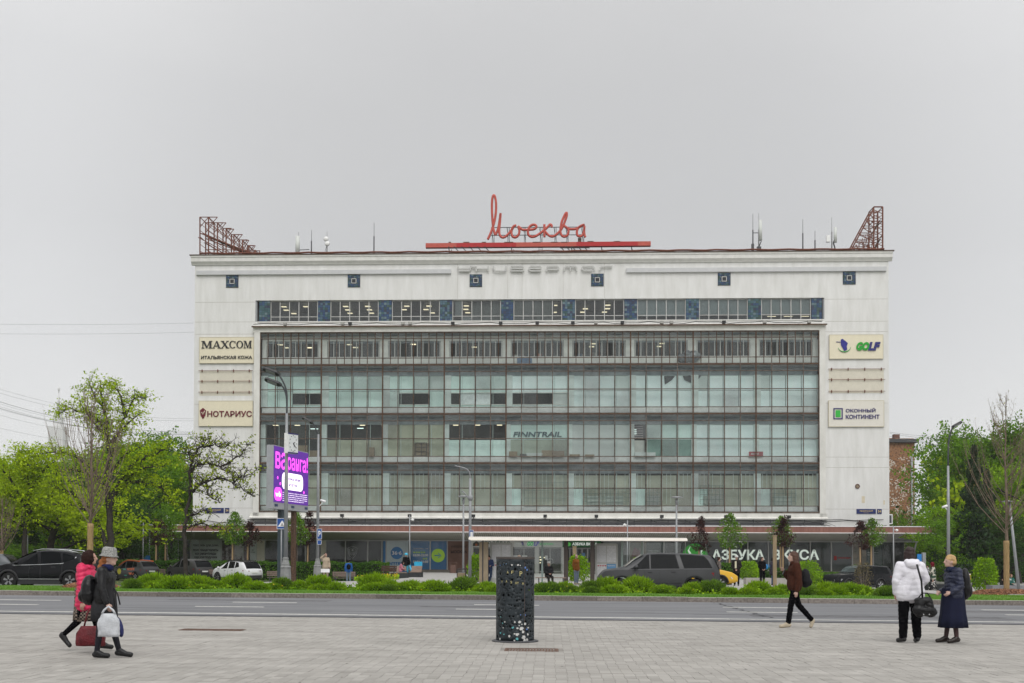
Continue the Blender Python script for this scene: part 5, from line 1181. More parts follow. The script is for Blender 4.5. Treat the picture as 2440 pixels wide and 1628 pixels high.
# hedges and bushes
def leafbox(name,lab,s0,s1,t0,t1,h,n,m,cat,leaf=.13,core=True,rr=None,kind=None):
    rr=rr or random.Random(int(s0*10)); c=((s0+s1)/2,(t0+t1)/2); X=c[0]*CY+c[1]*SY; Y=-c[0]*SY+c[1]*CY; p=Vector((X,Y,gz(X,Y)))
    t=thing(name,lab,cat,p,-YAW); L_=(s1-s0)/2; w=(t1-t0)/2; pts=[]
    def dz(x): 
        xx=X+x*CY; return gz(xx,Y-x*SY)-p.z
    for i in range(n):
        x=rr.uniform(-L_,L_); hh=h*(1+.10*noise.noise(Vector((x*.8+s0,3,0)))); f=rr.random()
        if f<.4: q=Vector((x,-w+rr.gauss(0,.08),hh*rr.random()))
        elif f<.9: q=Vector((x,rr.uniform(-w,w),hh+rr.gauss(0,.06)))
        else: q=Vector((rr.choice((-L_,L_)),rr.uniform(-w,w),hh*rr.random()))
        q.z+=dz(x); pts.append(q)
    leafquads(pts,leaf,rr).build('foliage',m,t)
    b=MB(); n_=max(1,int((s1-s0)/3))
    for i in range(n_):
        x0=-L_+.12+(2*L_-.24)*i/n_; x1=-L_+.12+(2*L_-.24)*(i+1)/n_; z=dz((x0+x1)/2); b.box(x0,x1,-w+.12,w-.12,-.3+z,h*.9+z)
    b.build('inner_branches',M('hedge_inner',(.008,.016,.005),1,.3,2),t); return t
SX=lambda px,Y:street(at(px,1300,Y).x,Y)[0]
leafbox('hedge','long clipped green hedge behind the parked cars left of the store entrance',SX(250,93),SX(922,93),92.5,94,1.48,26000,L_hedge,'hedge')
leafbox('hedge','clipped green hedge at the left frame edge before the park',SX(-160,93),SX(160,93),92.5,94,1.35,14000,L_hedge,'hedge')
leafbox('hedge','clipped green hedge below the big shop letters right of the brown post',SX(1715,93),SX(2030,93),92.5,94,1.15,11000,L_hedge,'hedge')
leafbox('hedge','dark green hedge at the back of the right park plaza',SX(2232,118),SX(2560,118),118,119.5,1.9,11000,L_hedge,'hedge',.16)
def bush(px,Y,py,w,lab,m=L_fresh,n=2600,leaf=.12,name='bush'):
    p=gat(px,Y); h=ztop(px,py,Y)-p.z; t=thing(name,lab,'bush',p); rr=random.Random(px); pts=[]
    for i in range(n):
        a=rr.uniform(0,6.3); u=rr.random()**.8; r=w*(.45+.55*math.sin(PI*min(1,u*.8+.15)))*math.sqrt(rr.uniform(.2,1))*(1+.18*math.sin(3*a+px)); pts.append(Vector((r*math.cos(a),r*math.sin(a),u*h+rr.gauss(0,.05))))
    leafquads(pts,leaf,rr).build('foliage',m,t); b=MB()
    for i in range(12): a=rr.uniform(0,6.3); b.tube([(0,0,0),(w*.4*math.cos(a),w*.4*math.sin(a),h*.5),(w*.7*math.cos(a),w*.7*math.sin(a),h*.9)],[.02,.012,.006],4,False)
    b.build('branches',barkg,t)
bush(1137,66,1324,.62,'rounded green bush behind the leaning boy at the bus stop'); bush(1377,70,1326,.78,'round green bush behind the man in the orange jacket'); bush(1522,80,1330,.75,'leafy green bush at the front of the moving grey car')
bush(1784,82,1339,.95,'upright light green bush right of the man in the black suit',L_fresh); bush(1926,80,1338,.95,'upright light green bush behind the brown jacket walker',L_fresh)
bush(2056,70,1342,.62,'twiggy half leafed brown bush before the black parked car',M('brown_green_leaves',(.10,.085,.04),.8,.1,1,island=.35,col2=(.16,.13,.07)),900,.09); bush(2350,62,1332,.72,'round bright green bush in the right park before the mulch'); bush(2196,74,1338,.6,'green bush behind the white coat sleeve',L_hedge)
bush(1560,82,1350,.6,'small green bush partly behind the moving grey car'); bush(2290,112,1338,1.2,'wide green bush at the back of the right park',L_fresh)
# low shrubs in the median: tufts of fine shoots
def tuft(seed,m):
    rr=random.Random(seed); vs=[];fs=[]; b=MB()
    for i in range(2300):
        a=rr.uniform(0,2*PI); e=math.asin(rr.uniform(0,1)); d0=Vector((math.cos(a)*math.cos(e),math.sin(a)*math.cos(e),math.sin(e)))
        lump=1+.22*noise.noise(d0*2.3+Vector((seed*7,0,0))); base=Vector((d0.x*.40,d0.y*.36,d0.z*.27+.05))*lump*rr.uniform(.7,1)
        d=(d0+Vector((rr.gauss(0,.35),rr.gauss(0,.35),rr.gauss(.35,.3)))).normalized(); l=rr.uniform(.06,.15); mid=base+d*l*.55; tip=base+d*l; s=d.cross(Vector((rr.gauss(0,1),rr.gauss(0,1),rr.gauss(0,1)))).normalized()*rr.uniform(.007,.014)
        k=len(vs); vs+=[base,mid-s,tip,mid+s]; fs.append((k,k+1,k+2,k+3))
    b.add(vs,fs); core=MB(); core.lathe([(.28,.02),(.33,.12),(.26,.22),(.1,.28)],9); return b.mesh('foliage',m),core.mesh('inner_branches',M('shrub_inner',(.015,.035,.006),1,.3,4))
L_sp2=leafm('duller_shrub_leaves',(.09,.18,.015),(.18,.29,.03))
TF=[tuft(s,L_spir if s%3 else L_sp2) for s in (1,2,3,4,5,6)]
rr=random.Random(21); cnt=0
lines=[(42.05,.62,.66),(43.0,.66,.75)]
for (t0,step,sc) in lines:
    px_lo=330 if t0<42.5 else 318
    s=SX(px_lo,43); s1=SX(2108,43)
    while s<s1:
        tt=t0+rr.uniform(-.3,.3); X=s*CY+tt*SY; Y=-s*SY+tt*CY; me,co=rr.choice(TF); k=rr.uniform(.78,1.45)
        if rr.random()>(.16 if t0<42.5 else .04):
            o=thing('low_shrub','low bright green feathery shrub in the bed along the lawn','shrub',(X,Y,gz(X,Y)+.15),rr.uniform(0,6),'low feathery shrubs in the median bed'); o.scale=(k*1.15,k,k*rr.uniform(.85,1.2)*(1.08 if t0>42.5 else .88)); put('foliage',me,o); put('inner_branches',co,o); cnt+=1
        s+=step*rr.uniform(.8,1.9)
b=MB()
pts=[]
for i in range(5200):
    s=rr.uniform(SX(300,43),SX(2100,43)); t_=rr.uniform(41.6,43.9); X=s*CY+t_*SY; Y=-s*SY+t_*CY; pts.append(Vector((X,Y,gz(X,Y)+.18+abs(rr.gauss(0,.10)))))
leafquads(pts,.11,rr,mb=b); o=b.build('ground_cover',L_spir,kind='stuff'); tag(o,'low green weeds between the median shrubs','ground cover')
pts=[]
for i in range(60): s=rr.uniform(-19,16); t_=rr.uniform(40.6,43.5); X=s*CY+t_*SY; Y=-s*SY+t_*CY; pts.append(Vector((X,Y,gz(X,Y)+rr.uniform(.2,.5))))
b=leafquads(pts,.055,rr); o=b.build('small_flowers',yellowf,kind='stuff'); tag(o,'scattered small yellow flowers in the median','flowers')
pts=[]
for i in range(900): 
    px=rr.uniform(852,948); p=gat(px,rr.uniform(70,84)); pts.append(p+Vector((0,0,rr.uniform(.05,.42))))
b=leafquads(pts,.10,rr); o=b.build('flower_bed',[yellowf],kind='stuff'); tag(o,'yellow flower bed in front of the brown bench','flowers')
pts=[]
for i in range(2600): 
    px=rr.uniform(845,952); p=gat(px,rr.uniform(69,85)); pts.append(p+Vector((0,0,rr.uniform(.02,.34))))
b=leafquads(pts,.13,rr); o=b.build('bed_leaves',[L_spir],kind='stuff'); tag(o,'green leaves of the yellow flower bed','plants')
# ---------------------------------------------------------------- brick building, tower, wires
bk=M('yellow_red_brick',(.26,.14,.08),.9,.2,3,.3,col2=(.38,.22,.13))
YB=160.0
p0=gat(2000,YB); x1=at(2180,1300,YB).x; zt=at(2180,1055,YB).z
t=thing('brick_building','tan brick building end wall with white chipped bricks behind the store','building',(x1,YB,0))
b=MB(); b.box(-16,0,0,14,-2,zt); b.build('wall',bk,t)
b=MB(); rr=random.Random(9); 
for j in range(int((zt+2)/.155)):
    z=-1.2+j*.155
    for i in range(46):
        x=-8+i*.172+(j%2)*.09
        if x>-.2: continue
        r=rr.random(); wh=noise.noise(Vector((x*.9,z*.55,2)))*.5+.16
        b.mi=3 if (r<wh*1.0 and z<zt-2) else rr.choice((0,0,1,2)); b.box(x,x+.155,-.02-.01*rr.random(),.01,z,z+.135)
b.build('brick_field',[bk,M('orange_brick',(.36,.18,.09),.9,.2,3),M('brown_brick',(.19,.10,.06),.9,.2,3),M('white_chip_brick',(.62,.57,.50),.9,.1,3)],t,kind='stuff')
b=MB(); b.box(-16.4,.5,-.5,14.4,zt,zt+.5); b.build('roof',darkgrey,t); b=MB(); b.box(-1.9,-1.1,3,4,zt+.5,zt+1.6); b.box(-3.6,-2.2,3,4.4,zt+.5,zt+1.0); b.build('chimney',M('chimney_brick',(.16,.08,.06),.9,.2,3),t)
b=MB(); b.tube([(-.1,-.25,-1),(-.5,-.25,-1),(-.5,-.25,zt-2.2),(.2,-.35,zt-1.0),(.2,-.35,zt-.3)],.14,8); b.build('downpipe',M('zinc_pipe',(.42,.44,.46),.5,.1,3),t)
b=MB()
for i in range(5): b.tube([(-8+i*1.1,2,zt+.5),(-8+i*1.1,2,zt+1.9)],.03,4)
b.tube([(-8,2,zt+1.9),(-3.4,2,zt+1.9)],.03,4); b.tube([(-6,2,zt+.5),(-6,2,zt+3.6)],.05,4); b.build('roof_railing',greysteel,t,kind='stuff')
# distant spire
YT=1500.0; tw=M('haze_paled_stone',(.62,.615,.61),.9,.05,.02)  # stone paled past its own beige, so part of the haze is colour
pT=at(136,1300,YT); t=thing('spire_tower','distant stepped high rise tower with spire fading in the haze at left','tower',(pT.x,YT,-2)); k=YT/F
zz=lambda py:1.55+(1324-py)*k+2
b=MB(); 
for (hw,za,zb) in ((22,1400,1085),(19,1400,1058),(17.5,1058,1016),(9,1016,992),(6,992,975)): b.box(-hw*k,hw*k,-hw*k,hw*k,zz(za),zz(zb))
for sx in (-40,-34,-29): b.box(sx*k,(sx+3)*k,-2,2,zz(1085),zz(1058))
b.build('tower_body',tw,t); b=MB()
for i in range(7): x=(-15+i*4.6)*k; b.box(x,x+.8*k,-17.6*k-.4,-17.5*k,zz(1160),zz(1022))
b.build('pilaster',M('tower_shadow',(.52,.515,.51),.9,.05,.02),t,kind='stuff')  # pilaster shadow painted in as strips darker than the stone
b=MB(); b.tube([(0,0,zz(975)),(0,0,zz(935))],[4*k,1.2*k],6); b.tube([(0,0,zz(935)),(0,0,zz(917))],[.9*k,.5*k],5); b.lathe([(.5,zz(932)),(3.4*k,zz(926)),(.5,zz(920))],6); b.build('spire',tw,t)
# overhead wires
wm=M('thin_wire',(.24,.245,.25),.7,.05,3)
ws=[(772,770),(795,792),(908,998),(918,1003),(938,1030),(943,1034),(950,1040),(955,1036),(958,1034),(972,1046),(1005,1060)]
for i,(ya,yb) in enumerate(ws):
    Y0,Y1=98,104; a=at(-60,ya,Y0); c=at(461,yb,Y1); pts=[a.lerp(c,q/12)-Vector((0,0,(.9 if i>1 else .1)*4*(q/12)*(1-q/12))) for q in range(13)]
    wire('overhead_wire',pts,.010 if i not in (4,7) else .020,'thin overhead wire stretched from the left edge of the picture to the store','wire',wm,'overhead wires left of the store')
for i,(xa,ya,xb,yb) in enumerate(((2120,1030,2460,1036),(2120,1033,2460,1048),(2120,1040,2460,1075),(2180,1044,2460,1095),(2180,1046,2460,1110),(2180,1066,2460,1066))):
    a=at(xa,ya,130); c=at(xb,yb,118); pts=[a.lerp(c,q/12)-Vector((0,0,.5*4*(q/12)*(1-q/12))) for q in range(13)]
    wire('overhead_wire',pts,.016,'thin overhead wire running right from the brick building roof','wire',wm,'overhead wires right of the store')
# ---------------------------------------------------------------- street furniture
poleg=flat('pole_grey',(.27,.28,.29),.45,.2); poled=flat('pole_dark',(.045,.05,.055),.5)
def lamp_head(parent,p,rot,s=1.0):
    b=MB(); b.T=Matrix.Translation(p)@rot; b.prism([(-.42*s,-.06),(-.30*s,-.15*s),(.30*s,-.15*s),(.46*s,-.04),(.46*s,.04),(.30*s,.15*s),(-.30*s,.15*s),(-.42*s,.06)],-.05,.05,'xy'); b.build('lamp_head',blacksteel,parent)
    b=MB(); b.T=Matrix.Translation(p)@rot; b.box(-.26*s,.22*s,-.10*s,.10*s,-.065,-.052); b.build('lens',flat('lamp_lens',(.30,.31,.32),.3),parent)
def lamp_post(name,lab,px,Y,ytop,arms,base=True,r=.095,taper=.6,head=1.0):
    p=gat(px,Y); t=thing(name,lab,'street lamp',p); zt=at(px,ytop,Y).z-p.z
    b=MB(); b.tube([(0,0,0),(0,0,zt*.6),(0,0,zt)],[r,r*.85,r*taper],10); b.build('pole',poleg,t)
    if base: b=MB(); b.lathe([(.27,0),(.25,.7),(.23,.95),(.25,.97),(.25,1.02),(.17,1.08),(.19,1.12),(.13,1.35),(.15,1.4),(.11,1.45)],8,smooth=False); b.build('base',M('cast_base_grey',(.24,.245,.24),.7,.15,5),t)
    for pts,ang in arms:
        P=[at(x,y,Y)-p for x,y in pts]; P[0]=Vector((0,0,P[0].z)); b=MB(); b.tube(cat(P,4),r*.42,6); b.build('arm',poled,t)
        e=P[-1]; lamp_head(t,e+Vector((-.28*head if P[-1].x<P[0].x else .2,0,.05)),Matrix.Rotation(ang,4,'Y')@Matrix.Rotation(-.5,4,'X'),head)
    return t,p
A,pA=lamp_post('street_lamp','tall double headed street lamp with a clock in front of the advertising screen',681,50,985,[([(681,985),(683,935),(672,905),(660,888)],.35),([(681,1000),(683,950),(676,925),(664,913)],.35)],r=.10,head=.95)
lamp_post('street_lamp','single headed street lamp right of the advertising screen',757,66,1035,[([(757,1035),(755,1028),(748,1012),(742,1004)],.5)],r=.10,head=.85)
t,p=lamp_post('street_lamp','grey pole with two curved arms beside the left end of the bus shelter',1120,64,1140,[],False,r=.10,taper=.8)
b=MB(); P=[at(x,y,64)-p for x,y in ((1120,1140),(1118,1125),(1108,1116),(1083,1110))]; P[0].x=0; b.tube(cat(P,4),.035,6); b.build('arm',poleg,t)
b=MB(); P=[at(x,y,64)-p for x,y in ((1120,1192),(1114,1185),(1108,1176),(1101,1170))]; b.tube(P,.04,6); b.build('arm',poleg,t)
b=MB(); b.lathe([(.13,-.15),(.16,0),(.13,.15)],8,at(1121,1186,64)-p); b.build('collar',greysteel,t)
lamp_post('street_lamp','tall street lamp at the right between the store and the park',2260,66,1110,[([(2260,1110),(2260,1060),(2264,1035),(2272,1014)],-.5)],r=.11,head=.8)
def flat_lamp(px,Y,py,lab):
    p=gat(px,Y); z=at(px,py,Y).z-p.z; t=thing('park_lamp',lab,'street lamp',p); b=MB(); b.tube([(0,0,0),(0,0,z-.1)],[.085,.06],8); b.build('pole',poleg,t)
    b=MB(); b.lathe([(.06,z-.55),(.10,z-.3),(.10,z-.2),(.05,z-.12)],8); b.lathe([(.40,z-.05),(.42,z-.02),(.38,z+.02),(.05,z+.07)],16); b.build('lamp_head',poleg,t)
flat_lamp(1104,76,1183,'slim park lamp with flat disc top left of the grey pole'); flat_lamp(1612,76,1185,'slim park lamp with flat disc top above the right end of the bus shelter')
def small_post(px,Y,py,lab,cam_=True,r=.05,side=1):
    p=gat(px,Y); z=at(px,py,Y).z-p.z; t=thing('camera_post' if cam_ else 'lamp_post',lab,'post',p); b=MB(); b.tube([(0,0,0),(0,0,z)],r,8); b.build('pole',poleg,t)
    b=MB(); 
    if cam_: b.bar((0,0,z-.35),(side*.2,-.1,z-.35),.04); b.lathe([(.02,-.12),(.12,-.05),(.13,.05),(.04,.1)],10,(side*.25,-.1,z-.38)); b.build('camera',white,t)
    else: b.lathe([(.16,-.05),(.18,0),(.1,.08)],10,(side*-.12,0,z)); b.build('lamp_head',white,t)
small_post(976,90,1228,'thin post with a small white camera before the pharmacy window'); small_post(1495,90,1240,'thin post with a small white camera behind the bus shelter',side=-1); small_post(2129,92,1253,'thin post with a small white camera near the right end of the shop')
small_post(66,92,1250,'thin lamp post at the far left before the park trees',False); small_post(341,98,1244,'left one of two thin lamp posts under the left canopy tip',False); small_post(356,100,1262,'right one of two thin lamp posts under the left canopy tip',False); small_post(2304,106,1280,'short thin lamp post in the right park',False)
p=gat(2428,58); t=thing('park_lamp','leaning slim lamp post at the right edge of the picture','street lamp',p); q=at(2405,1196,58)-p; b=MB(); b.tube([(0,0,0),q],[.09,.06],8); b.build('pole',poleg,t); b=MB(); b.lathe([(.28,-.03),(.3,0),(.05,.05)],12,q+Vector((-.1,0,.03))); b.build('lamp_head',poleg,t)
# cameras on poles
def cctv(px,py,Y,lab,side):
    c=at(px,py,Y); t=thing('security_camera',lab,'camera',c); b=MB(); b.T=Matrix.Rotation(.3*side,4,'Y'); b.lathe([(.07,-.18),(.08,.12),(.06,.16)],8,axis='x'); b.build('housing',white,t); b=MB(); b.bar((0,0,-.05),(-side*.25,0,-.35),.04); b.build('bracket',white,t)
cctv(770,1194,66,'white camera on the single headed lamp post right of the screen',1); cctv(2252,1207,66,'white camera on the tall right street lamp',-1)
# clock hung on the double lamp
c=at(698,1057,49.8); t=thing('street_clock','white rectangular street clock on the double headed lamp post','clock',c,-.62+PI/2*0); 
b=MB(); b.box(-.05,.05,0,0,0,0) if False else None
w_=at(687,1032,49.8)-c; hh=(at(698,1033,49.8)-at(698,1081,49.8)).z/2
t.rotation_euler=(0,0,1.02)
b.box(-.34,.34,0,.22,-hh,hh); b.build('case',white,t); b=MB(); b.box(-.29,.29,-.012,0,-hh+.06,hh-.06); b.build('dial',flat('clock_dial',(.70,.72,.72),.4),t)
b=MB(); b.box(-.33,.33,-.02,0,-hh,-hh+.05); b.box(-.33,.33,-.02,0,hh-.05,hh); b.build('trim',navy,t,kind='stuff')
b=MB(); b.bar((0,-.02,0),(.14,-.02,-.16),.035); b.bar((0,-.02,0),(.1,-.02,.06),.03)
b.build('hand',blacksteel,t); b=MB()
for k in range(12): a=k*PI/6; x,z=.23*math.sin(a),.36*math.cos(a); b.box(x-.02,x+.02,-.022,-.012,z-.02,z+.02)
b.build('hour_mark',blacksteel,t,kind='stuff')
# advertising screen
a0=at(653,1062,60.0); a1=at(735,1082,64.6); zb0=at(652,1196,60).z; zt0=a0.z
ang=math.atan2(a1.y-a0.y,a1.x-a0.x); wS=math.hypot(a1.x-a0.x,a1.y-a0.y)
t=thing('advertising_screen','big purple and pink lit advertising screen on two posts','billboard',(a0.x,a0.y,zb0),ang); hS=zt0-zb0
b=MB(); b.box(-.05,wS+.02,.01,.42,-.38,hS+.05); b.build('casing',flat('casing_grey',(.33,.34,.36),.5),t)
scr=emis('screen_purple',(.075,.012,.22),1.0); pink=emis('screen_pink',(.92,.08,.80),1.25); wht=emis('screen_white',(1,.9,1),1.15)
b=MB(); b.box(0,wS-.03,-.01,.008,0,hS); b.build('screen',scr,t)
text('ва',.18,hS*.60,wS*.29,hS*.31,pink,t,.006,-.012,.010); text('ранга!',wS*.37,hS*.54,wS*.60,hS*.37,pink,t,.006,-.012,.010)
def rrect(x0,x1,z0,z1,r,y,mat,name):
    P=[]
    for cx,cz,a in ((x1-r,z1-r,0),(x0+r,z1-r,PI/2),(x0+r,z0+r,PI),(x1-r,z0+r,1.5*PI)):
        for k in range(6): P.append((cx+r*math.cos(a+k*PI/10),cz+r*math.sin(a+k*PI/10)))
    b=MB(); b.prism(P,y-.004,y); b.build(name,mat,t)
rrect(wS*.22,wS*.83,hS*.25,hS*.56,.35,-.012,wht,'text_bubble'); text('До конца акции',wS*.30,hS*.42,wS*.45,hS*.07,scr,t,.004,-.018,.015); text('2 недели',wS*.36,hS*.31,wS*.28,hS*.07,scr,t,.004,-.018,.015)
rrect(.06,wS*.22,hS*.03,hS*.27,.3,-.012,pink,'logo_badge'); text('wb',.18,hS*.10,wS*.15,hS*.10,wht,t,.004,-.018,.02)
for k in range(5): text('для участия условия акции на сайте и в приложении'[k*3:k*3+40],wS*.24,hS*(.035+.036*k),wS*(.72-.1*(k==0)),hS*.022,wht,t,.004,-.012,.0)
b=MB()
for x,z in ((.10,.44),(.17,.34),(.86,.24)): b.lathe([(.09,-.004),(.09,0)],8,(wS*x,-.014,hS*z),axis='y')
b.build('confetti',pink,t)
for k,x in enumerate((.03,.50,.90)): b=MB(); b.box(wS*x,wS*x+.4,-.003,.012,-.24,-.10); b.build('maker_plate',flat('small_navy_plate',(.03,.05,.12),.5),t)
p=gat(692,61); b=MB(); b.box(1.0-.12,1.0+.16,.1,.35,-3.9-.0,-.36); 
b=MB(); gx=-(zb0-gat(690,60).z); b.box(1.25,1.6,.08,.34,gx,-.37); b.build('post',flat('post_dark_teal',(.035,.05,.06),.6),t); b=MB(); b.box(3.0,3.3,.1,.32,gx,-.37); b.build('post',rust,t)
# signs
def roadsign(px,py0,py1,w,Y,name,lab,mark,pole=True,rz=0,pr=.035,side=0):
    p=gat(px,Y); z1=at(px,py0,Y).z-p.z; z0=at(px,py1,Y).z-p.z; t=thing(name,lab,'road sign',p,rz)
    if pole: b=MB(); b.tube([(side,.06,0),(side,.06,z1)],pr,8); b.build('pole',poleg,t)
    b=MB(); b.box(-w/2,w/2,-.012,.02,z0,z1); b.build('plate',flat('sign_blue',(.012,.07,.28),.4),t)
    h=z1-z0; c=(z0+z1)/2
    if mark=='ped': b=MB(); b.prism([(-w*.40,c-h*.28),(w*.40,c-h*.28),(0,c+h*.3)],-.018,-.012); b.build('triangle',white,t); b=MB(); b.tube([(0,-.02,c-.02+h*.1),(0,-.02,c-h*.08),(-w*.12,-.02,c-h*.22)],.02,4); b.tube([(0,-.02,c-h*.08),(w*.12,-.02,c-h*.22)],.02,4); b.build('walker_mark',blacksteel,t)
    if mark=='P': text('Р',-w*.24,c-h*.25,w*.5,h*.55,white,t,.006,-.012,.05)
    if mark=='bus': b=MB(); b.box(-w*.3,w*.3,-.018,-.012,c-h*.3,c+h*.3); b.build('panel_mark',white,t)
    b=MB(); e=.02
    for q in ((-w/2,w/2,z0,z0+e),(-w/2,w/2,z1-e,z1),(-w/2,-w/2+e,z0,z1),(w/2-e,w/2,z0,z1)): b.box(q[0],q[1],-.016,-.012,q[2],q[3])
    b.build('border',white,t); return t
roadsign(672,1235,1261,.55,56,'crossing_sign','blue pedestrian crossing sign left of the double headed lamp post','ped',side=-.05)
roadsign(761,1260,1285,.30,65.6,'parking_sign','blue parking sign with letter P on the single headed lamp post','P',False)
t=roadsign(761,1287,1298,.26,65.6,'parking_plate','small white plate below the blue parking sign','none',False); t.children[0].data=t.children[0].data.copy(); t.children[0].data.materials[0]=white
roadsign(1123,1263,1286,.35,63.5,'stop_sign','narrow blue bus stop plate on the grey pole','bus',False,rz=.9)
p=gat(2197,72); t=thing('info_post','blue and grey information post right of the shop end','sign',p); b=MB(); z=at(2197,1317,72).z-p.z; b.box(-.32,-.05,-.05,.05,0,z-.1); b.build('blue_panel',flat('bright_blue',(.02,.20,.55),.4),t); b=MB(); b.box(.0,.22,-.1,.1,0,z); b.build('grey_post',greysteel,t)
p=gat(349,100); t=thing('info_post','small blue sign under the left canopy tip','sign',p); b=MB(); b.box(-.35,.35,-.05,.05,1.0,1.8); b.build('blue_panel',MC['bright_blue'],t); b=MB(); b.tube([(0,.08,0),(0,.08,1.8)],.04,6); b.build('post',greysteel,t)
def timber(px,Y,py,lab,w=.12):
    p=gat(px,Y); z=at(px,py,Y).z-p.z; o=MB(); o.box(-w,w,-w*.7,w*.7,0,z); o.box(-w-.02,w+.02,-w*.7-.02,w*.7+.02,z,z+.06); o=o.build('timber_post',M('brown_timber',(.20,.15,.09),.85,.2,3,stretch=(4,4,.4),col2=(.32,.25,.16)),None,p); tag(o,lab,'post')
timber(1846,62,1278,'tall square brown timber post before the big shop letters',.10); timber(1369,72,1304,'pale timber post behind the man in the orange jacket')
# ---------------------------------------------------------------- bus shelter
YS=60.0; s0=at(1119,1283,YS); s1=at(1632,1288,YS); zr=s0.z
sh=thing('bus_shelter','long open bus stop shelter with thin white roof and brown posts','bus shelter',gat(1375,YS),-YAW); o_=gat(1375,YS); SXc=lambda px:(at(px,1300,YS).x-o_.x)/CY; g0=0
hR=zr-o_.z
b=MB(); x0,x1=SXc(1119),SXc(1632)
b.prism([(-.9,.0),(-.85,.10),(-.4,.17),(.5,.19),(.9,.12),(.9,.0)],x0,x1,'yz'); b.v=[(x,y,z+hR-.08-.0035*(x-x0)) for x,y,z in b.v]; b.build('roof',flat('shelter_roof_cream',(.66,.62,.56),.4),sh)
b=MB(); b.box(x0+.1,x1-.1,-.86,-.80,hR-.12,hR-.08); b.build('light_strip',emis('shelter_strip',(1,.93,.8),.5),sh)
pbr=flat('shelter_post_brown',(.055,.042,.035),.5)
for px in (1349,1412): b=MB(); b.box(SXc(px)-.12,SXc(px)+.12,.1,.3,0,hR-.05); b.build('post',pbr,sh)
for px in (1185,1292,1484,1532): b=MB(); b.box(SXc(px)-.05,SXc(px)+.05,.7,.8,0,hR-.05); b.build('glass_post',flat('greenish_post',(.28,.36,.34),.4),sh)
for a,c in ((1222,1292),(1292,1345),(1484,1532),(1532,1580),(1580,1628)): b=MB(); b.box(SXc(a)+.06,SXc(c)-.06,.745,.755,.3,hR-.2); b.build('glass_panel',glass('shelter_glass',(.88,.93,.91),.04,(.4,.42,.42),.02),sh)
b=MB(); b.box(SXc(1142),SXc(1149),-.1,.3,.1,hR-.2); b.box(SXc(1152),SXc(1163),-.1,.3,.15,hR-.2); b.build('ticket_column',M('column_beige',(.24,.19,.125),.6,.1,3),sh)
b=MB(); b.box(SXc(1149.3),SXc(1151.7),-.05,.3,.0,hR-.1); b.build('column_gap',darkgrey,sh)
for a,c,za,zb,lab in ((1167,1221,.15,hR-.22,'left'),(1420,1474,.15,hR-.25,'right')):
    t=thing('map_board','rounded framed transit map board at the %s of the bus shelter'%lab,'notice board',sh.matrix_world@Vector((0,0,0)),-YAW); t.location=o_+Vector((CY*((SXc(a)+SXc(c))/2),-SY*((SXc(a)+SXc(c))/2)+.55,0)); w=(SXc(c)-SXc(a))/2
    rr_=MB(); P=[]
    for cx,cz,an in ((w-.1,zb-.1,0),(-w+.1,zb-.1,PI/2),(-w+.1,za+.1,PI),(w-.1,za+.1,1.5*PI)):
        for k in range(5): P.append((cx+.1*math.cos(an+k*PI/8),cz+.1*math.sin(an+k*PI/8)))
    rr_.prism(P,0,.12); rr_.build('case',flat('map_case',(.36,.37,.35),.4),t)
    for q in (-1,1): b=MB(); b.box(min(q*.02,q*(w-.10)),max(q*.02,q*(w-.10)),-.012,-.001,za+(zb-za)*.52,zb-.12); b.build('map_sheet',M('map_paper',(.42,.43,.44),.7,.25,12,col2=(.55,.56,.57),rnd=.05),t)
    b=MB(); b.box(.02,w-.1,-.012,-.001,za+.25,za+(zb-za)*.48); b.build('blue_sheet',flat('sheet_blue',(.10,.24,.42),.6),t); b=MB(); b.box(-w+.1,-.02,-.012,-.001,za+.25,za+(zb-za)*.48); b.build('white_sheet',M('map_paper2',(.40,.41,.42),.7,.2,9,col2=(.58,.58,.58)),t)
    text('Общественный транспорт',.06,za+(zb-za)*.42,w-.2,.06,white,t,.004,-.014,.01); b=MB(); b.box(w*.35,w*.65,-.016,-.012,za+.35,za+.62); b.build('notice_patch',M('map_paper2',(.4,.4,.4)),t)
    b=MB()
    for q in range(4): b.box(-w+.13+q*.13,-w+.22+q*.13,-.016,-.012,za+(zb-za)*.42,za+(zb-za)*.45)
    b.build('route_mark',flat('dull_red',(.35,.06,.07),.6),t)
def bench(loc,L_,lab,rz=0,back=True,dark=False,col=None):
    t=thing('bench',lab,'bench',loc,rz); wm_=col or wood
    for k in range(4): b=MB(); b.box(-L_/2,L_/2,-.22+k*.12,-.12+k*.12,.42,.46); b.build('seat_slat',wm_,t)
    if back:
        for k in range(3): b=MB(); b.box(-L_/2,L_/2,.28+k*.03,.31+k*.03,.56+k*.13,.67+k*.13); b.build('back_slat',wm_,t)
    for s in (-1,1):
        b=MB(); x=s*(L_/2-.18); b.box(x-.03,x+.03,-.22,-.16,0,.42); b.box(x-.03,x+.03,.2,.26,0,.42); b.box(x-.03,x+.03,-.22,.26,.38,.42)
        if back: b.bar((x,.24,.4),(x,.36,.95),.05)
        b.build('leg',darkgrey,t)
    return t
bench(gat(1313,59.5)+Vector((.0,0,0)),1.7,'low dark bench inside the bus shelter with the seated man',-YAW,False)
for px,Y,w,lab in ((666,83,1.75,'brown slatted bench before the hedge behind the lamp post base'),(822,83,1.75,'brown slatted bench behind the man in the blue jacket'),(498,88,1.5,'brown slatted bench between the dark car and the white car'),(381,89,1.2,'brown slatted bench between the striped taxi and the dark car')):
    bench(gat(px,Y),w,lab,PI-.03,True,col=M('grey_brown_slat',(.17,.125,.105),.8,.2,3,stretch=(1,6,6),col2=(.25,.19,.165)))
bench(gat(923,72),1.1,'dark brown bench with curved arms by the yellow flower bed',PI+.5,True,col=flat('dark_brown_slat',(.07,.04,.03),.7))
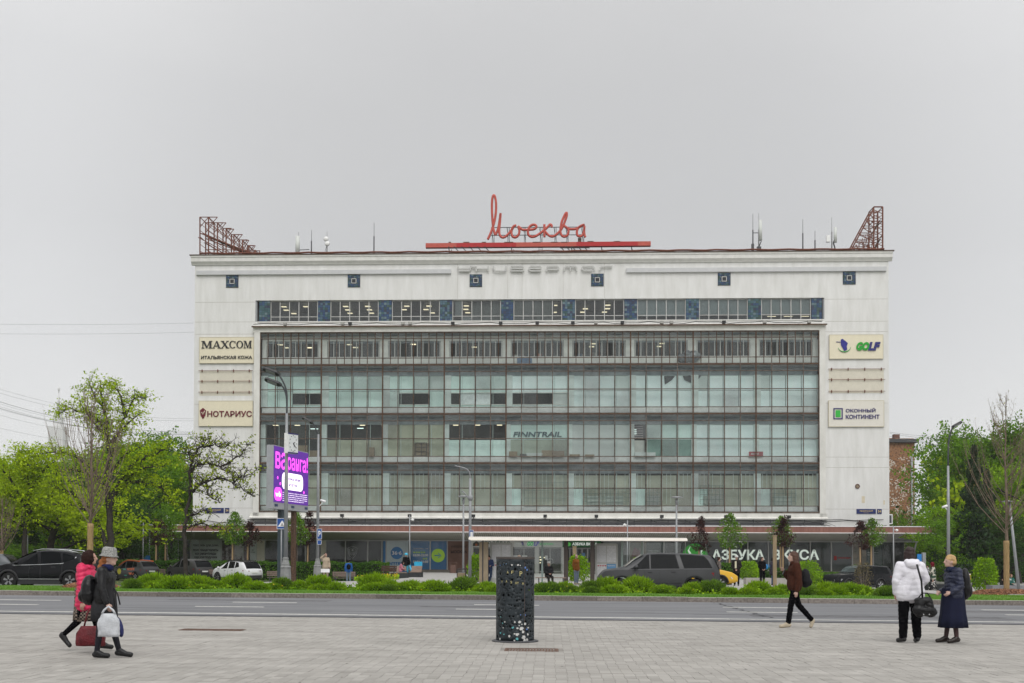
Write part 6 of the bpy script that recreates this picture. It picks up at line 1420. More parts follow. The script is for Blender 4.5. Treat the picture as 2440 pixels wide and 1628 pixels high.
def block_bench(px,Y,w,lab,rz=0):
    t=thing('block_bench',lab,'bench',gat(px,Y),rz); b=MB(); b.box(-w/2,w/2,-.3,.3,0,.38); b.build('block',flat('bench_black',(.035,.037,.04),.7),t); b=MB(); b.box(-w/2+.1,w/2-.1,-.28,.28,.38,.44); b.build('seat',wood,t); b=MB(); b.add([(-w/2+.1,.22,.44),(w/2-.1,.22,.44),(w/2-.1,.42,.85),(-w/2+.1,.42,.85),(-w/2+.1,.27,.44),(w/2-.1,.27,.44),(w/2-.1,.47,.85),(-w/2+.1,.47,.85)],[(0,1,2,3),(7,6,5,4),(0,3,7,4),(1,5,6,2),(3,2,6,7)]); b.build('backrest',wood,t)
block_bench(957,76,.9,'black block bench under the woman in the pink jacket',.15); block_bench(990,79,1.0,'black block bench with slatted back left of the brown store wall',-.2)
b=MB(); b.box(-.7,.7,-.4,.4,0,.5); o=b.build('planter_block',flat('bench_black',(.035,.037,.04),.7),None,gat(2232,66)); tag(o,'black block planter behind the woman in patterned trousers','planter')
b=MB(); b.box(-1.6,1.6,-.4,.4,0,.42); o=b.build('stone_bench',M('grey_stone_block',(.20,.20,.21),.8,.1,3),None,gat(2425,60)); tag(o,'long grey stone bench at the right edge behind the mulch','bench')
b=MB(); b.box(-.8,.8,-.25,.25,0,.42); o=b.build('concrete_block',M('pale_concrete',(.36,.34,.31),.85,.1,3),None,gat(1805,66),(0,0,.1)); tag(o,'pale block seat beneath the two waiting people by the timber post','bench')
b=MB(); b.box(-.6,.6,-.25,.25,0,.42); o=b.build('concrete_block',MC['pale_concrete'],None,gat(1870,66)); tag(o,'pale block seat right of the timber post','bench')
t=thing('wooden_litter_bin','square wooden litter bin with metal hoop left of the grey pole','litter bin',gat(1100,62)); b=MB(); b.box(-.22,.22,-.2,.2,.02,.62); b.build('box',M('bin_timber',(.27,.21,.14),.8,.2,5),t); b=MB(); b.tube([(-.25,0,0),(-.25,0,.8),(-.2,0,.85),(.2,0,.85),(.25,0,.8),(.25,0,0)],.03,6); b.build('hoop',blacksteel,t)
for px in (1958,1990,2018,1836+90): pass
for px,lab in ((1966,'left one of two bicycle hoops before the shop letters'),(1996,'right one of two bicycle hoops before the shop letters')): b=MB(); p=gat(px,97); b.tube([(.35*math.cos(a)-0,0,.55+.35*math.sin(a)) for a in [i*PI/8 for i in range(9)]],.03,6); b.tube([(.35,0,0),(.35,0,.55)],.03,6); b.tube([(-.35,0,0),(-.35,0,.55)],.03,6); o=b.build('bicycle_rack',blacksteel,None,p); tag(o,lab,'bicycle rack')
b=MB(); b.box(-.25,.25,-.2,.2,0,.8); b.tube([(-.3,0,0),(-.3,0,1),(.3,0,1),(.3,0,0)],.03,6); o=b.build('litter_bin',flat('brown_bin',(.12,.07,.055),.7),None,gat(1080,100)); tag(o,'brown litter bin against the brown stone wall','litter bin')
# ---------------------------------------------------------------- perforated litter bin
sB,tB=street(at(1228,1500,19.96).x,19.96)
BT=thing('perforated_litter_bin','tall black perforated steel litter bin with scratched stickers in the plaza foreground','litter bin',gat(1228,19.96)+Vector((0,0,.0)),-YAW)
Rb=.352; Hb=1.515; Wc=2*PI*Rb; rr=random.Random(17)
pos=[]; 
def can(u,z,r):
    for (a,c,q) in pos:
        d=abs(u-a); d=min(d,Wc-d)
        if d*d+(z-c)**2<(r+q+.008)**2: return False
    return True
for rad,n in ((.028,50),(.022,90),(.013,330),(.008,420)):
    for i in range(n):
        u=rr.uniform(0,Wc); z=rr.uniform(.06,Hb-.05)
        if rad>.02: z=.07+round((z-.07)/.095)*.095+rr.uniform(-.006,.006)
        if z<.05 or z>Hb-.05: continue
        if u<rad+.01 or u>Wc-rad-.01: continue
        r=rad*rr.uniform(.88,1.05)
        if can(u,z,r): pos.append((u,z,r))
vs=[];ed=[]; nx,nz_=64,22
def addv(u,z): vs.append(Vector((u,z))); return len(vs)-1
ring=[addv(Wc*i/nx,0) for i in range(nx+1)]+[addv(Wc,Hb*j/nz_) for j in range(1,nz_)]+[addv(Wc*i/nx,Hb) for i in range(nx,-1,-1)]+[addv(0,Hb*j/nz_) for j in range(nz_-1,0,-1)]
ed+=[(ring[i],ring[(i+1)%len(ring)]) for i in range(len(ring))]
for (u,z,r) in pos:
    n=14 if r>.02 else 9; k=[addv(u+r*math.cos(2*PI*i/n),z+r*math.sin(2*PI*i/n)) for i in range(n)]; ed+=[(k[i],k[(i+1)%n]) for i in range(n)]
for i in range(1,nx):
    for j in range(1,nz_):
        u,z=Wc*i/nx,Hb*j/nz_
        if all((u-a)**2+(z-c)**2>(q+.006)**2 for a,c,q in pos): addv(u,z)
V,E_,Fc,*_=geometry.delaunay_2d_cdt(vs,ed,[],0,1e-6)
b=MB(); ff=[]
import bisect
cells={}
for h in pos: cells.setdefault((int(h[0]/.08),int(h[1]/.08)),[]).append(h)
def inhole(u,z):
    ci,cj=int(u/.08),int(z/.08)
    for i in (-1,0,1):
        for j in (-1,0,1):
            for a,c,q in cells.get((ci+i,cj+j),()):
                if (u-a)**2+(z-c)**2<(q*.93)**2: return True
    return False
for f in Fc:
    cx=sum(V[i][0] for i in f)/len(f); cz=sum(V[i][1] for i in f)/len(f)
    if not inhole(cx,cz): ff.append(tuple(f))
def cyl(u,z,r=Rb): a=u/Rb+.6; return (r*math.cos(a),r*math.sin(a),z+.03)
b.add([cyl(v[0],v[1]) for v in V],ff,True)
binm=M('bin_black_paint',(.012,.018,.022),.5,.5,3,.2,col2=(.035,.045,.052),spec=.35,thr=(.45,.8))
sh_=b.build('shell',binm,BT); md=sh_.modifiers.new('s','SOLIDIFY'); md.thickness=.006; md.offset=-1
b=MB(); b.lathe([(.43,0),(.43,.02),(.40,.03),(.36,.03)],40); b.build('base_plate',darkgrey,BT)
b=MB(); b.lathe([(Rb+.004,Hb),(Rb+.006,Hb+.03),(Rb+.004,Hb+.045),(Rb-.03,Hb+.045),(Rb-.03,Hb)],48,cap=False); b.build('top_rim',M('rim_brown',(.06,.05,.045),.6,.2,5),BT)
b=MB(); b.lathe([(.23,.06),(.24,.08),(.25,Hb-.12)],28); b.build('inner_liner',flat('liner_dark',(.012,.014,.016),.7),BT)
b=MB(); b.lathe([(Rb-.03,Hb-.06),(Rb-.03,Hb-.04),(.12,Hb-.02)],28,cap=False); b.build('inner_collar',flat('liner_dark',(.012,.014,.016),.7),BT)
# seam, stickers and painted scrawl follow the shell surface (front is -y)
def onshell(dx,z,off=.003): a=-PI/2+dx/Rb; return ((Rb+off)*math.cos(a),(Rb+off)*math.sin(a),z)
b=MB(); 
for i in range(30): z0=.05+i*(Hb-.1)/30; z1=.05+(i+1)*(Hb-.1)/30; b.add([onshell(.185,z0),onshell(.192,z0),onshell(.192,z1),onshell(.185,z1)],[(0,1,2,3)])
b.build('seam_line',M('seam_brown',(.10,.07,.06),.6,.2,8),BT)
def blob(dx,z,r,mat,name='sticker_scrap',n=11,sq=1):
    P=[onshell(dx+r*rr.uniform(.6,1.1)*math.cos(2*PI*i/n),z+sq*r*rr.uniform(.6,1.1)*math.sin(2*PI*i/n),.005) for i in range(n)]; b=MB(); b.add([onshell(dx,z,.006)]+P,[(0,i+1,(i+1)%n+1) for i in range(n)]); b.build(name,mat,BT)
pw_=M('paper_scrap',(.42,.42,.41),.8,.2,20,col2=(.62,.62,.60)); tq=flat('turquoise_scrap',(.10,.36,.38),.6); bs=flat('blue_scrap',(.10,.18,.42),.6)
for dx,z,r,m in ((.095,.375,.032,pw_),(.13,.26,.045,pw_),(.155,.20,.03,pw_),(.055,.265,.022,pw_),(.20,.34,.028,pw_),(.135,.335,.014,pw_),(.085,.31,.012,pw_),(-.03,.275,.022,tq),(-.095,.115,.0,tq),(-.20,.15,.016,tq),(-.285,.17,.022,tq),(-.09,.12,.026,pw_),(-.30,.06,.025,pw_),(.24,.24,.02,bs),(.27,.27,.02,pw_),(.26,.15,.024,pw_),(.175,.10,.045,pw_),(.19,.045,.03,pw_),(.245,.05,.03,pw_),(.04,.15,.03,pw_),(.07,.16,.02,pw_),(.0,.165,.016,pw_),(.0,.04,.018,pw_),(.05,.07,.03,tq),(.11,.505,.012,bs),(.205,.50,.014,bs),(-.22,.27,.014,pw_),(-.185,.375,.016,pw_),(-.28,.46,.012,tq),(-.23,.35,.012,tq),(.005,.375,.02,pw_),(.2,1.36,.02,bs),(.24,1.32,.02,bs),(-.05,1.41,.02,pw_),(.06,1.41,.02,pw_),(.1,1.40,.014,pw_),(-.3,1.4,.012,bs)):
    if r>0: blob(dx,z,r,m)
yl=flat('yellow_scrawl',(.50,.44,.20),.6)
def scrawl(s,dx,z,w,h):
    me=textmesh(s,w,h,.002,0,space=1.2)
    for v in me.vertices: q=onshell(dx+v.co.x,z+v.co.z,.005-v.co.y*.5); v.co=q
    me.materials.append(yl); put('scrawl',me,BT)
scrawl('A',-.145,1.255,.035,.045); scrawl('F',-.06,1.25,.04,.055); scrawl('P',.09,1.21,.05,.085)
for s,dx,z in (('Y',-.265,1.08),('A',-.165,1.09),('S',-.075,1.075),('H',.01,1.06),('Y',.045,1.06),('H',.14,1.05)): scrawl(s,dx,z,.028,.045)
# ---------------------------------------------------------------- vehicles
def interp(tab,x):
    if x<=tab[0][0]: return tab[0][1]
    for (a,p),(c,q) in zip(tab,tab[1:]):
        if x<=c: t=(x-a)/(c-a); return p+(q-p)*t
    return tab[-1][1]
def smoothtab(tab,x,w=.12): return sum(interp(tab,x+d*w) for d in (-1,-.5,0,.5,1))/5
carglass=M('car_window_tint',(.005,.006,.007),.12,.1,1,spec=.05); carglass2=M('car_windscreen',(.05,.065,.065),.05,.1,1,spec=.8)
clad=flat('black_cladding',(.022,.022,.024),.6); chrome=flat('chrome_trim',(.55,.56,.57),.25,.9); platem=flat('number_plate',(.70,.70,.68),.5)
headl=flat('headlight_clear',(.62,.64,.66),.15,.2); taill=flat('tail_light_red',(.22,.008,.01),.25); rimm=flat('alloy_rim',(.30,.30,.31),.35,.6)
def car(name,lab,loc,rz,L_,Wd,top,belt,wr,xf,xr,paint,win,group='cars on the streets',lights=True,rim=rimm,sill=.28,stripe=None,cl=True):
    """x forward, nose at +L/2; top and belt are side outlines."""
    t=thing(name,lab,'car',loc,rz,group); hw=Wd/2
    xs=sorted(set([round(-L_/2+L_*i/46,3) for i in range(47)]+[round(c+wr*1.14*math.sin(a),3) for c in (xf,xr) for a in [(-1.57+3.14*i/12) for i in range(13)]]))
    def plan(x): u=abs(x)/(L_/2); return hw*(1-.17*max(0,(u-.62)/.38)**2.2)
    def zl(x):
        z=sill+.10*max(0,(abs(x)/(L_/2)-.86)/.14)
        for c in (xf,xr):
            d=abs(x-c); R_=wr*1.14
            if d<R_-.001: z=max(z,wr+math.sqrt(R_*R_-d*d)*.98)
        return z
    def tz(x): return smoothtab(top,x)
    def bz(x): return min(tz(x),smoothtab(belt,x))
    def side(x,z):
        w=plan(x); bb=bz(x); tt=tz(x)
        if z<=bb: f=(z-sill)/(max(.05,bb-sill)); return w*(.955+.055*math.sin(PI*min(1,max(0,f*.85+.12))))
        f=(z-bb)/max(.05,(tt-bb)); return w*.965*(1-.0)-(.05+.20*(tt-bb)/.6)*f
    b=MB(); n=9; rows=[]
    for x in xs:
        z0,bb,tt=zl(x),bz(x),tz(x); z0=min(z0,bb-.02); row=[]
        hs=[z0,z0+(bb-z0)*.3,z0+(bb-z0)*.65,bb-.03,bb]
        for z in hs: row.append((x,side(x,z),z))
        gh=tt-bb
        if gh>.06: 
            row.append((x,side(x,bb+gh*.5),bb+gh*.5)); row.append((x,side(x,bb+gh*.86),bb+gh*.86)); w=side(x,tt)-.07; row.append((x,w,tt-.012)); row.append((x,0,tt+.012))
        else:
            w=plan(x); row.append((x,w*.94,tt+.01)); row.append((x,w*.86,tt+.025)); row.append((x,w*.6,tt+.04)); row.append((x,0,tt+.05))
        rows.append(row)
    vs=[];fs=[]; m=len(rows[0]); W2=2*m-1
    for row in rows: vs+=row; vs+=[(p[0],-p[1],p[2]) for p in row[:-1]][::-1]
    for i in range(len(rows)-1):
        for k in range(W2-1): fs.append((i*W2+k,i*W2+k+1,(i+1)*W2+k+1,(i+1)*W2+k))
        fs.append((i*W2+W2-1,i*W2,(i+1)*W2,(i+1)*W2+W2-1))
    fs.append(tuple(range(W2))); fs.append(tuple((len(rows)-1)*W2+k for k in range(W2))[::-1]); b.add(vs,fs,True)
    bo=b.build('body',paint,t,recalc=True)
    # underbody and cladding
    b=MB(); b.box(-L_/2+.25,L_/2-.3,-hw*.8,hw*.8,.2,sill+.35); b.build('underbody',clad,t)
    for c in (xf,xr):
        for s in (-1,1):
            b=MB(); P=[(c+wr*1.20*math.cos(a),0,wr+wr*1.20*math.sin(a)) for a in [PI*i/12 for i in range(13)]]; y=s*(hw*.985)
            if cl: b.tube([(x,s*(side(x,z)+.004),z) for x,_,z in P],.045,5); b.build('arch_trim',clad,t)
            w=MB(); w.lathe([(wr*.62,-.11),(wr*.97,-.11),(wr,-.06),(wr,.06),(wr*.97,.11),(wr*.62,.11)],22,(c,s*(hw-.14),wr),axis='y'); wo=w.build('wheel',rubber,t)
            r=MB(); yy=s*(hw-.14+.075) ; r.lathe([(wr*.63,-.03),(wr*.63,.035),(wr*.56,.02)],18,(c,yy,wr),axis='y',cap=False)
            for k in range(5):
                a=k*2*PI/5+.3; 
                for da in (-.12,.12): r.bar((c+.05*math.cos(a),yy+s*.02,wr+.05*math.sin(a)),(c+wr*.6*math.cos(a+da),yy+s*.03,wr+wr*.6*math.sin(a+da)),.05)
            r.lathe([(.07,-.03),(.07,.03)],8,(c,yy,wr),axis='y'); r.build('rim',rim,wo)
    if cl:
        for s in (-1,1): b=MB(); b.box(xr+wr*1.15,xf-wr*1.15,min(s*hw*.95,s*hw*.99),max(s*hw*.95,s*hw*.99),sill-.08,sill+.10); b.build('sill_trim',clad,t)
    # side windows: lists of (x,fraction of glasshouse height)
    for poly in win:
        for s in (-1,1):
            P=[]; 
            xa=sorted(set(p[0] for p in poly)); x0,x1=xa[0],xa[-1]
            N_=8; up=[];lo=[]
            for i in range(N_+1):
                x=x0+(x1-x0)*i/N_; ys=[]
                for (a,c) in zip(poly,poly[1:]+poly[:1]):
                    if a[0]!=c[0] and min(a[0],c[0])-1e-6<=x<=max(a[0],c[0])+1e-6: ys.append(a[1]+(c[1]-a[1])*(x-a[0])/(c[0]-a[0]))
                if not ys: continue
                for f,li in ((max(ys),up),(min(ys),lo)):
                    z=bz(x)+(tz(x)-bz(x))*f; li.append((x,s*(side(x,z)+.006),z))
            b=MB(); v=lo+up; k=len(lo); b.add(v,[((i,i+1,k+i+1,k+i) if s<0 else (k+i,k+i+1,i+1,i)) for i in range(k-1)]); b.build('side_window',carglass,t)
    def strip(x0,x1,w0,w1,name,mat,off=.008,n=6):
        b=MB(); vs=[];fs=[]
        for i in range(n+1):
            x=x0+(x1-x0)*i/n; w=w0+(w1-w0)*i/n; gh=tz(x)-bz(x); z=tz(x)+off+ (.012 if gh>.06 else .03); vs+=[(x+off*(1 if x>0 else -1),-w,z-.012),(x+off*(1 if x>0 else -1),0,z+.006),(x+off*(1 if x>0 else -1),w,z-.012)]
        for i in range(n): a=i*3; fs+=[(a,a+1,a+4,a+3),(a+1,a+2,a+5,a+4)]
        b.add(vs,fs,True); b.build(name,mat,t)
    ws=[x for x in xs if x>0 and .12<tz(x)-bz(x)]; rs=[x for x in xs if x<0 and .15<tz(x)-bz(x)]
    apex=max(top,key=lambda p:p[1])[1]
    fx=[x for x in xs if x>.0 and tz(x)<apex-.05 and tz(x)-bz(x)>.10]
    if fx: strip(fx[-1],fx[0],hw*.80,hw*.70,'windscreen',carglass2)
    rx=[x for x in xs if x<-.8 and tz(x)<apex-.10 and tz(x)-bz(x)>.06]
    if len(rx)>1: strip(rx[-1],rx[0],hw*.66,hw*.74,'rear_window',carglass)
    b=MB()
    for s in (-1,1): b.lathe([(.02,-.09),(.09,-.05),(.10,.05),(.05,.1)],8,(xf-1.0 if False else ws[-1]-.35,s*(hw+.09),bz(.4)+.10),axis='x'); b.build('wing_mirror',paint if not isinstance(paint,list) else paint[0],t); b=MB()
    if lights:
        for s in (-1,1):
            x=L_/2-.10; z=bz(x)-.16; b=MB(); b.add([(x-.30,s*(side(x-.3,z)+.008),z+.08),(x+.03,s*(side(x,z)-.02),z+.04),(x+.035,s*(side(x,z)-.05),z-.07),(x-.2,s*(side(x-.2,z)+.008),z-.04),(x+.105,s*hw*.50,z+.03),(x+.105,s*hw*.50,z-.05)],[(0,1,2,3),(1,4,5,2)]); b.build('headlight',headl,t)
            x=-L_/2+.08; z=bz(x)-.10 if bz(x)<1.2 else 1.0; b=MB(); b.add([(x+.30,s*(side(x+.3,z)+.008),z+.07),(x-.03,s*(side(x,z)-.02),z+.06),(x-.035,s*(side(x,z)-.03),z-.10),(x+.2,s*(side(x+.2,z)+.008),z-.05),(x-.095,s*hw*.52,z+.04),(x-.095,s*hw*.52,z-.05)],[(0,1,2,3),(1,4,5,2)]); b.build('tail_light',taill,t)
        b=MB(); b.box(-L_/2-.035,-L_/2-.01,-.26,.26,.72,.83); b.build('number_plate',platem,t); b=MB(); b.box(-L_/2-.03,-L_/2,-hw*.72,hw*.72,.34,.55); b.build('rear_bumper',clad,t)
        b=MB(); b.box(L_/2+.005,L_/2+.03,-.26,.26,.45,.56); b.build('number_plate',platem,t); b=MB(); b.box(L_/2-.02,L_/2+.012,-hw*.55,hw*.55,.42,.72); b.build('grille',clad,t)
    b=MB()
    for s in (-1,1):
        for x in (xf-.92,(xf+xr)/2-.05,xr+.35):
            P=[(x,s*(side(x,z)+.002),z) for z in [sill+.1+i*(bz(x)-sill-.1)/5 for i in range(6)]]; b.tube(P,.007,4)
        for x in ((xf+xr)/2+.35,(xf+xr)/2-.62): z=bz(x)-.12; b.box(x-.09,x+.09,s*side(x,z)-.02,s*side(x,z)+.02,z-.015,z+.015)
    b.build('door_seam',clad,t,kind='stuff'); 
    return t,side,bz,tz
def cpaint(name,c,r=.3): return M(name,c,r,.06,1,spec=.3,coat=.05)
# black crossover (side on, nose left)
blackp=M('black_car_paint',(.004,.0045,.006),.2,.06,1,spec=.2)
top=[(-2.28,.95),(-2.2,1.10),(-1.95,1.28),(-1.7,1.50),(-1.1,1.64),(-.3,1.69),(.25,1.66),(.75,1.45),(1.25,1.14),(1.5,1.06),(2.1,.93),(2.25,.78),(2.30,.60)]
belt=[(-2.28,.95),(-1.9,1.20),(-1.2,1.09),(0,1.03),(1.2,.99),(1.6,1.06)]
pc=gat(105,47.6); 
t,side,bz,tz=car('black_crossover','black crossover with chrome window line driving left on the local road',(pc.x+.05,48,gz(pc.x,48)),PI-YAW,4.6,1.86,top,belt,.36,1.36,-1.36,blackp,[[(.95,.06),(.12,.88),(.08,.06)],[(.02,.06),(.05,.90),(-.85,.86),(-.95,.06)],[(-1.03,.06),(-.95,.84),(-1.42,.70),(-1.62,.42)]])
b=MB()
for s in (-1,1): b.tube([(x,s*(side(x,bz(x)+.02)+.012),bz(x)+.015) for x in [1.2-.2*i for i in range(12)]]+[(x,s*(side(x,tz(x)-.15)+.012),z) for x,z in ((-1.25,1.16),(-1.6,1.38))],.018,5)
b.build('chrome_line',chrome,t); b=MB()
for s in (-1,1): b.tube([(x,s*.66,tz(x)+.05) for x in (-1.6,-1.2,-.6,0,.4)],.022,5)
b.build('roof_rail',chrome,t); b=MB()
for s in (-1,1): b.tube([(x,s*(side(x,.42)+.01),.42) for x in (-.9,-.3,.3,.9)],.016,4)
b.build('door_trim',chrome,t)
# big matt grey SUV
greyp=M('matt_grey_paint',(.030,.031,.034),.45,.06,1,spec=.5)
top=[(-2.52,.98),(-2.47,1.25),(-2.36,1.62),(-2.2,1.78),(-1.2,1.85),(0,1.87),(.55,1.84),(1.0,1.60),(1.45,1.26),(1.62,1.20),(2.25,1.12),(2.48,.98),(2.53,.7)]
belt=[(-2.52,1.0),(-2.3,1.22),(0,1.19),(1.3,1.17),(1.7,1.20)]
pc=gat(1568,45.8); dk=M('dark_quarter_glass',(.015,.016,.018),.1,.1,1,spec=.3)
t,side,bz,tz=car('grey_suv','big matt dark grey square backed off road car driving left past the bus stop',(pc.x,46,gz(pc.x,46)-.09),PI-YAW,5.05,2.0,top,belt,.40,1.55,-1.45,greyp,[[(1.28,.05),(.52,.93),(.42,.93),(.42,.05)],[(.36,.05),(.36,.93),(-.78,.93),(-.82,.05)],[(-.88,.05),(-.85,.93),(-1.95,.90),(-2.2,.05)]],cl=False)
b=MB()
for s in (-1,1): b.tube([(x,s*(side(x,bz(x))+.004),bz(x)+.0) for x in [1.3-.35*i for i in range(11)]],.014,4)
b.build('belt_trim',M('satin_trim',(.14,.14,.15),.35,.05,2),t)
b=MB()
for s in (-1,1): b.tube([(x,s*(side(x,.62)+.004),.62) for x in (1.0,.5,0,-.5,-.9)],.012,4)
b.build('door_trim',clad,t)
# parked: striped taxi crossover seen from the rear left, nose left-away
def rearcar(name,lab,px,Y,rz,L_,W_,Hh,paint,extra=None,blt=.98,zo=0):
    k=Hh/1.65; h=L_/2
    top=[(-h,.85*k),(-h+.08,1.02*k),(-h+.35,1.38*k),(-h+.62,1.56*k),(-h*.3,1.64*k),(.2,1.65*k),(.6,1.50*k),(h*.56,1.14*k),(h*.68,1.08*k),(h*.93,.92*k),(h,.68*k)]
    belt=[(-h,.9*k),(-h+.3,1.10*k),(0,blt*k+.03),(h*.55,blt*k)]
    p=gat(px,Y); return car(name,lab,(p.x,Y,gz(p.x,Y)+zo),rz,L_,W_,top,belt,.35,L_*.295,-L_*.295,paint,[[(h*.42,.06),(.42,.86),(.12,.90),(.10,.06)],[(.04,.06),(.06,.90),(-.78,.88),(-.85,.06)],[(-.92,.06),(-.85,.86),(-1.25,.80),(-1.45,.2)]],group='cars parked along the hedge')
tp=cpaint('taxi_grey',(.05,.052,.055)); orange=cpaint('taxi_orange',(.60,.12,.03)); teal=cpaint('taxi_teal',(.06,.38,.30))
tt,side,bz,tz=rearcar('taxi','grey parked crossover with orange and teal stripes and yellow sticker',322,87,PI-.62,4.4,1.82,1.62,tp)
b=MB()
for x0,x1,z0,z1 in ((-.25,.05,.40,.98),): 
    for s in (-1,1): b.add([(x0,s*(side(x0,z0)+.012),z0),(x1,s*(side(x1,z0)+.012),z0),(x1+.25,s*(side(x1+.25,z1)+.012),z1),(x0+.2,s*(side(x0+.2,z1)+.012),z1)],[(0,1,2,3)])
b.build('teal_stripe',teal,tt); b=MB()
for s in (-1,1): b.add([(-1.1,s*(side(-1.1,.5)+.012),.5),(-.6,s*(side(-.6,.5)+.012),.5),(-.2,s*(side(-.2,1.0)+.012),1.0),(-1.2,s*(side(-1.2,1.05)+.012),1.05)],[(0,1,2,3)]); b.tube([(x,s*(side(x,tz(x))-.03),tz(x)+.01) for x in (1.1,.8,.5,.1,-.4,-.9,-1.2,-1.5)],.06,5)
b.build('orange_stripe',orange,tt); b=MB()
for s in (-1,1): b.lathe([(.24,-.01),(.24,.01)],12,(.75,s*(side(.75,.75)+.01),.75),axis='y')
b.build('yellow_sticker',flat('sticker_yellow',(.62,.55,.04),.5),tt)
b=MB(); 
rearcar('dark_estate','dark grey dusty off road car parked behind the half bare tree',452,89,PI-.75,4.75,1.88,1.76,cpaint('dusty_dark_paint',(.035,.034,.034),.45))
tt,side,bz,tz=rearcar('white_crossover','white parked crossover with black roof and dark rear window',566,86,PI-.72,4.6,1.86,1.69,cpaint('white_car_paint',(.66,.67,.68)))
b=MB(); b.add([(x,y,tz(x)+.022) for x in (-1.65,-1.2,-.4,.2,.5) for y in (-.68,.68)],[(0,1,3,2),(2,3,5,4),(4,5,7,6),(6,7,9,8)]); b.build('roof_panel',flat('roof_black',(.015,.015,.017),.2),tt)
b=MB()
for s in (-1,1): b.tube([(x,s*.68,tz(x)+.05) for x in (-1.5,-.9,-.2,.3)],.022,5)
b.build('roof_rail',blacksteel,tt)
# left edge car nose, yellow taxi tail
p=gat(-28,62); rearcar('silver_car','dark car cut by the left edge of the picture',-48,66,YAW+PI,4.5,1.8,1.6,cpaint('steel_blue_paint',(.10,.11,.12)))
p=gat(1652,57)
car('yellow_taxi','yellow taxi mostly hidden behind the moving grey car',(p.x,57,gz(p.x,57)),-YAW,4.4,1.8,[(-2.2,.95),(-1.9,1.1),(-1.2,1.38),(-.3,1.43),(.3,1.38),(1.0,1.02),(1.3,.96),(2.0,.80),(2.2,.60)],[(-2.2,.95),(0,.94),(1.1,.94)],.32,1.3,-1.3,cpaint('taxi_yellow_paint',(.62,.36,.03)),[[(.8,.06),(.3,.85),(.1,.88),(.1,.06)],[(.03,.06),(.03,.88),(-.9,.84),(-1.0,.06)]])
# big black SUV at right, front three quarter
h=2.75
top=[(-2.75,1.2),(-2.7,1.6),(-2.5,1.84),(-1.2,1.90),(.2,1.90),(.55,1.82),(1.15,1.30),(1.3,1.24),(2.5,1.16),(2.68,1.0),(2.75,.7)]
belt=[(-2.75,1.25),(0,1.20),(1.3,1.20)]
pc=gat(2044,84)
car('black_suv','big black off road car parked at the right behind the shrubs facing left',(pc.x,84,gz(pc.x,84)),PI+.42,5.5,2.05,top,belt,.41,1.75,-1.35,blackp,[[(1.0,.06),(.52,.88),(.35,.9),(.35,.06)],[(.28,.06),(.28,.9),(-.75,.9),(-.75,.06)],[(-.83,.06),(-.83,.9),(-2.2,.85),(-2.35,.06)]],group='cars parked along the hedge',rim=chrome)
# delivery scooter by the pharmacy
p=gat(990,84); t=thing('delivery_scooter','light blue delivery scooter parked by the helmeted rider','scooter',p,2.6); cy_=flat('scooter_cyan',(.03,.38,.62),.4)
b=MB(); b.box(-.5,-.05,-.22,.22,.72,1.15); b.build('delivery_box',cy_,t); b=MB(); b.tube([(-.35,0,.45),(.0,0,.35),(.35,0,.38),(.55,0,.85),(.62,0,1.05)],[.14,.10,.08,.07,.05],7); b.build('frame',cy_,t); b=MB(); b.box(-.45,.1,-.13,.13,.62,.74); b.build('seat',clad,t); b=MB(); b.tube([(.6,-.3,1.08),(.62,0,1.02),(.6,.3,1.08)],.02,5); b.build('handlebar',clad,t)
for x in (-.45,.65): b=MB(); b.lathe([(.15,-.05),(.24,-.04),(.24,.04),(.15,.05)],14,(x,0,.24),axis='y'); b.build('wheel',rubber,t)
# ---------------------------------------------------------------- people
def capsule(mb,a,c,r0,r1,sy=1.0,n=10):
    a,c=Vector(a),Vector(c); d=(c-a); l=d.length
    if l<1e-6: d=Vector((0,0,1)); l=1e-6
    q=d.to_track_quat('Z','Y'); M_=Matrix.Translation(a)@q.to_matrix().to_4x4(); old=mb.T; mb.T=M_
    prof=[(r0*math.cos(t),-r0*math.sin(t)) for t in (1.45,.9,.4,0)]+[(r1*math.cos(t),l+r1*math.sin(t)) for t in (0,.4,.9,1.45)]
    mb.lathe(prof,n); mb.T=old
def ell(mb,c,rx,ry,rz,rot=None,n=12):
    old=mb.T; mb.T=Matrix.Translation(c)@(rot or Matrix.Identity(4))@Matrix.Diagonal((rx,ry,rz,1)); mb.lathe([(math.cos(t),math.sin(t)) for t in [-1.5+3*i/8 for i in range(9)]],n); mb.T=old
def melt(mb,name,mat,parent,vox,sm_=6,fold=0,foldz=40,seed=0):
    me=mb.mesh('tmp',mat); o=bpy.data.objects.new('tmp',me)
    m=o.modifiers.new('r','REMESH'); m.mode='VOXEL'; m.voxel_size=vox; m.use_smooth_shade=True
    s=o.modifiers.new('s','SMOOTH'); s.iterations=sm_; s.factor=.5
    me2=bake(o); bpy.data.objects.remove(o); bpy.data.meshes.remove(me)
    if fold:
        me2.update()
        for v in me2.vertices:
            c=v.co; f=noise.noise(Vector((c.x*7+seed,c.y*7,c.z*7)))+.6*noise.noise(Vector((c.x*15,c.y*15+seed,c.z*22)))
            if foldz: f+=1.1*abs(math.sin(c.z*foldz+2.2*noise.noise(c*5)))-.6
            v.co=c+v.normal*f*fold
    me2.name=name
    if len(me2.materials)==0: me2.materials.append(mat)
    me2.polygons.foreach_set('use_smooth',[True]*len(me2.polygons))
    return put(name,me2,parent)
skin=M('skin',(.42,.25,.19),.5,.08,8,spec=.4); skin2=M('skin_pale',(.46,.30,.24),.5,.08,8,spec=.4)
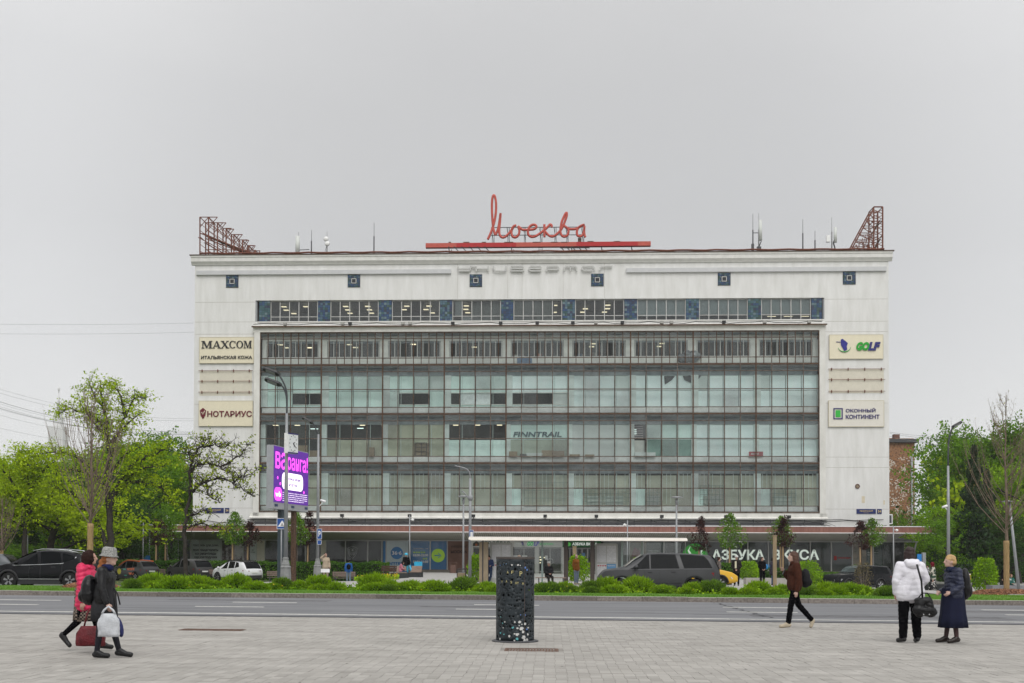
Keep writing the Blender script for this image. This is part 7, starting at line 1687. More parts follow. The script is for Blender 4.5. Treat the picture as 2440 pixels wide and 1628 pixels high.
def person(lab,loc,rz,Hh,J=None,near=False,top_=None,legs=None,coat=None,skirt=None,hair=None,hat=None,shoes=None,skinm=None,legskin=None,bulk=1.0,legbulk=1.0,hood=None,sleeve=True,fold=0,foldz=0,neckwarm=None,group=None,hairlen=0,hand_curl=1,hairbig=False,tail=False):
    """x is forward, y is left. J overrides joints, in metres for a 1.70 m figure."""
    k=Hh/1.70
    B=dict(head=(.02,0,1.585),neck=(0,0,1.42),chest=(0,0,1.25),waist=(0,0,1.06),pel=(0,0,.93),
      shL=(-.01,.175,1.385),elL=(-.03,.235,1.11),wrL=(.04,.235,.87),shR=(-.01,-.175,1.385),elR=(-.03,-.235,1.11),wrR=(.04,-.235,.87),
      hpL=(0,.09,.90),knL=(.02,.10,.50),anL=(0,.10,.09),toL=(.16,.12,.035),hpR=(0,-.09,.90),knR=(.02,-.10,.50),anR=(0,-.10,.09),toR=(.16,-.12,.035))
    if J: B.update(J)
    P={a:Vector(v) for a,v in B.items()}
    t=thing('person',lab,'person',loc,rz,group); t.scale=(k,k,k); vox=.0115 if near else .024; sk=skinm or skin
    b=MB(); H=P['head']; N_=P['neck']; face=(H-N_); 
    ell(b,H+Vector((0,0,.015)),.098,.078,.108); ell(b,H+Vector((.035,0,-.05)),.062,.055,.062)
    capsule(b,N_,H+Vector((-.015,0,-.05)),.055,.052)
    if near:
        ell(b,H+Vector((.108,0,-.014)),.028,.015,.022); ell(b,H+Vector((.096,0,.01)),.016,.011,.03); ell(b,H+Vector((.090,0,-.052)),.014,.026,.008); ell(b,H+Vector((.080,0,-.083)),.022,.026,.018)
        for s in (-1,1): ell(b,H+Vector((-.005,s*.078,-.01)),.02,.010,.032); ell(b,H+Vector((.082,s*.030,.028)),.016,.022,.008)
    capsule(b,P['chest']+Vector((0,-.07,0)),P['chest']+Vector((0,.07,0)),.12,.12); capsule(b,P['chest'],P['waist'],.13,.115); capsule(b,P['waist'],P['pel'],.115,.125); capsule(b,P['hpL'],P['hpR'],.10,.10); capsule(b,P['shL'],P['shR'],.058,.058); capsule(b,N_,P['chest'],.06,.10)
    for s in 'LR':
        capsule(b,P['sh'+s],P['el'+s],.050,.040); capsule(b,P['el'+s],P['wr'+s],.040,.028)
        capsule(b,P['hp'+s],P['kn'+s],.083,.056); capsule(b,P['kn'+s],P['an'+s],.056,.038); capsule(b,P['an'+s],P['to'+s],.036,.026)
        d=(P['wr'+s]-P['el'+s]).normalized(); w=P['wr'+s]; sd=1 if s=='L' else -1
        if near:
            fw=d.cross(Vector((0,sd,0))).normalized()*sd; fw=Vector((1,0,0))-d*d.x; fw=fw.normalized() if fw.length>.1 else Vector((0,0,1))
            inw=d.cross(fw)*(1 if d.cross(fw).y*sd<0 else -1)
            capsule(b,w,w+d*.075,.026,.030); capsule(b,w+d*.03+fw*.02,w+d*.085+fw*.022,.016,.014)
            for i,(o_,l) in enumerate(((.027,.032),(.010,.038),(-.009,.035),(-.026,.026))):
                a=w+d*.08+fw*o_; m1=a+d*l*1.05+inw*.006; m2=m1+(d*.75+inw*.75*hand_curl).normalized()*l*.8; capsule(b,a,m1,.0105,.0098,n=7); capsule(b,m1,m2,.0098,.0085,n=7)
            th=w+d*.03+fw*.03; capsule(b,th,th+(d*.7+fw*.7).normalized()*.035,.013,.011,n=7); capsule(b,th+(d*.7+fw*.7).normalized()*.035,th+(d*.7+fw*.7).normalized()*.035+(d*.9+inw*.5).normalized()*.028,.011,.009,n=7)
        else: capsule(b,w,w+d*.11,.030,.024)
    body=melt(b,'body',sk,t,vox,4 if near else 3)
    if near:
        for s in (-1,1): e=MB(); ell(e,H+Vector((.089,s*.030,.012)),.007,.010,.006,n=8); e.build('eye',flat('eye_dark',(.03,.025,.02),.3),t)
    if legs:
        b=MB(); g=1.22*legbulk
        for s in 'LR': capsule(b,P['hp'+s],P['kn'+s],.083*g,.062*g); capsule(b,P['kn'+s],P['an'+s]+(P['kn'+s]-P['an'+s])*.09,.062*g,.046*g+.006)
        capsule(b,P['hpL'],P['hpR'],.112*g*.84,.112*g*.84); capsule(b,P['pel'],P['waist'],.13,.12); melt(b,'trousers',legs,t,vox*1.1,4,fold=.006 if near else 0,seed=3)
    if legskin:
        b=MB()
        for s in 'LR': capsule(b,P['hp'+s],P['kn'+s],.088,.060); capsule(b,P['kn'+s],P['an'+s],.060,.041)
        melt(b,'tights',legskin,t,vox,3)
    if skirt:
        m,zb,wr_,wt=skirt[:4]; c=(P['anL']+P['anR'])*.5; c=Vector((skirt[4] if len(skirt)>4 else 0,0,0)); b=MB(); n=36; zs=[zb,zb+.15,.6*zb+.4*P['pel'].z,.25*zb+.75*P['pel'].z,P['waist'].z]; vs=[];fs=[]
        for i,z in enumerate(zs):
            f=1-i/(len(zs)-1)
            for q in range(n): a=2*PI*q/n; r=wt+(wr_-wt)*f**.8+ .022*f*math.sin(a*8); vs.append((P['pel'].x+c.x*f+r*math.cos(a),r*.82*math.sin(a),z))
        for i in range(len(zs)-1):
            for q in range(n): fs.append((i*n+q,i*n+(q+1)%n,(i+1)*n+(q+1)%n,(i+1)*n+q))
        fs.append(tuple(range(n))[::-1]); b.add(vs,fs,True); b.build('skirt',m,t)
    if top_:
        m,zb=top_; b=MB(); g=bulk
        capsule(b,P['chest']+Vector((0,-.085,.02)),P['chest']+Vector((0,.085,.02)),.125*g,.125*g); capsule(b,P['shL'],P['shR'],.072*g,.072*g); capsule(b,N_+Vector((0,0,-.03)),P['chest'],.075,.12*g)
        yo=.055*bulk+.22*max(0,legbulk-1); lowL=Vector((P['pel'].x,yo,zb+.06)); lowR=Vector((P['pel'].x,-yo,zb+.06)); capsule(b,P['chest'],Vector((P['pel'].x,yo,zb+.10)),.135*g,.138*g); capsule(b,P['chest'],Vector((P['pel'].x,-yo,zb+.10)),.135*g,.138*g); capsule(b,lowL,lowR,.135*g,.135*g)
        if sleeve:
            for s in 'LR':
                e=P['wr'+s]+(P['el'+s]-P['wr'+s])*.06; capsule(b,P['sh'+s],P['el'+s],.072*g,.060*g); capsule(b,P['el'+s],e,.060*g,.045*g)
        capsule(b,N_+Vector((0,0,-.01)),N_+Vector((.005,0,.025)),.072,.066)
        melt(b,'jacket',m,t,vox*1.15,4,fold=fold,foldz=foldz,seed=5)
    if coat:
        m,zb,wr_=coat; b=MB(); n=30; zs=[zb,zb+.2,P['pel'].z-.02,P['waist'].z+.02]; vs=[];fs=[]
        for i,z in enumerate(zs):
            f=1-i/3
            for q in range(n): a=2*PI*q/n; r=.165*bulk+(wr_-.165*bulk)*f+.012*f*math.sin(a*5); vs.append((P['pel'].x+r*math.cos(a),r*.9*math.sin(a),z))
        for i in range(3):
            for q in range(n): fs.append((i*n+q,i*n+(q+1)%n,(i+1)*n+(q+1)%n,(i+1)*n+q))
        fs.append(tuple(range(n))[::-1]); b.add(vs,fs,True); b.build('coat_skirt',m,t)
    if hood:
        b=MB(); ell(b,N_+Vector((-.11,0,-.02)),.09,.13,.085); ell(b,N_+Vector((-.10,0,.03)),.06,.11,.05); capsule(b,N_+Vector((.04,-.07,.0)),N_+Vector((-.08,-.09,.03)),.035,.05); capsule(b,N_+Vector((.04,.07,.0)),N_+Vector((-.08,.09,.03)),.035,.05); melt(b,'hood',hood,t,vox*1.1,4,fold=fold*.7)
    if hair:
        b=MB(); ell(b,H+Vector((-.018,0,.045)),.108,.090,.100)
        ell(b,H+Vector((-.055,0,-.005)),.075,.086,.09)
        if hairbig: ell(b,H+Vector((-.03,0,.0)),.125,.125,.135); ell(b,H+Vector((.0,-.07,.0)),.08,.05,.10)
        if tail: ell(b,H+Vector((-.11,0,-.06)),.06,.07,.075); ell(b,H+Vector((-.14,0,-.14)),.05,.06,.06)
        if hairlen:
            for s in (-1,1): capsule(b,H+Vector((-.02,s*.055,.03)),H+Vector((-.045,s*.07,-hairlen)),.05,.045)
            capsule(b,H+Vector((-.06,0,0)),H+Vector((-.075,0,-hairlen)),.07,.06)
        melt(b,'hair',hair,t,vox,2,fold=.006 if near else .004)
    if hat:
        m,kind=hat; b=MB(); q=H+Vector((-.01,0,.055))
        if kind=='brim': b.T=Matrix.Translation(q)@Matrix.Rotation(.10,4,'Y')@Matrix.Diagonal((1.06,.92,.92,1)); b.lathe([(.142,-.022),(.144,-.012),(.116,.010),(.112,.06),(.100,.125),(.07,.145),(.01,.135)],24)
        elif kind=='helmet': b.T=Matrix.Translation(H+Vector((0,0,.03)))@Matrix.Diagonal((1.15,1,1,1)); b.lathe([(.115,-.03),(.12,.03),(.10,.09),(.05,.125),(.01,.13)],16)
        elif kind=='scarf': ell(b,H+Vector((-.01,0,.015)),.118,.1,.125); capsule(b,N_+Vector((0,0,.08)),N_+Vector((-.02,0,-.02)),.09,.11)
        else: b.T=Matrix.Translation(q)@Matrix.Diagonal((1.1,.95,1,1)); b.lathe([(.110,-.02),(.112,.02),(.09,.07),(.04,.09),(.01,.09)],16); b.T=Matrix.Translation(q); b.prism([(.06,-.08),(.19,-.06),(.20,0),(.19,.06),(.06,.08)],-.02,-.008,'xy')
        b.build('hat',m,t)
    if neckwarm: b=MB(); b.T=Matrix.Translation(N_+Vector((.01,0,.01))); b.lathe([(.085,-.04),(.095,.0),(.085,.05),(.07,.06)],16); b.build('collar',neckwarm,t)
    if shoes:
        for s in 'LR':
            b=MB(); a,o_=P['an'+s],P['to'+s]; d=(o_-a); d2=Vector((d.x,d.y,0)); hz=a.z
            heel=a+(a-o_).normalized()*.035+Vector((0,0,-.03)) if d.length>.05 else a; capsule(b,heel,o_+Vector((0,0,.008)),.042,.040); capsule(b,a+Vector((0,0,.02)),(a+o_)*.5,.046,.042); capsule(b,heel-Vector((0,0,.012)),o_-Vector((0,0,.002)),.036,.034); melt(b,'shoe',shoes,t,vox*.8,2)
    return t
def cloth(n,c,r=.8,v=.15,s=6,b=.3,**k): return M(n,c,r,v,s,b,**k)
def ground_pt(px,Y): return gat(px,Y)
walkJ=dict(hpL=(0,.085,.90),knL=(.16,.09,.50),anL=(.20,.09,.10),toL=(.36,.10,.045),hpR=(0,-.085,.90),knR=(-.04,-.09,.48),anR=(-.36,-.09,.20),toR=(-.26,-.09,.05),
  elL=(-.16,.22,1.13),wrL=(-.10,.22,.88),elR=(.06,-.23,1.12),wrR=(.20,-.22,.92))
# 1 pink quilted jacket, walking right, behind
pk=cloth('pink_quilted',(.58,.02,.09),.55,.15,9); kx=.0
tartan=M('checked_skirt',(.02,.018,.02),.9,.1,20,col2=(.30,.26,.22),thr=(.49,.51))
def checker(m,c1,c2,s):
    nt=m.node_tree; ck=nt.nodes.new('ShaderNodeTexChecker'); ck.inputs['Scale'].default_value=s; ck.inputs[1].default_value=(*c1,1); ck.inputs[2].default_value=(*c2,1); tc=nt.nodes.new('ShaderNodeTexCoord'); nt.links.new(tc.outputs['Object'],ck.inputs[0]); nt.links.new(ck.outputs[0],nt.nodes['Principled BSDF'].inputs['Base Color'])
checker(tartan,(.015,.014,.016),(.26,.21,.17),34)
blackc=cloth('black_cloth',(.004,.004,.005),.85,spec=.1); blackl=cloth('black_leather',(.005,.005,.006),.35,.3,7,.4,spec=.3); shoeb=flat('black_shoe',(.010,.010,.011),.45)
d1=17.3
person('woman in a pink quilted jacket and checked skirt walking right',ground_pt(207,d1),-.03,1.60,dict(walkJ,head=(.06,0,1.57),neck=(.03,0,1.42),hpR=(0,-.085,.90),knR=(-.10,-.09,.50),anR=(-.36,-.09,.26),toR=(-.24,-.09,.09),knL=(.12,.09,.52),anL=(.24,.09,.10),toL=(.40,.10,.05),elR=(.02,-.24,1.12),wrR=(.03,-.25,.83)),True,(pk,.72),None,None,(tartan,.50,.20,.19),cloth('dark_curly_hair',(.025,.012,.010),.9),None,shoeb,legskin=blackc,bulk=1.12,hood=pk,fold=.012,foldz=42,hairlen=.10,hairbig=True)
# 2 hat and leather coat, walking right
d2=16.15
hatm=M('speckled_hat',(.10,.10,.095),.9,.3,60,.3,col2=(.42,.42,.40)); redh=cloth('auburn_hair',(.30,.11,.04),.7)
lw_=cloth('dark_leather_coat',(.007,.007,.008),.38,.3,5,.5,spec=.3); gw=cloth('grey_coat_wool',(.03,.03,.033),.85)
W2=person('woman in a speckled grey hat and black leather coat walking right',ground_pt(249,d2),-.02,1.60,dict(head=(.085,0,1.565),neck=(.04,0,1.41),chest=(.02,0,1.25),hpL=(0,.085,.90),knL=(.10,.09,.50),anL=(.22,.09,.09),toL=(.40,.10,.035),hpR=(0,-.085,.90),knR=(-.02,-.09,.48),anR=(-.07,-.09,.08),toR=(.11,-.10,.035),shR=(.03,-.175,1.37),elR=(.06,-.24,1.10),wrR=(.15,-.25,.87),elL=(-.02,.22,1.10),wrL=(.02,.2,.86)),True,(lw_,.88),None,(gw,.58,.21),None,redh,(hatm,'brim'),shoeb,skinm=skin2,legskin=cloth('dark_tights',(.018,.018,.024),.7),bulk=1.10,fold=.004,foldz=0,tail=True,neckwarm=cloth('navy_scarf',(.012,.016,.06),.8))
def px3(px,py,Y): return at(px,py,Y)
def bag(name,lab,cat,parts,loc,rz=0):
    t=thing(name,lab,cat,loc,rz); 
    for nm,mb,mt in parts: mb.build(nm,mt,t)
    return t
# white carrier bag
c=at(256,1447,15.85); b=MB()
def sack(w0,w1,w2,h,d,seed,n=22,rows=9):
    rr=random.Random(seed); b=MB(); vs=[];fs=[]
    for j in range(rows):
        f=j/(rows-1); w=w0+(w1-w0)*min(1,f*3) if f<.34 else w1+(w2-w1)*(f-.34)/.66; dd=d*(.35+.65*math.sin(PI*min(1,f*.7+.12)))
        for q in range(n): a=2*PI*q/n; x=w*.5*math.cos(a); y=dd*.5*math.sin(a); x+=rr.gauss(0,.006); y+=rr.gauss(0,.010); vs.append((x,y,-h*f+ (.0 if j else 0)))
    for j in range(rows-1):
        for q in range(n): fs.append((j*n+q,(j+1)*n+q,(j+1)*n+(q+1)%n,j*n+(q+1)%n))
    fs.append(tuple((rows-1)*n+q for q in range(n))[::-1]); fs.append(tuple(range(n))); b.add(vs,fs,True); return b
wb_=M('white_plastic_bag',(.55,.57,.60),.35,.12,10,.4,col2=(.74,.76,.79),trans=.25)
b=sack(.20,.33,.31,.34,.13,3); hb=MB(); hb.tube([(-.09,-.02,0),(-.06,-.02,.05),(0,-.01,.105),(.07,-.02,.05),(.10,-.02,0)],.016,6)
bag('carrier_bag','white plastic carrier bag in the hand of the woman in the hat','bag',[('sack',b,wb_),('handle',hb,wb_)],at(259,1462,15.85),0); 
# red bag
rl=cloth('dark_red_leather',(.13,.008,.014),.45,.3,9,.6); b=sack(.30,.44,.46,.31,.16,5); hb=MB(); hb.tube([(-.10,0,0),(-.05,0,.20),(.02,0,.30),(.08,0,.20),(.12,0,0)],.014,6)
bag('shopping_bag','dark red shopping bag in the hand of the woman in the pink jacket','bag',[('sack',b,rl),('handle',hb,rl)],at(216,1492,16.85))
# black backpack
def backpack(lab,loc,rz,s,m,pockets=True,extra=None,nm='backpack'):
    t=thing(nm,lab,'backpack',loc,rz); b=MB(); ell(b,(0,0,0),.12*s,.16*s,.23*s); ell(b,(0,0,-.06*s),.135*s,.165*s,.17*s); melt(b,'pack',m,t,.012 if s>.8 else .02,3,fold=.0015)
    if pockets: b=MB(); ell(b,(-.09*s,0,-.09*s),.07*s,.12*s,.10*s); melt(b,'pocket',m,t,.012,2)
    b=MB()
    for q in (-1,1): b.tube([(.08*s,q*.09*s,.17*s),(.17*s,q*.13*s,.20*s),(.26*s,q*.14*s,.05*s),(.12*s,q*.11*s,-.14*s)],.014,5)
    b.build('strap',m,t); return t
bp=backpack('shiny black leather backpack on the back of the woman in the hat',at(213,1406,16.1),.06,1.0,blackl)
# coat belt ends and blue cloth
b=MB(); P0=at(271,1402,15.95); b.tube([P0,at(280,1415,15.9),at(286,1441,15.9)],.012,5); b.tube([P0,at(272,1430,15.95),at(275,1450,15.95)],.010,5); o=b.build('coat_belt',blackl); o.parent=W2; o.matrix_parent_inverse=(Matrix.Translation(W2.location)@Matrix.Rotation(-.02,4,'Z')@Matrix.Diagonal((1.60/1.7,)*3+(1,))).inverted()
b=MB(); ell(b,(0,0,0),.06,.05,.16,Matrix.Rotation(-.25,4,'Y')); o=b.build('umbrella_bundle',cloth('royal_blue_cloth',(.015,.02,.10),.6),None,at(284,1494,16.3)); tag(o,'small dark blue folded bundle hanging beside the white bag','bundle')
# 3 brown jacket, walking left, phone
brn=cloth('brown_teddy_jacket',(.055,.018,.010),.95,.35,30,.8); trb=cloth('black_trousers',(.003,.003,.004),.85,spec=.1); snk=flat('beige_trainer',(.42,.36,.27),.7)
gp=gat(1893,24.6)
person('woman in a brown jacket walking left and holding a phone to her mouth',gp,PI-.05,1.73,dict(head=(.03,0,1.575),neck=(.0,0,1.42),hpL=(0,.085,.91),knL=(.10,.09,.50),anL=(.16,.09,.09),toL=(.33,.10,.035),hpR=(0,-.085,.91),knR=(-.10,-.09,.52),anR=(-.42,-.09,.155),toR=(-.38,-.09,.03),elR=(.10,-.24,1.13),wrR=(.21,-.12,1.27),elL=(-.04,.25,1.10),wrL=(.0,.25,.83)),True,(brn,.88),trb,None,None,cloth('brown_hair',(.07,.03,.018),.6),None,snk,skinm=skin2,bulk=1.18,fold=.007,foldz=0,hairlen=.13,neckwarm=brn,legbulk=.92)
o=MB(); o.box(-.008,.008,-.035,.035,-.07,.07); o=o.build('mobile_phone',flat('phone_black',(.02,.02,.022),.3),None,at(1868,1362,24.4),(0,.4,0)); tag(o,'black mobile phone in the raised hand of the brown jacket walker','phone')
backpack('black backpack on the walker in the brown jacket',at(1919,1378,24.7),PI,.95,cloth('black_nylon',(.012,.012,.014),.7))
# 4 white coat from behind
wc=M('white_quilted_coat',(.62,.61,.66),.75,.07,4,.3,col2=(.72,.71,.75)); 
gp=gat(2168,20.4)
person('woman in a white hooded jacket standing with her back to the camera',gp,PI/2+.08,1.80,dict(head=(.03,0,1.575),hpL=(0,.10,.90),knL=(.02,.115,.50),anL=(0,.13,.09),toL=(.14,.16,.035),hpR=(0,-.10,.90),knR=(.02,-.115,.5),anR=(0,-.13,.09),toR=(.14,-.16,.035),shL=(-.01,.19,1.37),shR=(-.01,-.19,1.37),elL=(-.03,.275,1.10),wrL=(.03,.25,.88),elR=(.0,-.30,1.13),wrR=(.13,-.22,.97)),True,(wc,.80),trb,None,None,cloth('dark_brown_hair',(.022,.010,.009),.6),None,shoeb,bulk=1.18,legbulk=1.18,hood=wc,fold=.0045,foldz=30,hairlen=.14)
b=MB(); b.v=[]; bx=[(-.20,0),(.20,0),(.24,-.12),(.20,-.36),(-.16,-.40),(-.24,-.14)]; b.prism(bx,-.07,.07); bl_=b; hb=MB(); q0=at(2182,1345,20.05)-at(2202,1425,20.1); hb.tube([(-.04,0,0),tuple(q0*.5+Vector((.0,-.03,0))),tuple(q0)],.018,6); hb.tube([(-.12,0,0),(-.05,-.01,.09),(.05,-.01,.09),(.12,0,0)],.012,5)
t=bag('shoulder_bag','black leather shoulder bag at the right side of the woman in white','bag',[('strap',hb,blackl)],at(2203,1425,20.1),.1)
b=MB(); capsule(b,(-.12,0,-.06),(.08,0,-.05),.075,.07); capsule(b,(-.13,0,-.22),(.14,0,-.26),.10,.10); capsule(b,(-.10,0,-.1),(-.10,0,-.28),.08,.09); capsule(b,(.08,0,-.1),(.12,0,-.28),.08,.09); melt(b,'bag_body',blackl,t,.014,3,fold=.008)
b=MB()
for x in (-.08,.03): b.lathe([(.012,-.01),(.012,.0)],8,(x,-.115,-.30),axis='y')
b.build('stud',chrome,t)
# 5 navy jacket and long skirt, facing left
nv=M('navy_quilted',(.012,.016,.036),.5,.2,8,.4,col2=(.022,.028,.06)); gp=gat(2270,20.5)
person('blonde woman in a navy quilted jacket and long navy skirt facing left',gp,PI+.12,1.66,dict(head=(.06,0,1.575),neck=(.03,0,1.41),hpL=(0,.085,.90),knL=(.02,.10,.50),anL=(-.02,.10,.09),toL=(.15,.11,.035),hpR=(0,-.085,.9),knR=(.04,-.09,.5),anR=(.10,-.09,.085),toR=(.27,-.10,.035),elL=(-.03,.23,1.10),wrL=(.15,.20,.99),elR=(-.03,-.23,1.10),wrR=(.15,-.18,.99)),True,(nv,.88),None,None,(cloth('navy_skirt',(.010,.012,.030),.85),.30,.275,.205),cloth('blonde_hair',(.42,.27,.12),.6,.25,20),None,flat('dark_shoe',(.02,.014,.012),.4),skinm=skin2,legskin=cloth('brown_tights',(.05,.022,.022),.6),bulk=1.1,fold=.011,foldz=44,hairlen=0,neckwarm=cloth('navy_collar',(.015,.02,.045),.8))
bp=backpack('long black backpack on the back of the woman in navy',at(2299,1392,20.65),PI-.1,1.0,blackl); bp.scale=(.85,.9,1.35)
# ---- people further off
def far_person(lab,px,Y,rz,Hh,top_,legs,hair,hat=None,J=None,shoes=None,**k): return person(lab,gat(px,Y),rz,Hh,J,False,(top_,k.pop('zb',.84)),legs,None,k.pop('skirt',None),hair,hat,shoes or shoeb,**k)
bgj=cloth('beige_jacket',(.38,.31,.23),.85); bgt=cloth('beige_trousers',(.33,.27,.21),.85); dh=cloth('dark_hair',(.015,.011,.010),.8)
FRONT=-PI/2
far_person('man in beige shirt and trousers with a hand at his forehead by the lamp post',776,62,FRONT+.5,1.70,bgj,bgt,dh,J=dict(elR=(.05,-.30,1.42),wrR=(.10,-.10,1.60),elL=(-.02,.24,1.1),wrL=(.12,.22,.90)),skinm=skin)
o=MB(); o.box(-.25,.25,-.01,.01,-.10,.10); o=o.build('paper_sheet',white,None,at(775,1360,61.6)); tag(o,'white sheets of paper in the hand of the man in beige','paper')
far_person('man in a bright blue jacket seen from behind before a bench',831,76,PI/2,1.72,cloth('blue_jacket',(.015,.09,.30),.7),cloth('pale_jeans',(.14,.18,.22),.85),dh)
backpack('small black backpack on the man in the blue jacket',gat(831,75.7)+Vector((0,0,1.2)),PI/2,.85,blackc)
far_person('dark haired woman in black standing behind the hedge',808,97,0,1.62,blackc,trb,dh,hairlen=.12)
far_person('rider in a light blue helmet and black jacket by the scooter',968,80,FRONT,1.78,blackc,cloth('cyan_trousers',(.05,.25,.35),.7),None,(flat('helmet_cyan',(.05,.42,.62),.3),'helmet'))
sitJ=dict(pel=(0,0,.52),waist=(0,0,.66),chest=(.03,0,.86),neck=(.05,0,1.03),head=(.08,0,1.19),shL=(.03,.17,.99),shR=(.03,-.17,.99),elL=(.08,.22,.74),elR=(.08,-.22,.74),wrL=(.30,.06,.66),wrR=(.30,-.06,.66),hpL=(0,.09,.50),hpR=(0,-.09,.5),knL=(.42,.11,.48),knR=(.42,-.11,.48),anL=(.42,.11,.09),anR=(.42,-.11,.09),toL=(.57,.12,.035),toR=(.57,-.12,.035))
person('woman in a pink jacket bent over a phone on the black block bench',gat(955,76.3),.2,1.62,dict(sitJ,head=(.16,0,1.13)),False,(cloth('dusty_pink_jacket',(.40,.15,.20),.8),.48),cloth('blue_jeans',(.03,.05,.10),.85),None,None,dh,None,shoeb,bulk=1.1,hairlen=.1)
far_person('boy in a dark blue jacket leaning on the bus stop column reading his phone',1166,60.5,FRONT-.25,1.66,cloth('navy_jacket',(.018,.03,.08),.8),cloth('dark_jeans',(.02,.035,.07),.85),dh,J=dict(head=(.09,0,1.54),elL=(.0,.24,1.12),wrL=(.18,.14,1.08),elR=(.0,-.25,1.12),wrR=(.16,-.12,1.08),anL=(.1,-.02,.09),toL=(.24,0,.035)),fold=.004)
far_person('person with fair hair mostly hidden behind the black litter bin',1237,62,0,1.66,cloth('grey_top',(.12,.12,.12),.8),trb,cloth('fair_hair',(.40,.25,.16),.6))
person('man in a pale flat cap and black jacket seated in the bus shelter',gat(1307,59.6),FRONT+.25,1.70,sitJ,False,(cloth('black_wool',(.009,.009,.011),.9),.50),cloth('charcoal_trousers',(.02,.018,.017),.85),None,None,None,(flat('cap_grey',(.30,.30,.28),.9),'cap'),shoeb,bulk=1.12)
b=MB(); b.box(-.03,.03,-.01,.01,-.1,.06)
far_person('bald bearded man in an orange brown jacket and pale jeans at the bus stop',1373,62,-.75,1.72,cloth('orange_brown_jacket',(.27,.10,.018),.8),cloth('light_blue_jeans',(.22,.28,.36),.85),None,skinm=skin2,bulk=1.12,shoes=snk)
far_person('woman in a grey brown jacket standing behind the moving grey car',1713,63,.1,1.66,cloth('grey_brown_jacket',(.13,.11,.10),.8),cloth('grey_jeans',(.05,.06,.08),.8),cloth('tied_brown_hair',(.04,.02,.015),.7))
b=MB(); ell(b,(0,0,0),.08,.13,.15); o=b.build('handbag',flat('maroon_leather',(.06,.015,.015),.5),None,gat(1720,62.8)+Vector((0,0,.75))); tag(o,'dark maroon handbag of the woman behind the grey car','bag')
far_person('man in a white cap and black suit with folded hands near the yellow taxi',1755,62,FRONT-.3,1.74,cloth('black_suit',(.012,.010,.010),.8),trb,dh,(flat('cap_white',(.50,.50,.48),.8),'cap'),J=dict(elL=(.0,.25,1.12),wrL=(.16,.05,.93),elR=(.0,-.25,1.12),wrR=(.16,-.05,.93)),bulk=1.15,zb=.74)
b=MB(); b.box(-.05,.05,-.012,.012,-.2,.2); o=b.build('shirt_front',flat('shirt_cream',(.55,.52,.38),.7),None,gat(1753,61.85)+Vector((0,0,1.23))); tag(o,'cream shirt front of the man in the black suit','shirt')
far_person('young man in a black hooded top left of the timber post',1816,63,FRONT+.35,1.68,blackc,trb,cloth('brown_short_hair',(.05,.03,.02),.7),J=dict(elL=(0,.24,1.12),wrL=(.16,.08,1.0),elR=(0,-.24,1.12),wrR=(.16,-.1,.98)))
far_person('woman with tied dark hair in a bulky grey purple coat by the timber post',1842,64,.25,1.66,cloth('grey_purple_coat',(.035,.032,.045),.8),cloth('mid_jeans',(.05,.10,.20),.8),dh,bulk=1.3,zb=.70,fold=.008,foldz=20)
backpack('bright blue backpack carried by the woman in the bulky coat',gat(1826,63.6)+Vector((0,0,1.12)),.2,.7,cloth('bright_blue_pack',(.02,.22,.50),.6),False)
camo=M('camo_jacket',(.03,.06,.04),.8,.2,7,col2=(.50,.47,.40),thr=(.5,.54)); pat=M('patterned_trousers',(.012,.012,.014),.8,.2,9,col2=(.45,.44,.42),thr=(.55,.58))
far_person('woman in a dark red headscarf, camouflage jacket and patterned trousers carrying a child',2222,61,PI-.1,1.66,camo,None,None,(cloth('dark_red_scarf',(.12,.006,.015),.8),'scarf'),shoes=flat('white_trainer',(.55,.53,.48),.6),J=dict(elR=(.10,-.22,1.12),wrR=(.26,-.10,1.18),elL=(.10,.22,1.12),wrL=(.26,.1,1.10)),skirt=(pat,.10,.24,.15),zb=.74,bulk=1.15)
person('small child in black and white clothes carried by the woman in the red headscarf',gat(2212,61)+Vector((0,0,.78)),PI,.92,dict(sitJ),False,(M('black_white_romper',(.02,.02,.02),.8,.2,8,col2=(.5,.5,.5),thr=(.48,.52)),.48),blackc,None,None,dh,None,shoeb)
far_person('woman in a black top and pale trousers far off on the right plaza',2330,112,FRONT,1.66,blackc,cloth('pale_trousers',(.42,.36,.32),.8),dh,J=dict(elL=(0,.22,1.14),wrL=(.14,.06,1.18),elR=(0,-.22,1.14),wrR=(.14,-.06,1.18)),shoes=snk,hairlen=.12)
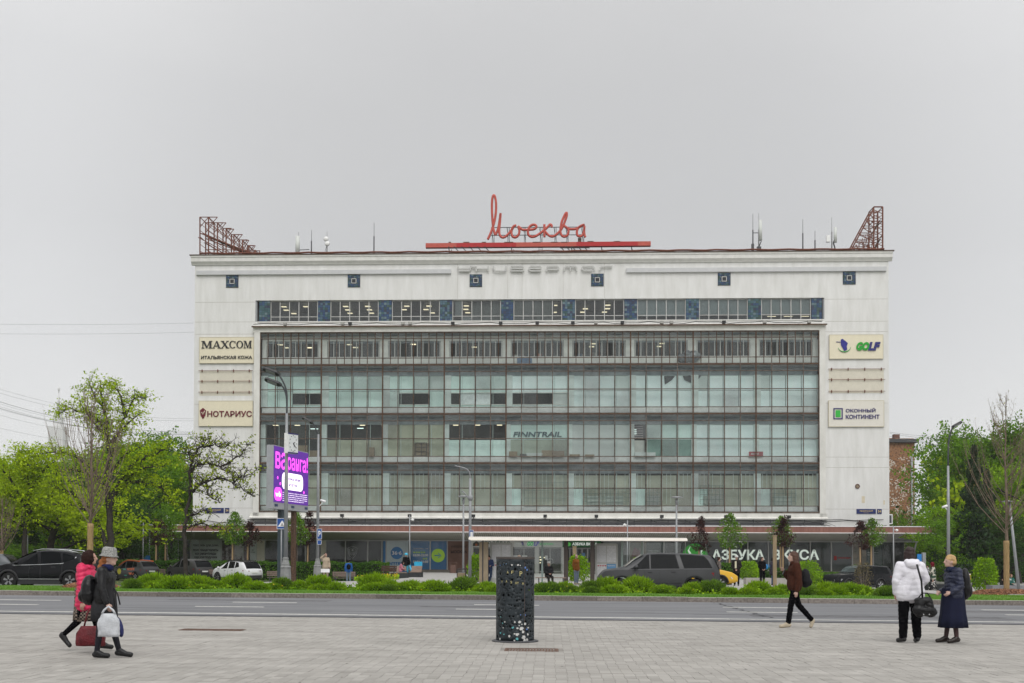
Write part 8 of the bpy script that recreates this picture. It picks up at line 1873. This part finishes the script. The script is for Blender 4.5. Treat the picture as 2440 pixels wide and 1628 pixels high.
far_person('courier in black with a yellow box backpack behind the woman in navy',2301,78,PI/2,1.72,blackc,trb,None,(blackc,'helmet'))
b=MB(); b.box(-.20,.20,-.14,.14,-.2,.2); t=thing('delivery_backpack','yellow courier box backpack with a black round symbol','backpack',gat(2305,77.6)+Vector((0,0,1.15))); b.build('box',flat('courier_yellow',(.62,.40,.01),.6),t); b=MB(); b.lathe([(.10,-.005),(.12,-.005),(.12,0),(.10,0)],14,(.04,-.145,-.02),axis='y',cap=False); b.build('symbol',blacksteel,t); b=MB(); b.box(-.18,.18,-.15,-.14,.12,.19); b.build('reflector',white,t)
person('child in a green and white top sitting on the stone bench at the right edge',gat(2408,60.3)+Vector((0,0,-.0)),FRONT,1.35,sitJ,False,(M('green_top',(.02,.10,.08),.8,.2,6,col2=(.4,.42,.4),thr=(.55,.6)),.48),blackc,None,None,cloth('light_brown_hair',(.16,.09,.05),.7),None,shoeb)
far_person('person in black standing behind the child at the right edge',2396,66,FRONT,1.70,blackc,trb,dh)
p=gat(2247,90); t=thing('yellow_scooter','yellow scooter parked far behind on the right plaza','scooter',p,.6); b=MB(); b.tube([(-.5,0,.3),(0,0,.25),(.45,0,.3),(.6,0,1.0)],.07,6); b.build('frame',flat('scooter_yellow',(.62,.42,.02),.5),t)
for x in (-.5,.6): b=MB(); b.lathe([(.12,-.04),(.2,-.03),(.2,.03),(.12,.04)],12,(x,0,.2),axis='y'); b.build('wheel',rubber,t)
bpy.data.scenes.remove(TS)
# ---------------------------------------------------------------- haze
b=MB(); b.box(-3050,3050,-250,3050,-3.5,262); hz=b.build('haze',None and [] or [])
hm=bpy.data.materials.new('haze_air'); hm.use_nodes=True; N=hm.node_tree.nodes; N.remove(N['Principled BSDF']); pv=N.new('ShaderNodeVolumePrincipled'); pv.inputs['Color'].default_value=(.93,.94,.96,1); pv.inputs['Density'].default_value=.0002; pv.inputs['Anisotropy'].default_value=.2
hm.node_tree.links.new(pv.outputs[0],N['Material Output'].inputs['Volume']); hz.data.materials.clear(); hz.data.materials.append(hm); tag(hz,'thin pale haze over the whole street and park','haze',None,'stuff')
